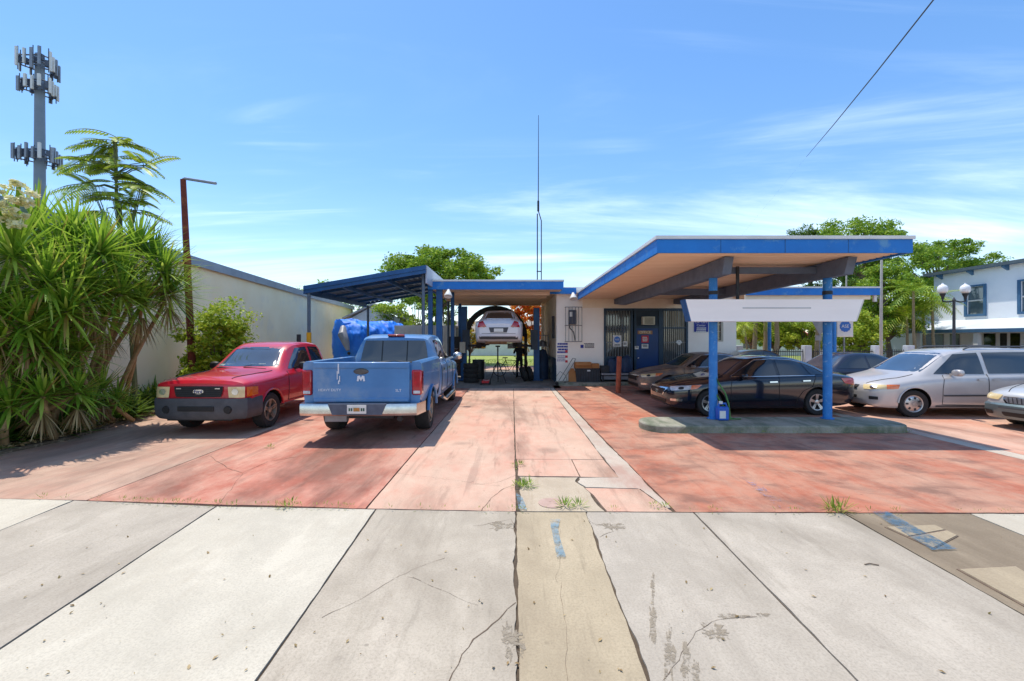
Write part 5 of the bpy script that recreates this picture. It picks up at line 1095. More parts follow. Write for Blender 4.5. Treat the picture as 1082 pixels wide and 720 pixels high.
for p0, p1 in ((1040, 1052), (1068, 1078), (975, 997), (1004, 1014)):
    a, b = fy(p1), fy(p0); MB().bx(BX - .03, BX - .002, a, b, .9 if p0 > 1000 else .6, 2.2).build('ground_window', TINT, rb)
MB().bx(BX - .02, BX - .001, fy(1064), fy(1057), 0, 2.2).build('ground_door', DARK, rb)
MB().bx(BX + .0, BX + 8, 29.403, 36.0, 0, 4.2).build('rear_wing', WB, rb); MB().bx(BX - .3, BX + 8.2, 29.42, 36.3, 4.203, 4.32).build('wing_roof', TRB, rb)
# ---------------------------------------------------------------- small buildings beyond
def house(name, label, x0, x1, y0, y1, ze, zr, wm, rm, axis='x', openings=()):
    t_ = thing(name, label, 'building', (x0, y0, 0))
    MB().bx(x0, x1, y0, y1, 0, ze).build('wall', wm, t_)
    r_ = MB(); xm, ym = (x0 + x1) / 2, (y0 + y1) / 2; e = .35
    if axis == 'y': pts = [(x0 - e, ze - .05), (xm, zr), (x1 + e, ze - .05), (x1 + e, ze + .06), (xm, zr + .12), (x0 - e, ze + .06)]; r_.prism(pts, -(y1 + e), -(y0 - e), M=Matrix.Rotation(R(90), 4, 'X'))
    else: pts = [(y0 - e, ze - .05), (ym, zr), (y1 + e, ze - .05), (y1 + e, ze + .06), (ym, zr + .12), (y0 - e, ze + .06)]; r_.prism(pts, x0 - e, x1 + e, M=Matrix(((0, 0, 1, 0), (1, 0, 0, 0), (0, 1, 0, 0), (0, 0, 0, 1))))
    r_.build('roof', rm, t_)
    for (xa, xb, za_, zb2) in openings: MB().bx(xa, xb, y0 - .04, y0 - .003, za_, zb2).build('window', TINT, t_)
    if axis == 'y': MB().prism([(x0, ze), (x1, ze), (xm, zr - .02)], -(y0 + .1), -y0, M=Matrix.Rotation(R(90), 4, 'X')).build('gable', wm, t_)
    return t_
house('white_shed', 'small white gabled shed behind the tarp-covered boat', -10.6, -7.3, 29, 33, 3.2, 4.1, WHITE, surf('shed_roof', S(190, 184, 176), S(160, 150, 142)), 'y', ((-8.6, -7.8, 1.6, 2.9),))
house('red_roofed_house', 'distant house with a red roof seen right of the office', 25.0, 33, 50, 56, 2.2, 3.7, WHITE, surf('red_roof', S(176, 50, 44), S(150, 40, 36), 3, .8), 'x', ((26, 27.2, .8, 1.9), (28.2, 29.4, .8, 1.9)))
house('white_bungalow', 'low white bungalow across the lawn behind the bay', -6.5, 7.0, 50, 57, 2.5, 3.9, WHITE, surf('grey_roof', S(150, 140, 128), S(126, 116, 106), 3, .9), 'x', ((-4.5, -3, .8, 2), (-.5, 1.0, .8, 2), (3.6, 5, .8, 2)))
bxs = thing('white_storage_container', 'white storage container behind the blue bay posts', 'container', (-6.2, 24.2, 0)); ribs = MB()
for k in range(17): ribs.bx(-6.35 + k * .2, -6.25 + k * .2, 24.17, 24.197, .2, 2.5)
MB().bx(-6.4, -3.1, 24.2, 26.4, .12, 2.62).build('container_body', WHITE, bxs); ribs.build('corrugation', WHITE, bxs); MB().bx(-3.097, -3.07, 24.4, 26.2, .2, 2.5).build('end_door', DARK, bxs)
# ---------------------------------------------------------------- fence and street furniture on the right
fn = thing('picket_fence', 'low black metal picket fence with pale pillars beyond the parked cars', 'fence', (10.4, 22.6, 0)); pk = MB()
for k in range(118): x = 10.4 + k * .095; pk.bx(x - .01, x + .01, 22.59, 22.61, .05, 1.35)
pk.bx(10.4, 21.6, 22.585, 22.615, 1.22, 1.26); pk.bx(10.4, 21.6, 22.585, 22.615, .14, .18); pk.build('pickets', DARK, fn)
for px in (780, 852, 926, 960): x = XA(px, 22.6); MB().bx(x - .17, x + .17, 22.43, 22.77, 0, 1.55).build('pillar', surf('pillar_pale', S(206, 214, 220), S(186, 196, 204), 2, .8), fn, False, .02)
# twin-globe street lamp
p0 = A(1008, 300, 22); lp = thing('street_lamp', 'dark street lamp with two white globes by the white building', 'street lamp', (p0.x, 22, 0)); zc = ZA(318, 22)
MB().lathe([(.17, 0), (.17, .35), (.10, .45), (.07, .6), (.055, zc), (.07, zc + .04), (0, zc + .2)], 16, Matrix.Translation((p0.x, 22, 0))).build('pole', surf('lamp_pole', S(70, 74, 78), S(54, 58, 62)), lp, True)
arm = MB()
for sg_ in (-.56, .56): arm.tube([(p0.x, 22, zc), (p0.x + sg_ * .6, 22, zc - .06), (p0.x + sg_, 22, zc - .02), (p0.x + sg_, 22, zc + .12)], .035, 8)
arm.build('arm', DARK, lp, True)
GLOBE = surf('white_globe', S(236, 236, 234), S(224, 224, 222), 3, .25, coat=.5)
for sg_ in (-.56, .56):
    M_ = Matrix.Translation((p0.x + sg_, 22, zc)) @ Matrix.Diagonal((.85, .85, .9, 1)); gl = MB().lathe([(.10, .40), (.22, .48), (.25, .6), (.24, .74), (.17, .84), (.06, .90), (.04, .97), (0, .98)], 20, M_) .build('globe', GLOBE, lp, True); MB().lathe([(.06, .1), (.07, .2), (.13, .34), (.15, .40), (.0, .41)], 16, M_).build('lamp_cup', DARK, gl, True)
for px, top, y, lab, rr in ((931, 275, 20.5, 'tall pale steel pole right of the small canopy', .06), (894, 281, 25, 'thin pale pole among the trees behind the small canopy', .045)):
    x = XA(px, y); o = MB().tube([(x, y, 0), (x, y, ZA(top, y) * .5), (x + .02, y, ZA(top, y))], [rr * 1.15, rr, rr * .8], 12).build('utility_pole', surf('pole_pale', S(190, 186, 176), S(168, 164, 154), 4, .7), None, True); tag(o, lab, 'pole')
# back of a triangular yield sign
ys_ = thing('yield_sign', 'grey back of a triangular traffic sign under the white board', 'traffic sign', (XA(866, 20.8), 20.8, 0)); xs_, zs_ = XA(866, 20.8), ZA(345, 20.8)
MB().prism([(-.46, .36), (.46, .36), (.04, -.4), (-.04, -.4)], 0, .01, M=facing((xs_, 20.76, zs_))).build('sign_plate', GALV, ys_, False, .004); MB().tube([(xs_, 20.8, 0), (xs_, 20.8, zs_ + .36)], .03, 8).build('pole', GALV, ys_, True); MB().bx(xs_ - .24, xs_ + .06, 20.74, 20.752, zs_ - .66, zs_ - .42).build('small_plate', GALV, ys_)
# round blue emblem sign on a post
xe, ye = XA(892.5, 19.4), 19.4; es = thing('emblem_sign', 'white hanging sign with a round blue emblem right of the canopy post', 'sign', (xe, ye, 0)); zE = ZA(347.5, ye)
MB().bx(xe - .35, xe + .35, ye - .03, ye, zE - .36, zE + .40).build('sign_plate', WHITE, es, False, .01); MB().bx(xe - .35, xe + .35, ye - .034, ye - .031, zE - .36, zE - .31).build('bottom_rail', CREAM, es); disc(es, xe, zE + .1, .25, ye - .035, ASEB, WHITE, 'ASE', .2)
MB().tube([(xe, ye + .04, 0), (xe, ye + .04, sz0 - .2)], .035, 8).build('pole', GALV, es)
# ---------------------------------------------------------------- props around the shop
o = MB().lathe([(.085, 0), (.085, 1.28), (.078, 1.30), (0, 1.30)], 20, Matrix.Translation((XA(653, 15.6), 15.6, -.02)) @ Matrix.Rotation(R(2), 4, 'Y')).build('rusty_bollard', surf('rust_orange', S(172, 92, 62), S(140, 68, 46), 7, .85, stain=S(196, 130, 96), stain_at=(.58, .78), bump=.3), None, True); tag(o, 'rusty orange steel bollard before the office window', 'bollard')
yb2 = YW - .5; X_ = lambda px: XA(px, yb2); Z_ = lambda py: ZA(py, yb2)
def cardbox(name, label, x0, x1, y0, y1, z0, z1, flap=True):
    t_ = thing(name, label, 'box', ((x0 + x1) / 2, y0, z0)); m = MB(); k = .012
    m.bx(x0, x1, y0, y0 + k, z0, z1); m.bx(x0, x1, y1 - k, y1, z0, z1); m.bx(x0, x0 + k, y0 + k, y1 - k, z0, z1); m.bx(x1 - k, x1, y0 + k, y1 - k, z0, z1); m.bx(x0 + k, x1 - k, y0 + k, y1 - k, z0, z0 + k)
    m.build('carton', CARD, t_)
    if flap: MB().add([(x0, y0, z1), (x1, y0, z1), (x1 - .02, y0 - .10, z1 - .12), (x0 + .02, y0 - .10, z1 - .12), (x0, y0 + .008, z1), (x1, y0 + .008, z1), (x1 - .02, y0 - .092, z1 - .126), (x0 + .02, y0 - .092, z1 - .126)], [(0, 1, 2, 3), (7, 6, 5, 4), (0, 3, 7, 4), (1, 5, 6, 2), (3, 2, 6, 7)]).build('flap', CARD, t_)
    return t_
crt = thing('dark_crate', 'dark ribbed plastic crate standing on the step, cartons on its lid', 'crate', (X_(621), yb2, .12))
m = MB(); ca, cb_, cz = X_(609), X_(634), Z_(389.5); m.bx(ca, cb_, yb2 - .02, yb2 + .4, .121, cz); m.build('crate_body', surf('crate_dark', S(66, 70, 76), S(52, 56, 62), 4, .7), crt, False, .015)
m = MB()
for k in range(9): x = ca + .06 + (cb_ - ca - .12) * k / 8; m.bx(x - .014, x + .014, yb2 - .045, yb2 - .018, .15, cz - .08)
m.bx(ca - .02, cb_ + .02, yb2 - .05, yb2 + .42, cz - .06, cz + .002); m.build('crate_ribs', DARK, crt); MB().bx((ca + cb_) / 2 - .05, (ca + cb_) / 2 + .08, yb2 - .056, yb2 - .051, cz - .12, cz - .06).build('label_tag', WHITE, crt)
cardbox('cardboard_box', 'long open carton on the left of the dark crate lid', ca - .05, X_(625), yb2, yb2 + .38, cz + .005, Z_(383)); cardbox('cardboard_box', 'shorter carton on the right of the dark crate lid', X_(625.5), cb_ - .02, yb2 + .05, yb2 + .38, cz + .005, Z_(384.5), False)
pc_ = MB().prism([(-.17, 0), (.16, 0), (.13, .42), (.06, .56), (-.08, .56), (-.15, .45)], -.02, .01, M=Matrix.Translation((X_(605), yb2 + .02, .121)) @ Matrix.Rotation(R(78), 4, 'X')).build('cardboard_sheet', CARD); tag(pc_, 'brown cardboard piece leaning by the dark crate', 'cardboard')
gb = thing('grey_bench', 'grey slatted bench box on the step left of the office door', 'bench', (X_(642), yb2, .12)); ga, gb_ = X_(635.5), X_(668)
MB().bx(ga, gb_, yb2 - .05, yb2 + .36, .40, .47).build('seat', surf('bench_grey', S(150, 152, 154), S(128, 130, 134), 3, .7), gb, False, .01); MB().bx(ga, gb_, yb2 + .02, yb2 + .30, .21, .36).build('lower_shelf', surf('bench_grey'if False else 'bench_grey2', S(136, 138, 142), S(116, 118, 122), 3, .7), gb, False, .01)
for x in (ga + .03, gb_ - .08):
    MB().bx(x, x + .06, yb2 - .03, yb2 + .34, .121, .398).build('leg', DARK, gb)
MB().bx(ga, ga + .34, yb2 + .1, yb2 + .32, .475, .78).build('tool_bin', DARK) and None
tag(bpy.data.objects['tool_bin'], 'dark plastic tool bin standing on the grey bench', 'bin')
# clothes-like blue bags in the window
for i, (px, w_, h_) in enumerate(((645, .34, .62), (652.5, .40, .70), (661, .46, .72))):
    x = wx(px); m = MB().lathe([(.0, 0), (w_ * .5, .02), (w_ * .56, h_ * .4), (w_ * .46, h_ * .8), (w_ * .16, h_), (0, h_ * 1.02)], 16, Matrix.Translation((x, YW - .28, .47 if i < 2 else .475)) @ Matrix.Diagonal((1, .5, 1, 1)))
    for v in m.v: v += V((noise.noise(v * 5), noise.noise(v * 5 + V((3, 1, 2))), 0)) * .03
    tag(m.build('blue_bag', surf('bag_navy', S(24, 52, 88), S(16, 38, 66), 5, .55), None, True, angle=60), ['smallest dark blue bundle on the bench below the barred window', 'middle dark blue bundle on the bench under the emblem sign', 'dark blue bundle on the bench next to the office door'][i], 'bag', 'blue bundles under the window')
# tubular cart handle leaning by the corner
hc = thing('hand_cart', 'light tubular hand cart leaning by the left corner of the office', 'hand cart', (X_(594), yb2, .12)); HM = surf('cart_tube', S(168, 166, 150), S(120, 116, 104), 6, .5, .4)
a1, b1 = V((X_(590), yb2 + .0, .14)), V((X_(605), yb2 + .2, 1.02)); side = V((.10, -.08, 0)); MB().tube([a1, a1.lerp(b1, .85), b1 + V((.03, 0, .06)), b1 + side + V((.05, 0, .04)), b1.lerp(a1, .12) + side * 1.4, a1 + side * 1.6], .016, 8).build('handle', HM, hc, True)
MB().tube([a1 + V((-.1, -.05, .2)), a1 + V((.06, -.1, .42)), a1 + V((.3, -.08, .24)), a1 + V((.34, -.1, .02))], .014, 6).build('frame', HM, hc, True); MB().box(a1 + V((.08, -.1, .0)), (.42, .3, .03)).build('platform', HM, hc)
for dx in (-.08, .24): MB().lathe([(0, -.02), (.07, -.02), (.075, 0), (.07, .02), (0, .02)], 14, Matrix.Translation(a1 + V((dx, -.26, -.06))) @ Matrix.Rotation(R(90), 4, 'X')).build('wheel', RUBBER, hc, True)
# jug and hose by the left canopy post
jx, jy = XA(764, 9.55), 9.55; jg = thing('blue_jug', 'blue plastic fluid jug with white label at the foot of the left canopy post', 'jug', (jx, jy, .15)); JB = surf('jug_blue', S(40, 104, 200), S(30, 88, 178), 4, .4)
MB().bx(jx - .14, jx + .10, jy - .08, jy + .08, .151, .44).build('bottle', JB, jg, True, .03); MB().tube([(jx - .1, jy, .43), (jx - .09, jy, .50), (jx + .05, jy, .51), (jx + .08, jy, .43)], .022, 8).build('handle', JB, jg, True); MB().lathe([(.04, 0), (.04, .05), (0, .05)], 12, Matrix.Translation((jx - .05, jy, .505))).build('cap', WHITE, jg); MB().bx(jx - .11, jx + .02, jy - .084, jy - .081, .20, .36).build('label_tag', PLATE, jg)
hs_ = MB().tube([(jx + .13, jy - .05, .17), (jx + .12, jy, .5), (jx + .06, jy + .02, .72), (jx - .06, jy + .1, .95), (jx - .14, jy + .12, 1.15), (jx - .10, jy + .12, .7), (jx + .16, jy - .05, .18), (jx + .4, jy + .05, .17), (jx + .25, jy + .12, .17)], .016, 6).build('garden_hose', surf('hose_green', S(70, 130, 60), S(54, 104, 48), 6, .5), None, True); tag(hs_, 'green hose hung on the left canopy post above the blue jug', 'hose')
# things under and around the lift
def tyre_(name, label, loc, M, group=None):
    m = MB().lathe([(.2, -.085), (.26, -.1), (.31, -.095), (.33, -.06), (.33, .06), (.31, .095), (.26, .1), (.2, .085)], 28, Matrix.Translation(loc) @ M, closed=True); o = m.build(name, RUBBER, None, True); tag(o, label, 'tyre', group)
for i in range(4): tyre_('spare_tyre', ['bottom tyre of the stack by the left lift column', 'second tyre up in the stack by the left lift column', 'third tyre up in the stack by the left lift column', 'top tyre of the stack by the left lift column'][i], (-1.78, 19.3, .11 + i * .205), Matrix(), 'loose tyres in the bay')
tyre_('spare_tyre', 'worn tyre leaning on the right lift column', (.78, 19.9, .33), Matrix.Rotation(R(14), 4, 'Z') @ Matrix.Rotation(R(76), 4, 'Y'), 'loose tyres in the bay'); tyre_('spare_tyre', 'tyre propped against the one leaning on the right lift column', (.52, 19.75, .33), Matrix.Rotation(R(10), 4, 'Z') @ Matrix.Rotation(R(70), 4, 'Y'), 'loose tyres in the bay')
js = thing('support_stand', 'tall dark three-legged support stand under the raised sedan', 'stand', (XA(524, 19), 19, 0)); xs = XA(526, 19)
MB().tube([(xs, 19, .5), (xs, 19, 1.55)], .03, 8).build('shaft', DARK, js)
for k in range(3): a = R(90 + 120 * k); MB().tube([(xs, 19, .95), (xs + .42 * math.cos(a), 19 + .42 * math.sin(a), .02)], .022, 6).build('leg', DARK, js)
MB().lathe([(.0, 0), (.09, 0), (.11, .06), (.0, .07)], 18, Matrix.Translation((xs, 19, 1.54))).build('saddle', DARK, js, True)
# bicycle parked behind the lift
bk_ = thing('bicycle', 'dark bicycle parked behind the lift under the raised sedan', 'bicycle', (XA(534, 22.5), 22.5, 0)); bx0, by0 = XA(528, 22.3), 22.3
for dx in (0, .98):
    wl_ = MB().lathe([(.30, -.018), (.335, -.018), (.335, .018), (.30, .018)], 32, Matrix.Translation((bx0 + dx, by0, .335)) @ Matrix.Rotation(R(90), 4, 'X'), closed=True)
    for k in range(10): a = 2 * math.pi * k / 10; wl_.tube([(bx0 + dx, by0, .335), (bx0 + dx + .31 * math.cos(a), by0, .335 + .31 * math.sin(a))], .004, 4)
    wl_.build('wheel', RUBBER, bk_, True)
P_ = lambda x, z: (bx0 + x, by0, z)
fm_ = MB(); 
for a, b in (((0, .335), (.30, .82)), ((.30, .82), (.82, .80)), ((.82, .80), (.46, .30)), ((.46, .30), (.30, .82)), ((0, .335), (.46, .30)), ((.80, .95), (.98, .335))): fm_.tube([P_(*a), P_(*b)], .016, 6)
fm_.build('frame', surf('bike_dark', S(44, 52, 64), S(34, 40, 50)), bk_); MB().tube([P_(.30, .82), P_(.28, .92)], .014, 6).build('seat_post', DARK, bk_); MB().box(P_(.27, .94), (.26, .14, .05)).build('saddle', BLACK, bk_, True, .02); MB().tube([(bx0 + .72, by0 - .26, 1.02), (bx0 + .8, by0 - .1, 1.0), (bx0 + .8, by0 + .1, 1.0), (bx0 + .72, by0 + .26, 1.02)], .014, 6).build('handlebar', DARK, bk_)
# tool cabinet and drum in the bay
tc_ = thing('tool_cabinet', 'dark tool cabinet with drawers by the bay posts', 'cabinet', (-2.75, 21.6, 0)); MB().bx(-3.05, -2.45, 21.4, 22, .1, 2.0).build('cabinet_body', DARK, tc_, False, .02)
for k in range(5): d_ = MB().bx(-3.0, -2.5, 21.38, 21.398, .2 + k * .26, .42 + k * .26).build('drawer', surf('drawer_rust', S(96, 60, 44), S(70, 46, 38)), tc_); MB().bx(-2.9, -2.6, 21.36, 21.379, .36 + k * .26, .385 + k * .26).build('handle', GALV, d_)
dm = MB().lathe([(.28, 0), (.29, .02), (.28, .3), (.295, .31), (.28, .32), (.28, .6), (.295, .61), (.28, .62), (.29, .88), (.27, .9), (0, .89)], 24, Matrix.Translation((-1.6, 21.2, 0))).build('oil_drum', surf('drum_dark', S(52, 56, 60), S(40, 44, 48), 4, .5), None, True); tag(dm, 'dark steel oil drum just behind the left lift column', 'drum')
bg_ = MB().lathe([(.0, 0), (.30, 0), (.34, .5), (.30, 1.0), (.16, 1.35), (0, 1.42)], 18, Matrix.Translation((1.42, 20.9, 0)))
for v in bg_.v: v += V((noise.noise(v * 3), noise.noise(v * 3 + V((5, 0, 0))), 0)) * .06
tag(bg_.build('covered_machine', surf('cover_navy', S(34, 56, 84), S(24, 42, 66), 4, .7), None, True, angle=60), 'machine under a dark blue cover at the right side of the bay', 'machine')
wp = MB().bx(XL - .11, XL - .013, 19.6, 19.8, 1.9, 2.9).build('wall_cabinet', DARK); tag(wp, 'dark cabinet hung on the bay side of the office wall', 'cabinet')
# workshop clutter along the bay walls
sv = thing('steel_shelf', 'steel shelf unit against the bay side of the office wall', 'shelf', (1.5, 23, 0))
for x in (1.36, 1.80):
    for y in (22.2, 23.8): MB().bx(x - .02, x + .02, y - .02, y + .02, 0, 2.1).build('upright', GALV, sv)
for z in (.2, .85, 1.5, 2.05): MB().bx(1.34, 1.82, 22.18, 23.82, z, z + .03).build('shelf_board', GALV, sv)
rr0 = random.Random(4)
for k, (z, y) in enumerate([(.232, 22.4), (.232, 23.0), (.882, 22.5), (.882, 23.2), (1.532, 22.4), (1.532, 22.9), (1.532, 23.4)]):
    w_, h_ = rr0.uniform(.14, .2), rr0.uniform(.22, .45); cl_m = [YELLOW, RED, BLUE, CARD, GALV, WHITE, RUST][k]
    o = MB().lathe([(0, 0), (w_, 0), (w_, h_ * .8), (w_ * .4, h_), (0, h_)], 14, Matrix.Translation((1.56, y, z))).build('can', cl_m, None, True)
    tag(o, ['yellow can on the lowest board of the steel shelf', 'red can on the lowest board of the steel shelf', 'blue can on the second board of the steel shelf', 'brown can on the second board of the steel shelf', 'grey metal can on the third board of the steel shelf', 'white can on the third board of the steel shelf', 'rusty can on the third board of the steel shelf'][k], 'can')
fj = thing('floor_jack', 'red trolley jack on the bay floor beside the tyre stack', 'jack', (-1.1, 18.6, 0)); MB().bx(-1.25, -.95, 18.3, 18.9, .06, .16).build('chassis', RED, fj, False, .02); MB().tube([(-1.1, 18.35, .14), (-1.1, 18.15, .6), (-1.1, 18.05, .95)], .018, 8).build('handle', GALV, fj, True)
for x in (-1.27, -.93):
    for y in (18.36, 18.84): MB().lathe([(0, -.03), (.06, -.03), (.06, .03), (0, .03)], 12, Matrix.Translation((x, y, .061)) @ Matrix.Rotation(R(90), 4, 'Y')).build('wheel', DARK, fj, True)
# roof antenna
ab = A(569.5, 298.5, 19.0); zt_ = ZA(122, 19.0); an = thing('roof_antenna', 'tall thin whip antenna on a twin-pipe mast above the bay roof', 'antenna', (ab.x, 19, 4.2)); zm = ZA(226, 19)
MB().tube([(ab.x - .07, 19, 4.2), (ab.x - .07, 19, zm)], .024, 8).build('mast_pipe', DARK, an); MB().tube([(ab.x + .10, 19, 4.2), (ab.x + .10, 19, zm - .3), (ab.x - .02, 19, zm + .1)], .022, 8).build('mast_pipe', DARK, an); MB().bx(ab.x - .1, ab.x + .12, 18.98, 19.02, 4.75, 4.79).build('clamp', DARK, an); MB().tube([(ab.x - .03, 19, zm + .1), (ab.x - .03, 19, zm + .55)], .045, 8).build('coil', BLACK, an); MB().tube([(ab.x - .03, 19, zm + .5), (ab.x - .02, 19, zt_)], [.022, .010], 8).build('whip', DARK, an)
# overhead wire
pa, pb_ = A(852, 166, 16), A(1010, -30, 7.0); far_ = V((9.2, 24, 4.1))
ow = MB().tube([pb_ + (pb_ - pa) * 2.2 + V((0, 0, .6)), pb_, pb_.lerp(pa, .33) - V((0, 0, .05)), pb_.lerp(pa, .66) - V((0, 0, .05)), pa, ], [.013, .013, .014, .012, .006], 6); ow.tube([pa, pa.lerp(far_, .5) - V((0, 0, .25)), far_], .001, 4); e = ow.build('overhead_wire', BLACK, None, True); tag(e, 'single black service wire slanting across the sky over the canopy', 'wire')
# rusty leaning lamp pole
yp = 12.6; pb2, pt2 = V((XA(205, yp), yp, 0)), A(193.5, 190, yp); rp = thing('rusty_lamp_pole', 'leaning rusty red pole with a bare arm by the yuccas', 'pole', pb2)
MB().tube([pb2, pb2.lerp(pt2, .62), pt2], [.10, .085, .07], 14).build('pole', RUST, rp, True); MB().tube([pb2.lerp(pt2, .618), pb2.lerp(pt2, .66)], .10, 14).build('collar', RUST, rp, True); pe = A(228, 194, yp - .3); MB().tube([pt2, pt2 + V((.06, 0, .03)), pe], .04, 8).build('arm', GALV, rp, True)
# mobile-phone mast far behind
ym_ = 62.0; mx = XA(42, ym_); zt2 = ZA(58, ym_); ct = thing('cell_tower', 'tall grey phone mast with two rings of antenna panels far behind the yuccas', 'phone mast', (mx, ym_, 0))
MB().tube([(mx, ym_, 0), (mx, ym_, zt2 * .5), (mx, ym_, zt2)], [.74, .64, .50], 18).build('pole', surf('mast_grey', S(128, 142, 156), S(110, 124, 140), .3, .6), ct, True)
rc = random.Random(5); TOWER = surf('hazy_tower_steel', S(88, 98, 114), S(70, 80, 96), 2, .6)  # bluish grey puts the distance haze into the steel colour
def ring(zc_, rad, npan, hp, white):
    m = MB(); 
    for z in (zc_ - .5, zc_ + .5):
        P3 = [V((mx + rad * math.cos(R(90 + 120 * k)), ym_ + rad * math.sin(R(90 + 120 * k)), z)) for k in range(3)]
        C6 = []
        for k in range(3):
            a, b = P3[k], P3[(k + 1) % 3]; C6 += [a.lerp(b, .16), a.lerp(b, .84)]
        for k in range(6): m.tube([C6[k], C6[(k + 1) % 6]], .09, 6)
        for k in range(3): m.tube([(mx, ym_, z), C6[2 * k].lerp(C6[2 * k + 1], .5)], .1, 6)
    m.build('platform', TOWER, ct)
    for k in range(3):
        a, b = V((mx + rad * math.cos(R(90 + 120 * k)), ym_ + rad * math.sin(R(90 + 120 * k)), zc_)), V((mx + rad * math.cos(R(210 + 120 * k)), ym_ + rad * math.sin(R(210 + 120 * k)), zc_))
        n_ = (((a + b) / 2) - V((mx, ym_, zc_))).normalized()
        for j in range(npan):
            p = a.lerp(b, .14 + .72 * j / (npan - 1)) + n_ * .3; h_ = hp * rc.uniform(.75, 1.05); wd = rc.uniform(.22, .40)
            ang = math.atan2(n_.y, n_.x)
            MB().box(p + V((0, 0, rc.uniform(-.2, .3))), (.22, wd, h_), Matrix.Rotation(ang, 3, 'Z')).build('antenna_panel', WHITE if rc.random() < white else GALV, ct)
            MB().box(p - n_ * .35 + V((0, 0, rc.uniform(-.5, .2))), (.4, .35, .8), Matrix.Rotation(ang, 3, 'Z')).build('radio_unit', TOWER, ct); MB().tube([p - n_ * .2 + V((0, 0, -h_ * .6)), p - n_ * .2 + V((0, 0, h_ * .65))], .06, 6).build('mount_pipe', TOWER, ct)
ring(zt2 - 1.3, 2.5, 4, 2.6, .4); ring(zt2 - 4.6, 2.3, 4, 2.0, .35); ring(ZA(166, ym_), 2.9, 5, 2.1, .4)
# tarp-covered boat
bt = thing('covered_boat', 'boat wrapped in a bright blue tarp behind the two pickups, grey outboard leg sticking out', 'boat', (-8, 25, 0)); TARP = surf('blue_tarp', S(30, 140, 240), S(16, 108, 220), 1.3, .55, stain=S(80, 150, 230), stain_at=(.56, .8), bump=.7, bscale=9)
m = MB(); pA, pB = V((-9.35, 23.9)), V((-6.75, 26.6)); ax_ = (pB - pA).normalized(); nx_ = V((ax_.y, -ax_.x)); NS, NA = 80, 72
for i in range(NS + 1):
    u = i / NS; c2 = pA.lerp(pB, u); wdt = 1.25 * min(1, .62 + 2.2 * u) * (1 - .55 * max(0, u - .55)); zt3 = 2.95 - .12 * u; zb3 = .75 + .3 * u
    if i == 0: wdt *= .55
    if i == NS: wdt *= .2
    for k in range(NA):
        a = 2 * math.pi * k / NA; ca, sa = math.cos(a), math.sin(a)
        x = wdt * math.copysign(abs(ca) ** .8, ca) * (1 if sa < .2 else 1 - .25 * (sa - .2)); z = (zt3 + zb3) / 2 + (zt3 - zb3) / 2 * math.copysign(abs(sa) ** (.85 if sa > 0 else .5), sa) * (.8 if i in (0, NS) else 1)
        fold = .022 * math.sin(u * 95 + 2.5 * math.sin(a * 2) + 2 * noise.noise(V((u * 6, a, 0)))) * (.4 + .6 * abs(ca)) + .20 * noise.noise(V((u * 5, ca * 1.5, sa * 1.5))) + .11 * noise.noise(V((u * 14, ca * 3, sa * 3))) + .05 * noise.noise(V((u * 36, ca * 7, sa * 7)))
        p = c2 + nx_ * (x + math.copysign(fold, ca)); m.v.append(V((p.x - ax_.x * 0, p.y, z + fold * .5 * sa)))
for i in range(NS):
    for k in range(NA): m.f.append([i * NA + k, i * NA + (k + 1) % NA, (i + 1) * NA + (k + 1) % NA, (i + 1) * NA + k]); m.mi.append(0)
m.f.append(list(range(NA))[::-1]); m.f.append([NS * NA + k for k in range(NA)]); m.mi += [0, 0]
m.build('tarp', TARP, bt, True, angle=60)
om = A(362, 356, 23.0); MB().tube([om + V((-.12, .4, .5)), om + V((0, 0, .1)), om + V((.22, -.1, -.35)), om + V((.34, -.14, -.7))], [.14, .24, .18, .09], 14).build('outboard_leg', surf('outboard_grey', S(150, 150, 152), S(120, 122, 126), 3, .5), bt, True)
MB().lathe([(0, .06), (.06, .05), (.09, 0), (.06, -.04)], 10, Matrix.Translation(om + V((.4, -.2, -.85))) @ Matrix.Rotation(R(90), 4, 'X')).build('propeller_hub', BLACK, bt, True)
tr_ = MB(); 
for sgn in (.6, -.6): tr_.tube([(pA.x + sgn * 1.0, pA.y + .1, .55), (pB.x + sgn, pB.y, .55)], .05, 6)
tr_.build('trailer', GALV, bt)
for sgn in (-1, 1): MB().lathe([(0, -.1), (.31, -.1), (.33, 0), (.31, .1), (0, .1)], 20, Matrix.Translation((-8.0 + sgn * .95, 25.3, .33)) @ Matrix.Rotation(R(90), 4, 'Y')).build('trailer_wheel', RUBBER, bt, True)
MB().tube([(-9.0, 24.3, .3), (-9.0, 24.3, 1.1)], .08, 6).build('support', DARK, bt); MB().tube([(-7.2, 26.2, .3), (-7.2, 26.2, 1.2)], .08, 6).build('support', DARK, bt)
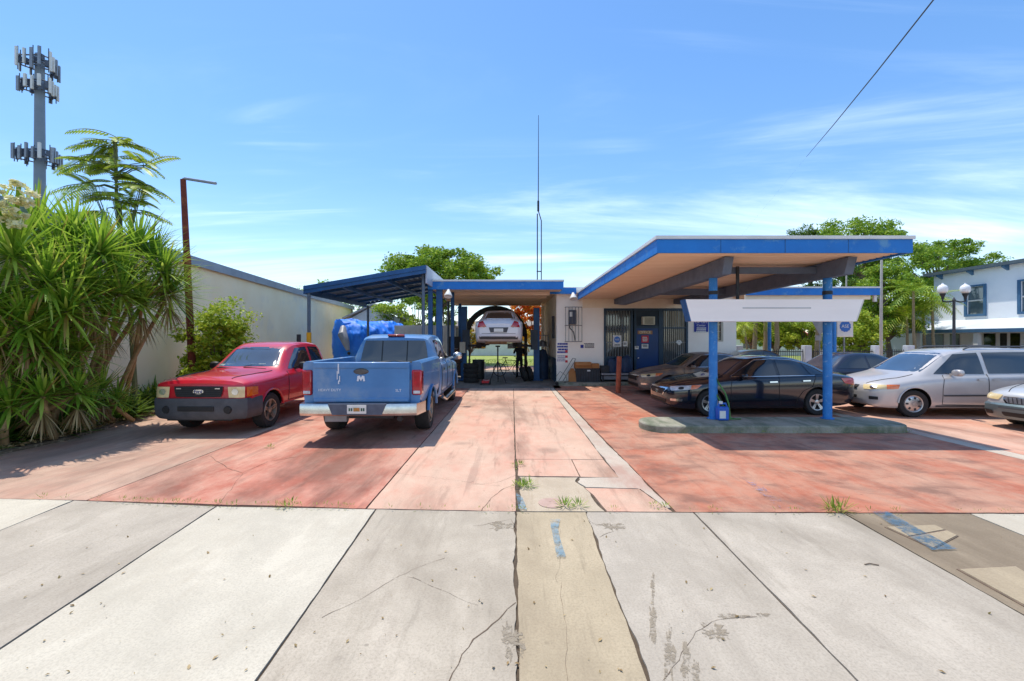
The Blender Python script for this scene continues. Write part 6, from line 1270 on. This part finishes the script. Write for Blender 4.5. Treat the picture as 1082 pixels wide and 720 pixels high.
# ---------------------------------------------------------------- mechanic under the car
def figure(name, label, base, rz):
    root = thing(name, label, 'person', base, rz)
    J = {'pel': (0, 0, .93), 'spine': (0, .01, 1.10), 'chest': (0, .0, 1.30), 'neck': (0, -.01, 1.47), 'chin': (0, .03, 1.54), 'head': (0, .045, 1.62), 'crown': (0, .02, 1.71),
         'hl': (.09, 0, .90), 'kl': (.105, .03, .49), 'al': (.11, -.01, .09), 'tl': (.125, .15, .035), 'hr': (-.09, 0, .90), 'kr': (-.11, .05, .49), 'ar': (-.115, .0, .09), 'tr': (-.13, .16, .035),
         'sl': (.185, 0, 1.40), 'el': (.25, .12, 1.16), 'wl': (.17, .33, 1.30), 'ml': (.14, .40, 1.36), 'sr': (-.185, 0, 1.40), 'er': (-.25, .14, 1.18), 'wr': (-.15, .34, 1.34), 'mr': (-.12, .41, 1.40)}
    Rr = {'pel': .15, 'spine': .135, 'chest': .16, 'neck': .058, 'chin': .07, 'head': .095, 'crown': .06, 'hl': .095, 'kl': .066, 'al': .046, 'tl': .036, 'hr': .095, 'kr': .066, 'ar': .046, 'tr': .036, 'sl': .07, 'el': .046, 'wl': .03, 'ml': .034, 'sr': .07, 'er': .046, 'wr': .03, 'mr': .034}
    E = ['pel spine', 'spine chest', 'chest neck', 'neck chin', 'chin head', 'head crown', 'pel hl', 'hl kl', 'kl al', 'al tl', 'pel hr', 'hr kr', 'kr ar', 'ar tr', 'chest sl', 'sl el', 'el wl', 'wl ml', 'chest sr', 'sr er', 'er wr', 'wr mr']
    vs, rs, es = list(J.values()), list(Rr[k] for k in J), []
    ix = {k: i for i, k in enumerate(J)}
    for e in E: a, b = e.split(); es.append((ix[a], ix[b]))
    for s_ in ('l', 'r'):   # five unequal, slightly curled fingers closing upward
        w0 = V(J['m' + s_]); sg = 1 if s_ == 'l' else -1
        for k, (off, ln) in enumerate(((.032, .06), (.012, .075), (-.01, .08), (-.03, .07))):
            b = len(vs); p1 = w0 + V((sg * off * .8, .04, .02)); p2 = p1 + V((0, ln * .5, ln * .35)); p3 = p2 + V((0, ln * .1, ln * .45)); vs += [tuple(p1), tuple(p2), tuple(p3)]; rs += [.010, .009, .008]; es += [(ix['m' + s_], b), (b, b + 1), (b + 1, b + 2)]
        b = len(vs); p1 = w0 + V((-sg * .04, .0, .01)); p2 = p1 + V((-sg * .02, .03, .04)); vs += [tuple(p1), tuple(p2)]; rs += [.012, .010]; es += [(ix['m' + s_], b), (b, b + 1)]
    me = bpy.data.meshes.new('body'); me.from_pydata(vs, es, []); o = bpy.data.objects.new('body', me); COL.objects.link(o)
    md = o.modifiers.new('s', 'SKIN'); md.use_smooth_shade = True
    for i, r_ in enumerate(rs): me.skin_vertices[0].data[i].radius = (r_, r_)
    me.skin_vertices[0].data[0].use_root = True
    sb = o.modifiers.new('u', 'SUBSURF'); sb.levels = 2; sb.render_levels = 2
    dg = bpy.context.evaluated_depsgraph_get(); m2 = bpy.data.meshes.new_from_object(o.evaluated_get(dg)); o.modifiers.clear(); o.data = m2
    sk, sh_, tr2, bt2 = surf('skin', S(150, 104, 80), S(136, 92, 70), 6, .6), surf('dark_shirt', S(40, 46, 58), S(30, 36, 46), 9, .9), surf('navy_trousers', S(30, 36, 48), S(22, 28, 38), 9, .9), surf('boots', S(34, 30, 28), S(26, 24, 22), 9, .8)
    m2.materials.clear()
    for q in (sk, sh_, tr2, bt2): m2.materials.append(q)
    for p in m2.polygons:
        c = p.center; p.use_smooth = True
        if c.z < .11: k = 3
        elif c.z < .98 and abs(c.y) < .2: k = 2
        elif c.z > 1.49 and abs(c.x) < .13: k = 0
        elif c.y > .2: k = 0
        else: k = 1
        p.material_index = k
    hang(o, root, False)
    h = MB()
    for (z, r_, y) in ((1.60, .088, .0), (1.66, .108, .0), (1.70, .105, .01), (1.745, .075, .015), (1.765, .03, .015)): h.lathe([(r_, 0)], 18, Matrix.Translation((0, y - .005, z)))
    for i in range(4):
        for k in range(18): h.f.append([i * 18 + k, i * 18 + (k + 1) % 18, (i + 1) * 18 + (k + 1) % 18, (i + 1) * 18 + k]); h.mi.append(0)
    h.f.append([72 + k for k in range(18)]); h.mi.append(0); h.build('hair', BLACK, root, True, world=False, angle=70)
    fc = MB()
    fc.add([(-.014, .128, 1.60), (.014, .128, 1.60), (0, .158, 1.602), (0, .13, 1.645)], [(0, 1, 2), (1, 3, 2), (3, 0, 2)]); fc.build('nose', sk, root, True, world=False)
    for sg in (1, -1):
        MB().lathe([(0, .006), (.011, .004), (.014, 0)], 10, Matrix.Translation((sg * .034, .126, 1.64)) @ Matrix.Rotation(R(-90), 4, 'X')).build('eye', BLACK, root, True, world=False); MB().box((sg * .098, .03, 1.63), (.016, .035, .06)).build('ear', sk, root, True, .008, False)
    MB().box((0, .131, 1.575), (.045, .008, .010)).build('mouth', surf('lips', S(130, 74, 66)), root, False, .003, False)
    return root
figure('person', 'mechanic in dark work clothes standing under the raised white sedan', (.36, 21.6, 0), R(8))
# ---------------------------------------------------------------- cars
red_pickup(); blue_pickup(); minivan(); silver_sedan(); lifted_sedan()
NAVYP = paint('midnight_blue', S(17, 25, 40), S(12, 18, 30), .16, 1.0, .1)
c = sedan('dark_blue_sedan', 'glossy dark blue sedan parked side-on behind the two blue canopy posts', (6.20, 11.80, 0), R(183.5), NAVYP, (.985, 1, .99))
MB().lathe([(.075, 0), (.075, .012), (.055, .012), (.055, 0)], 24, Matrix.Translation((c.L / 2 + .0, 0, .585)) @ Matrix.Rotation(R(80), 4, 'Y'), closed=True).build('emblem', CHROME, c.root, True, world=False)
MB().bx(c.L / 2 + .0, c.L / 2 + .012, -.085, .085, .57, .60).build('emblem_bar', CHROME, c.root, world=False)
TANP = paint('faded_taupe', S(128, 114, 102), S(104, 92, 84), .5, .3, stain=S(190, 152, 110), at=(.5, .7), sc=1.4)
tn = sedan('taupe_sedan', 'faded taupe sedan with a peeling hood parked before the blue office door', (6.55, 15.75, 0), R(184), TANP, (.96, 1, .97), rim=ALLOYD, ws=WSGREEN, head=HEADL)
sedan('black_hatchback', 'dark car parked along the white office wall behind the taupe sedan', (9.95, 17.75, 0), R(0), paint('black_green', S(40, 46, 48), S(30, 36, 38)), (.82, .9, 1.0), detail=False)
sedan('navy_coupe', 'dark navy car between the taupe sedan and the silver minivan, mostly hidden', (10.75, 14.6, 0), R(182), paint('coupe_navy', S(30, 38, 58), S(24, 30, 48)), (.9, 1, .99), detail=False)
# ---------------------------------------------------------------- plants
def leafcloud(name, pts, size, mat, parent, seed=1, aspect=.5, world=True, up=.25):
    """many separate folded leaf faces around the given points"""
    rr = random.Random(seed); vs, fs = [], []
    for p in pts:
        s_ = size * (.45 + 1.15 * rr.random() ** 1.4)
        d = V((rr.gauss(0, 1), rr.gauss(0, 1), rr.gauss(0, .6))).normalized(); n = V((rr.gauss(0, 1), rr.gauss(0, 1), rr.gauss(0, 1) + up * 4)).normalized()
        x = d.cross(n)
        if x.length < .05: continue
        x.normalize(); n2 = x.cross(d)
        b = len(vs); w_ = s_ * aspect
        vs += [p - d * s_ * .5, p + x * w_ * .5 + n2 * w_ * .12, p + d * s_ * .5 - n2 * s_ * .1, p - x * w_ * .5 + n2 * w_ * .12]
        fs.append((b, b + 1, b + 2, b + 3))
    me = bpy.data.meshes.new(name); me.from_pydata([tuple(v) for v in vs], [], fs); me.materials.append(mat); me.update()
    o = bpy.data.objects.new(name, me); COL.objects.link(o); hang(o, parent, world); return o
def crownpts(c, rad, nclump, per, cr_, seed, shell=.55, flat=0.0):
    rr = random.Random(seed); c = V(c); pts, cl = [], []
    for _ in range(nclump):
        d = V((rr.gauss(0, 1), rr.gauss(0, 1), rr.gauss(0, 1))).normalized(); k = rr.uniform(shell, 1) ** .8
        q = c + V((d.x * rad[0], d.y * rad[1], max(d.z, -.75) * rad[2])) * k
        q += V((noise.noise(q * .7), noise.noise(q * .7 + V((7, 0, 0))), noise.noise(q * .7 + V((0, 9, 0))))) * min(rad) * .3
        r_ = cr_ * rr.uniform(.55, 1.25); cl.append((q, r_))
        for _ in range(int(per * rr.uniform(.7, 1.2))):
            e = V((rr.gauss(0, 1), rr.gauss(0, 1), rr.gauss(0, 1))).normalized() * r_ * rr.uniform(.35, 1.08); pts.append(q + V((e.x, e.y, e.z * .62)))
    return pts, cl
def tree(name, label, base, c, rad, nclump, per, cr_, leaf, mat, seed, trunk=.16, bark=TREEBARK, group=None, shell=.5, stems=1):
    t_ = thing(name, label, 'tree', base, 0, group); pts, cl = crownpts(c, rad, nclump, per, cr_, seed, shell); rr = random.Random(seed + 50)
    leafcloud('crown', pts, leaf, mat, t_, seed); m = MB(); B = V(base); c = V(c)
    fork = V((c.x * .7 + B.x * .3, c.y * .7 + B.y * .3, B.z + (c.z - rad[2] * .75 - B.z) * .8))
    for s_ in range(stems):
        off = V((rr.uniform(-.3, .3), rr.uniform(-.3, .3), 0)) * (s_ > 0) * 2
        mid = B.lerp(fork, .5) + V((rr.uniform(-.15, .15), rr.uniform(-.15, .15), 0)); m.tube([B + off, mid + off * .8, fork + off * .5], [trunk * 1.25, trunk, trunk * .8], 10)
        for q, r_ in rr.sample(cl, min(len(cl), 14 // stems + 3)):
            k = (fork + off * .5).lerp(q, .5) + V((0, 0, rad[2] * .12)); m.tube([fork + off * .5, k, q], [trunk * .5, trunk * .3, trunk * .08], 6)
    m.build('trunk', bark, t_, True); return t_
# sword-leaved rosettes
def blades(m_v, m_f, c, axis, n, ln, wd, seed, spread=(0.05, 1.9), droop=.35, seg=4):
    rr = random.Random(seed); axis = V(axis).normalized(); u = axis.orthogonal().normalized(); w = axis.cross(u)
    for i in range(n):
        f = (i + .5) / n; th = spread[0] + (spread[1] - spread[0]) * f ** .8 + rr.uniform(-.12, .12); ph = i * 2.39996 + rr.uniform(-.25, .25)
        d = axis * math.cos(th) + (u * math.cos(ph) + w * math.sin(ph)) * math.sin(th); L = ln * rr.uniform(.75, 1.1) * (1 - .25 * abs(f - .55)); W = wd * rr.uniform(.8, 1.15)
        x = d.cross(V((0, 0, 1)));
        if x.length < .1: x = d.orthogonal()
        x.normalize(); nn = x.cross(d).normalized(); b = len(m_v); p = V(c) + d * .05; dd = d.copy(); dr = droop * rr.uniform(.4, 1.5)
        for k in range(seg + 1):
            t_ = k / seg; ww = W * (.55 + 1.6 * t_ - 2.15 * t_ * t_) if t_ < 1 else .002
            ww = max(ww, .003); m_v += [p - x * ww * .5 + nn * ww * .18, p + V((0, 0, 0)), p + x * ww * .5 + nn * ww * .18]
            dd = (dd - V((0, 0, dr * .22 * (t_ + .2) * math.hypot(d.x, d.y)))).normalized(); p = p + dd * (L / seg)
        for k in range(seg):
            q = b + k * 3; m_f += [(q, q + 1, q + 4, q + 3), (q + 1, q + 2, q + 5, q + 4)]
def raw(name, vs, fs, mat, parent, world=True):
    me = bpy.data.meshes.new(name); me.from_pydata([tuple(v) for v in vs], [], fs); me.materials.append(mat); me.polygons.foreach_set('use_smooth', [True] * len(fs)); me.update()
    o = bpy.data.objects.new(name, me); COL.objects.link(o); hang(o, parent, world); return o
def yucca(label, base, heads, ln=.95, wd=.062, seed=1, dead=(), n=78, flower=None, trunkr=.045, name='yucca'):
    B = V(base); t_ = thing(name, label, 'plant', B, 0, 'yuccas in the planting bed'); rr = random.Random(seed); st = MB()
    for i, (p, lean) in enumerate(heads):
        p = V(p); vs, fs = [], []; ax = V((lean[0], lean[1], 1)); k_ = 1.0 if i % 3 else 1.12
        blades(vs, fs, p, ax, n, ln * k_, wd, seed * 31 + i, (.05, 2.0)); raw('leaf_head', vs, fs, LEAF_YUCCA, t_)
        Bj = B + V((rr.uniform(-.45, .35), rr.uniform(-.7, .7), 0)); mid = Bj.lerp(p, .5) + V((rr.uniform(-.2, .2), rr.uniform(-.2, .2), 0)); st.tube([Bj, mid, p], [trunkr * 1.2, trunkr, trunkr * .7], 8)
        if i in dead:
            vs, fs = [], []; blades(vs, fs, p - V((0, 0, .25)), (0, 0, -1), 46, ln * .8, wd * .55, seed * 77 + i, (.05, .9), .8); raw('dead_leaves', vs, fs, LEAF_DRY, t_)
    st.build('stem', surf('yucca_stem', S(176, 146, 104), S(136, 110, 76), 9, .95, bump=.5, bscale=30), t_, True)
    if flower is not None:
        pts, _ = crownpts(flower, (.36, .3, .42), 26, 34, .10, seed + 9, .2); leafcloud('flower_spike', pts, .075, FLOWER, t_, seed, .8); 
        MB().tube([V(heads[0][0]), V(flower) + V((0, 0, .4))], .03, 6).build('flower_stalk', LEAF_MID, t_)
    return t_
b0 = lambda x, y: (x, y, .05)
yucca('tallest yucca at the left edge carrying a cream flower spike', b0(-9.25, 7.6), [(A(14, 272, 7.5), (.25, -.3)), (A(-45, 250, 8.0), (-.2, 0)), (A(50, 300, 7.7), (.4, -.4)), (A(-10, 325, 7.4), (.1, -.5)), (A(28, 345, 7.6), (.3, -.6)), (A(70, 330, 7.9), (.5, -.4)), (A(0, 365, 7.6), (.1, -.6)), (A(48, 368, 7.9), (.3, -.6))], .95, .060, 1, (3, 4, 6), 118, A(20, 222, 7.2))
yucca('yucca with upright crowns just right of the flowering one', b0(-9.3, 8.9), [(A(38, 244, 8.7), (-.1, -.1)), (A(78, 252, 8.6), (.2, -.2)), (A(105, 268, 8.5), (.3, -.3)), (A(84, 300, 8.2), (.2, -.6)), (A(-5, 236, 9.0), (-.2, 0)), (A(60, 272, 8.3), (.0, -.5))], .95, .056, 2, (3,), 116)
yucca('yucca whose crowns reach out over the lot near the rusty pole', b0(-9.35, 10.0), [(A(146, 262, 9.7), (.35, -.2)), (A(172, 288, 9.7), (.7, -.2)), (A(132, 298, 9.2), (.3, -.5)), (A(178, 312, 9.9), (.8, -.1)), (A(150, 322, 9.4), (.5, -.5)), (A(118, 280, 9.3), (.1, -.3)), (A(160, 275, 10.2), (.4, .1))], .90, .050, 3, (1, 3, 4, 5), 112)
yucca('leaning yucca with brown hanging leaves in the middle of the bed', b0(-8.9, 8.8), [(A(98, 318, 8.5), (.4, -.4)), (A(62, 350, 8.1), (-.1, -.5)), (A(112, 338, 8.9), (.5, -.4)), (A(128, 312, 8.8), (.5, -.2)), (A(84, 372, 8.4), (.3, -.5)), (A(30, 382, 8.2), (0, -.4))], .78, .048, 4, (0, 1, 2, 5), 74)
yucca('low young yucca rosettes with a pale dry skirt at the bed front', b0(-8.75, 8.0), [(A(28, 404, 7.75), (0, -.3)), (A(66, 396, 8.0), (.2, -.2)), (A(45, 420, 7.65), (.1, -.4)), (A(0, 400, 7.9), (-.2, -.2)), (A(82, 416, 8.1), (.3, -.3)), (A(10, 430, 7.5), (0, -.3))], .60, .058, 5, (0, 2, 4), 66, trunkr=.05)
yucca('low young yucca at the right end of the bed by the red pickup', b0(-8.75, 9.6), [(A(108, 412, 9.2), (.2, -.3)), (A(124, 424, 9.5), (.3, -.1)), (A(96, 430, 8.7), (.1, -.4))], .55, .048, 6, (0,), 56, trunkr=.04)
# spiky ground cover at the bed edge, each clump a plant of its own
vs, fs = [], []; blades(vs, fs, (0, 0, .02), (0, 0, 1), 34, .42, .045, 71, (.1, 1.45), .5); gc = raw('strap_plant', vs, fs, LEAF_DARK, None)
rr = random.Random(3); spots = []
for k in range(64):
    f = rr.random(); y = 6.9 + 5.6 * f; xe_ = -8.45 - .55 * max(0, (y - 8.3) / 3.2); spots.append((xe_ - rr.uniform(.1, 1.3), y))
for i, (x, y) in enumerate(spots):
    o = gc if i == 0 else gc.copy()
    if i: COL.objects.link(o)
    s_ = rr.uniform(.8, 1.9); o.location = (x, y, .04); o.rotation_euler = (rr.uniform(-.15, .15), rr.uniform(-.15, .15), rr.uniform(0, 6)); o.scale = (s_, s_, s_ * rr.uniform(.8, 1.2)); tag(o, 'low dark strap-leaved plant lining the front of the planting bed', 'plant', 'strap-leaved plants along the bed edge')
pts = []
for k in range(1500): y = rr.uniform(6.4, 13.5); pts.append(V((-8.42 - .5 * max(0, (y - 8.3) / 3.2) - abs(rr.gauss(0, .30)), y, .06 + abs(rr.gauss(0, .02)))))
kind(leafcloud('leaf_litter', pts, .07, LEAF_DRY, None, 5, .5), 'stuff')
pts = []
for k in range(1500): y = rr.uniform(7.6, 13.2); pts.append(V((-8.75 - .3 * max(0, (y - 8.3) / 3.2) - rr.uniform(0, .8), y, .06 + rr.random() ** 1.5 * .65)))
kind(leafcloud('undergrowth', pts, .10, LEAF_MID, None, 6, .5), 'stuff')
# feathery young tree behind the yuccas
def feather(label, base, fork, fronds, seed):
    t_ = thing('feathery_tree', label, 'tree', base); rr = random.Random(seed); B, Fk = V(base), V(fork); m = MB(); top = V(fronds[0][0])
    mid = B.lerp(Fk, .6) + V((.1, 0, 0)); m.tube([B, mid, Fk, V(A(120, 150, Fk.y))], [.06, .045, .032, .012], 8); vs, fs = [], []
    for (p, d, L) in fronds:
        p = V(p); k0 = B.lerp(Fk, .7) if p.z < Fk.z + .4 else Fk.lerp(V((Fk.x, Fk.y, p.z)), .75); m.tube([k0, k0.lerp(p, .6) + V((0, 0, .06)), p], [.014, .011, .008], 5); d = V(d).normalized(); pts = []; q = p.copy(); dd = d.copy()
        for k in range(15): pts.append(q.copy()); dd = (dd - V((0, 0, .075))).normalized(); q = q + dd * (L / 14)
        m.tube(pts, [.01] * 10 + [.005] * 5, 4); x = d.cross(V((0, 0, 1))).normalized()
        for k in range(2, 15, 1):
            for sg in (1, -1):
                o_ = pts[k]; ll = L * .34 * math.sin(math.pi * (.16 + .74 * k / 15)); ax = (x * sg + (pts[k] - pts[k - 1]).normalized() * .55 - V((0, 0, .30))).normalized(); wv = (pts[k] - pts[k - 1]).normalized() * .030; b = len(vs)
                vs += [o_, o_ + ax * ll * .4 + wv, o_ + ax * ll, o_ + ax * ll * .4 - wv]; fs.append((b, b + 1, b + 2, b + 3))
    m.build('trunk', surf('green_bark', S(120, 126, 84), S(92, 100, 66), 8, .9), t_, True); raw('crown', vs, fs, LEAF_LIME, t_); return t_
fr = []; rr = random.Random(12); yv = 10.4
for (px, py) in [(120, 148), (121, 156), (119, 166), (122, 176), (120, 186), (124, 196), (122, 206), (126, 214), (150, 176), (92, 172), (150, 200), (100, 198), (112, 224), (142, 222)]:
    for k in range(6):
        sd_ = rr.choice((-1, 1)); dx = (px - 121) / 40 + sd_ * rr.uniform(.35, 1); fr.append((A(px + rr.uniform(-3, 3), py + rr.uniform(-4, 4), yv + rr.uniform(-.2, .2)), (dx, rr.uniform(-.9, .6), rr.uniform(.05, .5)), rr.uniform(.55, .9)))
feather('slender feathery-leaved young tree rising behind the yuccas', (-8.95, 10.6, .05), A(124, 215, yv), fr, 4)
# bush behind the red pickup
bc = A(228, 352, 12.9); t_ = thing('leafy_bush', 'bright yellow-green bush against the warehouse wall behind the red pickup', 'bush', (bc.x, 13.0, .05)); pts, cl = crownpts((bc.x - .1, 13.0, 1.75), (.95, .7, 1.55), 110, 110, .34, 21, .25); p2, c2 = crownpts((bc.x + .65, 12.9, 1.2), (.6, .6, .8), 36, 100, .3, 22, .3); leafcloud('leaves', pts + p2, .105, LEAF_LIME, t_, 3, .55); m = MB()
for q, r_ in cl[::4] + c2[::4]: m.tube([(bc.x, 13.0, .05), V((bc.x, 13.0, .05)).lerp(q, .5) + V((0, 0, .1)), q], [.03, .02, .008], 5)
m.build('stem', TREEBARK, t_, True)
# trees
tc0 = A(462, 290, 33); tree('broad_tree', 'broad round-topped green tree rising behind the bay roof', (tc0.x, 33, 0), (tc0.x, 33, 6.3), (4.6, 3.4, 2.0), 190, 210, .7, .21, LEAF_MID, 31, .22, group='trees behind the shop')
p = A(344, 305, 42); tree('small_tree', 'far small pale tree peeking over the carport roof', (p.x, 42, 0), (p.x, 42, 6.2), (2.3, 2, 1.4), 40, 60, .6, .24, LEAF_LIME, 32, .12, group='trees behind the shop')
for i, (px, py, y, rx, rz_, mt, lb) in enumerate([(372, 334, 36, 1.9, 2.0, LEAF_MID, 'dark green tree seen left of the white shed roof'), (418, 345, 28.5, 1.5, 1.7, LEAF_LIME, 'yellow-green tree seen under the carport, right of the shed'), (440, 338, 29.5, 1.9, 2.0, LEAF_MID, 'green tree seen between the bay posts'), (470, 330, 34, 2.0, 2.1, LEAF_LIME, 'pale green tree behind the storage container')]):
    c_ = A(px, py, y); tree('yard_tree', lb, (c_.x, y, 0), (c_.x, y, max(c_.z, 2.4)), (rx, rx * .9, rz_), 46, 90, .5, .18, mt, 40 + i, .1, group='trees behind the shop')
c_ = A(563, 340, 31); tree('flame_tree', 'tree covered in orange blossom seen through the bay', (c_.x + .3, 31, 0), (c_.x + .2, 31, 3.1), (1.9, 1.5, 1.7), 80, 110, .45, .2, LEAF_FIRE, 51, .1)
c_ = A(497, 357, 29); tree('amber_shrub', 'amber-leaved small tree left of the raised sedan', (c_.x, 29, 0), (c_.x, 29, 1.9), (.8, .8, 1.0), 22, 70, .35, .15, LEAF_AMBER, 52, .05); c_ = A(556, 362, 28.5); tree('amber_shrub', 'amber-leaved shrub under the orange tree right of the raised sedan', (c_.x, 28.5, 0), (c_.x, 28.5, 1.5), (.7, .7, .9), 20, 70, .35, .15, LEAF_AMBER, 53, .05)
for i, (px, py, y, rx, rz_, nc, mt, lb, tr) in enumerate([
    (905, 266, 33, 3.8, 2.3, 90, LEAF_MID, 'tall green tree showing above the canopy right corner', .25), (856, 256, 36, 1.6, 1.3, 36, LEAF_DARK, 'small dark treetop just above the canopy roof line', .2),
    (992, 282, 38, 3.7, 2.3, 80, LEAF_MID, 'round green tree above the white building roof', .25), (1022, 288, 40, 2.2, 1.2, 34, LEAF_DARK, 'darker tree crown over the roof ridge of the white building', .22),
    (938, 320, 27, 2.1, 2.5, 80, LEAF_MID, 'dense tree right of the small canopy and the pale pole', .16), (912, 322, 30, 2.4, 2.6, 70, LEAF_DARK, 'dark tree behind the emblem sign', .16),
    (905, 356, 25, 1.2, 1.5, 46, LEAF_LIME, 'bright lime shrub tree between the emblem sign and the pale pole', .08), (875, 318, 34, 2.6, 2.6, 60, LEAF_DARK, 'deep green tree over the white board right half', .18),
    (822, 345, 32, 2.2, 1.9, 60, LEAF_MID, 'green tree under the white board beside the thin blue post', .12), (850, 352, 30, 1.5, 1.4, 40, LEAF_LIME, 'yellow-green tree under the white board left of the traffic sign', .08), (793, 346, 30, 1.2, 1.2, 30, LEAF_LIME, 'pale green shrub right of the white office wall', .08),
    (760, 330, 42, 2.6, 2.6, 50, LEAF_MID, 'far tree behind the office roof', .16), (1010, 305, 33.5, 1.0, 1.0, 14, LEAF_LIME, 'small lime crown at the corner of the white building', .06)]):
    c_ = A(px, py, y); 
    if i == 12: continue
    tree('street_tree', lb, (c_.x, y, 0), c_, (rx, rx * .85, rz_), int(nc * 1.6), 190, .5 if rx < 3 else .68, .14 if rx < 3 else .19, mt, 60 + i, tr, group='trees along the side street', stems=2 if i in (5, 8) else 1)
# palms by the white building
def palm(label, base, top, n, L, mat, seed, trunk=.06, group='palms near the white building'):
    t_ = thing('palm', label, 'palm', base, 0, group); B, T = V(base), V(top); rr = random.Random(seed); MB().tube([B, B.lerp(T, .5) + V((rr.uniform(-.15, .15), 0, 0)), T], [trunk * 1.2, trunk, trunk * .8], 10).build('trunk', PALMBARK, t_, True); vs, fs = [], []
    for i in range(n):
        ph = i * 2.4 + rr.uniform(-.3, .3); el = rr.uniform(-.1, 1.1); d = V((math.cos(ph) * math.cos(el), math.sin(ph) * math.cos(el), math.sin(el))); q = T.copy(); pts = []; dd = d.copy()
        for k in range(12): pts.append(q.copy()); dd = (dd - V((0, 0, .13))).normalized(); q = q + dd * (L / 11)
        x = V((-math.sin(ph), math.cos(ph), 0))
        for k in range(1, 12):
            fw = (pts[k] - pts[k - 1]).normalized()
            for sg in (1, -1):
                ll = L * .34 * math.sin(math.pi * (.15 + .8 * k / 12)); ax = (x * sg + fw * .7 - V((0, 0, .35))).normalized(); wv = fw * .028; b = len(vs); vs += [pts[k] - wv, pts[k] + wv, pts[k] + ax * ll]; fs.append((b, b + 1, b + 2))
            b = len(vs); vs += [pts[k - 1] - x * .012, pts[k - 1] + x * .012, pts[k] + x * .01, pts[k] - x * .01]; fs.append((b, b + 1, b + 2, b + 3))
    raw('crown', vs, fs, mat, t_); return t_
for px, py, y, L, lb, mt in ((985, 318, 25, 1.5, 'small bright palm before the corner of the white building', LEAF_LIME), (965, 308, 24.5, 1.7, 'slim palm between the dense tree and the white building', LEAF_MID), (975, 322, 27, 1.4, 'slim palm close to the wall of the white building', LEAF_MID), (958, 335, 25.5, 1.5, 'shortest slim palm left of the white building', LEAF_LIME), (786, 344, 26, 1.1, 'small palm at the right end of the office wall', LEAF_LIME)):
    c_ = A(px, py, y); palm(lb, (c_.x + .2, y, 0), c_, 26, L, mt, px, .07)
for px, y, lb in ((796, 27, 'leftmost bare palm trunk beyond the fence, near the office wall'), (806, 28, 'second bare palm trunk beyond the fence from the office'), (817.5, 26, 'bare palm trunk just right of the thin blue post'), (862, 26, 'bare palm trunk beside the traffic sign pole')):
    x = XA(px, y); palm(lb, (x, y, 0), (x + .15, y, ZA(330, y)), 20, 1.6, LEAF_MID, px, .13)
# grass tufts and weeds in the joints
def tuft(label, p, n, ln, seed, mat=GRASSM):
    vs, fs = [], []; rr = random.Random(seed)
    for k in range(max(1, n // 12)): blades(vs, fs, V((p.x + rr.gauss(0, .06), p.y + rr.gauss(0, .05), -.01)), (rr.gauss(0, .2), rr.gauss(0, .2), 1), 12, ln * rr.uniform(.6, 1.2), .012, seed + k, (.1, 1.4), .5, 3)
    tag(raw('weed_tuft', vs, fs, mat, None), label, 'weed', 'weeds in the pavement joints')
tuft('larger weed clump at the left edge of the cement patch', G(553, 515), 90, .12, 1, LEAF_MID); tuft('weed tuft right of the round pinkish lid', G(598, 535), 70, .10, 2, LEAF_MID); tuft('yellowish grass tuft on the sidewalk joint below the island', G(881, 540), 90, .13, 3); tuft('small tuft at the corner where pale stripe meets the sidewalk', G(704, 538), 30, .07, 4, LEAF_MID); tuft('small weed high in the crack above the cement patch', G(549, 492), 40, .06, 5); tuft('thin weed at the left lot joint', G(306, 535), 40, .06, 6); tuft('weed beside the front wheel of the red pickup', G(286, 474), 30, .06, 7)
vs, fs = [], []; rr = random.Random(8)
for k in range(170):
    r_ = rr.random()
    if r_ < .35: x = rr.uniform(-4.6, -1.8); y = ybd(x) + rr.gauss(0, .012)
    elif r_ < .7: x = rr.uniform(2.6, 8.0); y = 8.90 - abs(rr.gauss(0, .03))
    else: x = rr.uniform(-6, 6); y = ybd(x) + rr.gauss(0, .008)
    blades(vs, fs, V((x, y, -.005)), (rr.gauss(0, .3), -.2, 1), 5, rr.uniform(.015, .05), .008, k, (.1, 1.3), .5, 2)
kind(raw('joint_weeds', vs, fs, GRASSM, None), 'stuff')
# fallen leaves and a twig on the sidewalk
vs = []; rr = random.Random(9)
for k in range(120): px, py = rr.uniform(20, 1060), rr.uniform(548, 715); g_p = G(px, py); vs.append(V((g_p.x, g_p.y, .008)))
for (px, py) in ((238, 658), (268, 664), (142, 713), (68, 678), (285, 610), (10, 622), (235, 672)): g_p = G(px, py); vs.append(V((g_p.x, g_p.y, .009)))
kind(leafcloud('fallen_leaves', vs, .026, LEAF_DRY, None, 9, .5, up=3), 'stuff')
g0 = G(921, 598); tag(MB().tube([g0 + V((-.05, .01, .006)), g0 + V((0, .02, .01)), g0 + V((.06, .0, .006))], .005, 5).build('twig', TREEBARK), 'small curved dry twig on the right part of the sidewalk', 'twig')
vs = []
for k in range(2600): vs.append(V((rr.uniform(-9, 12), rr.uniform(31.2, 40), .06)))
kind(leafcloud('grass', vs, .22, GRASSM, None, 12, .16, up=-.2), 'stuff')
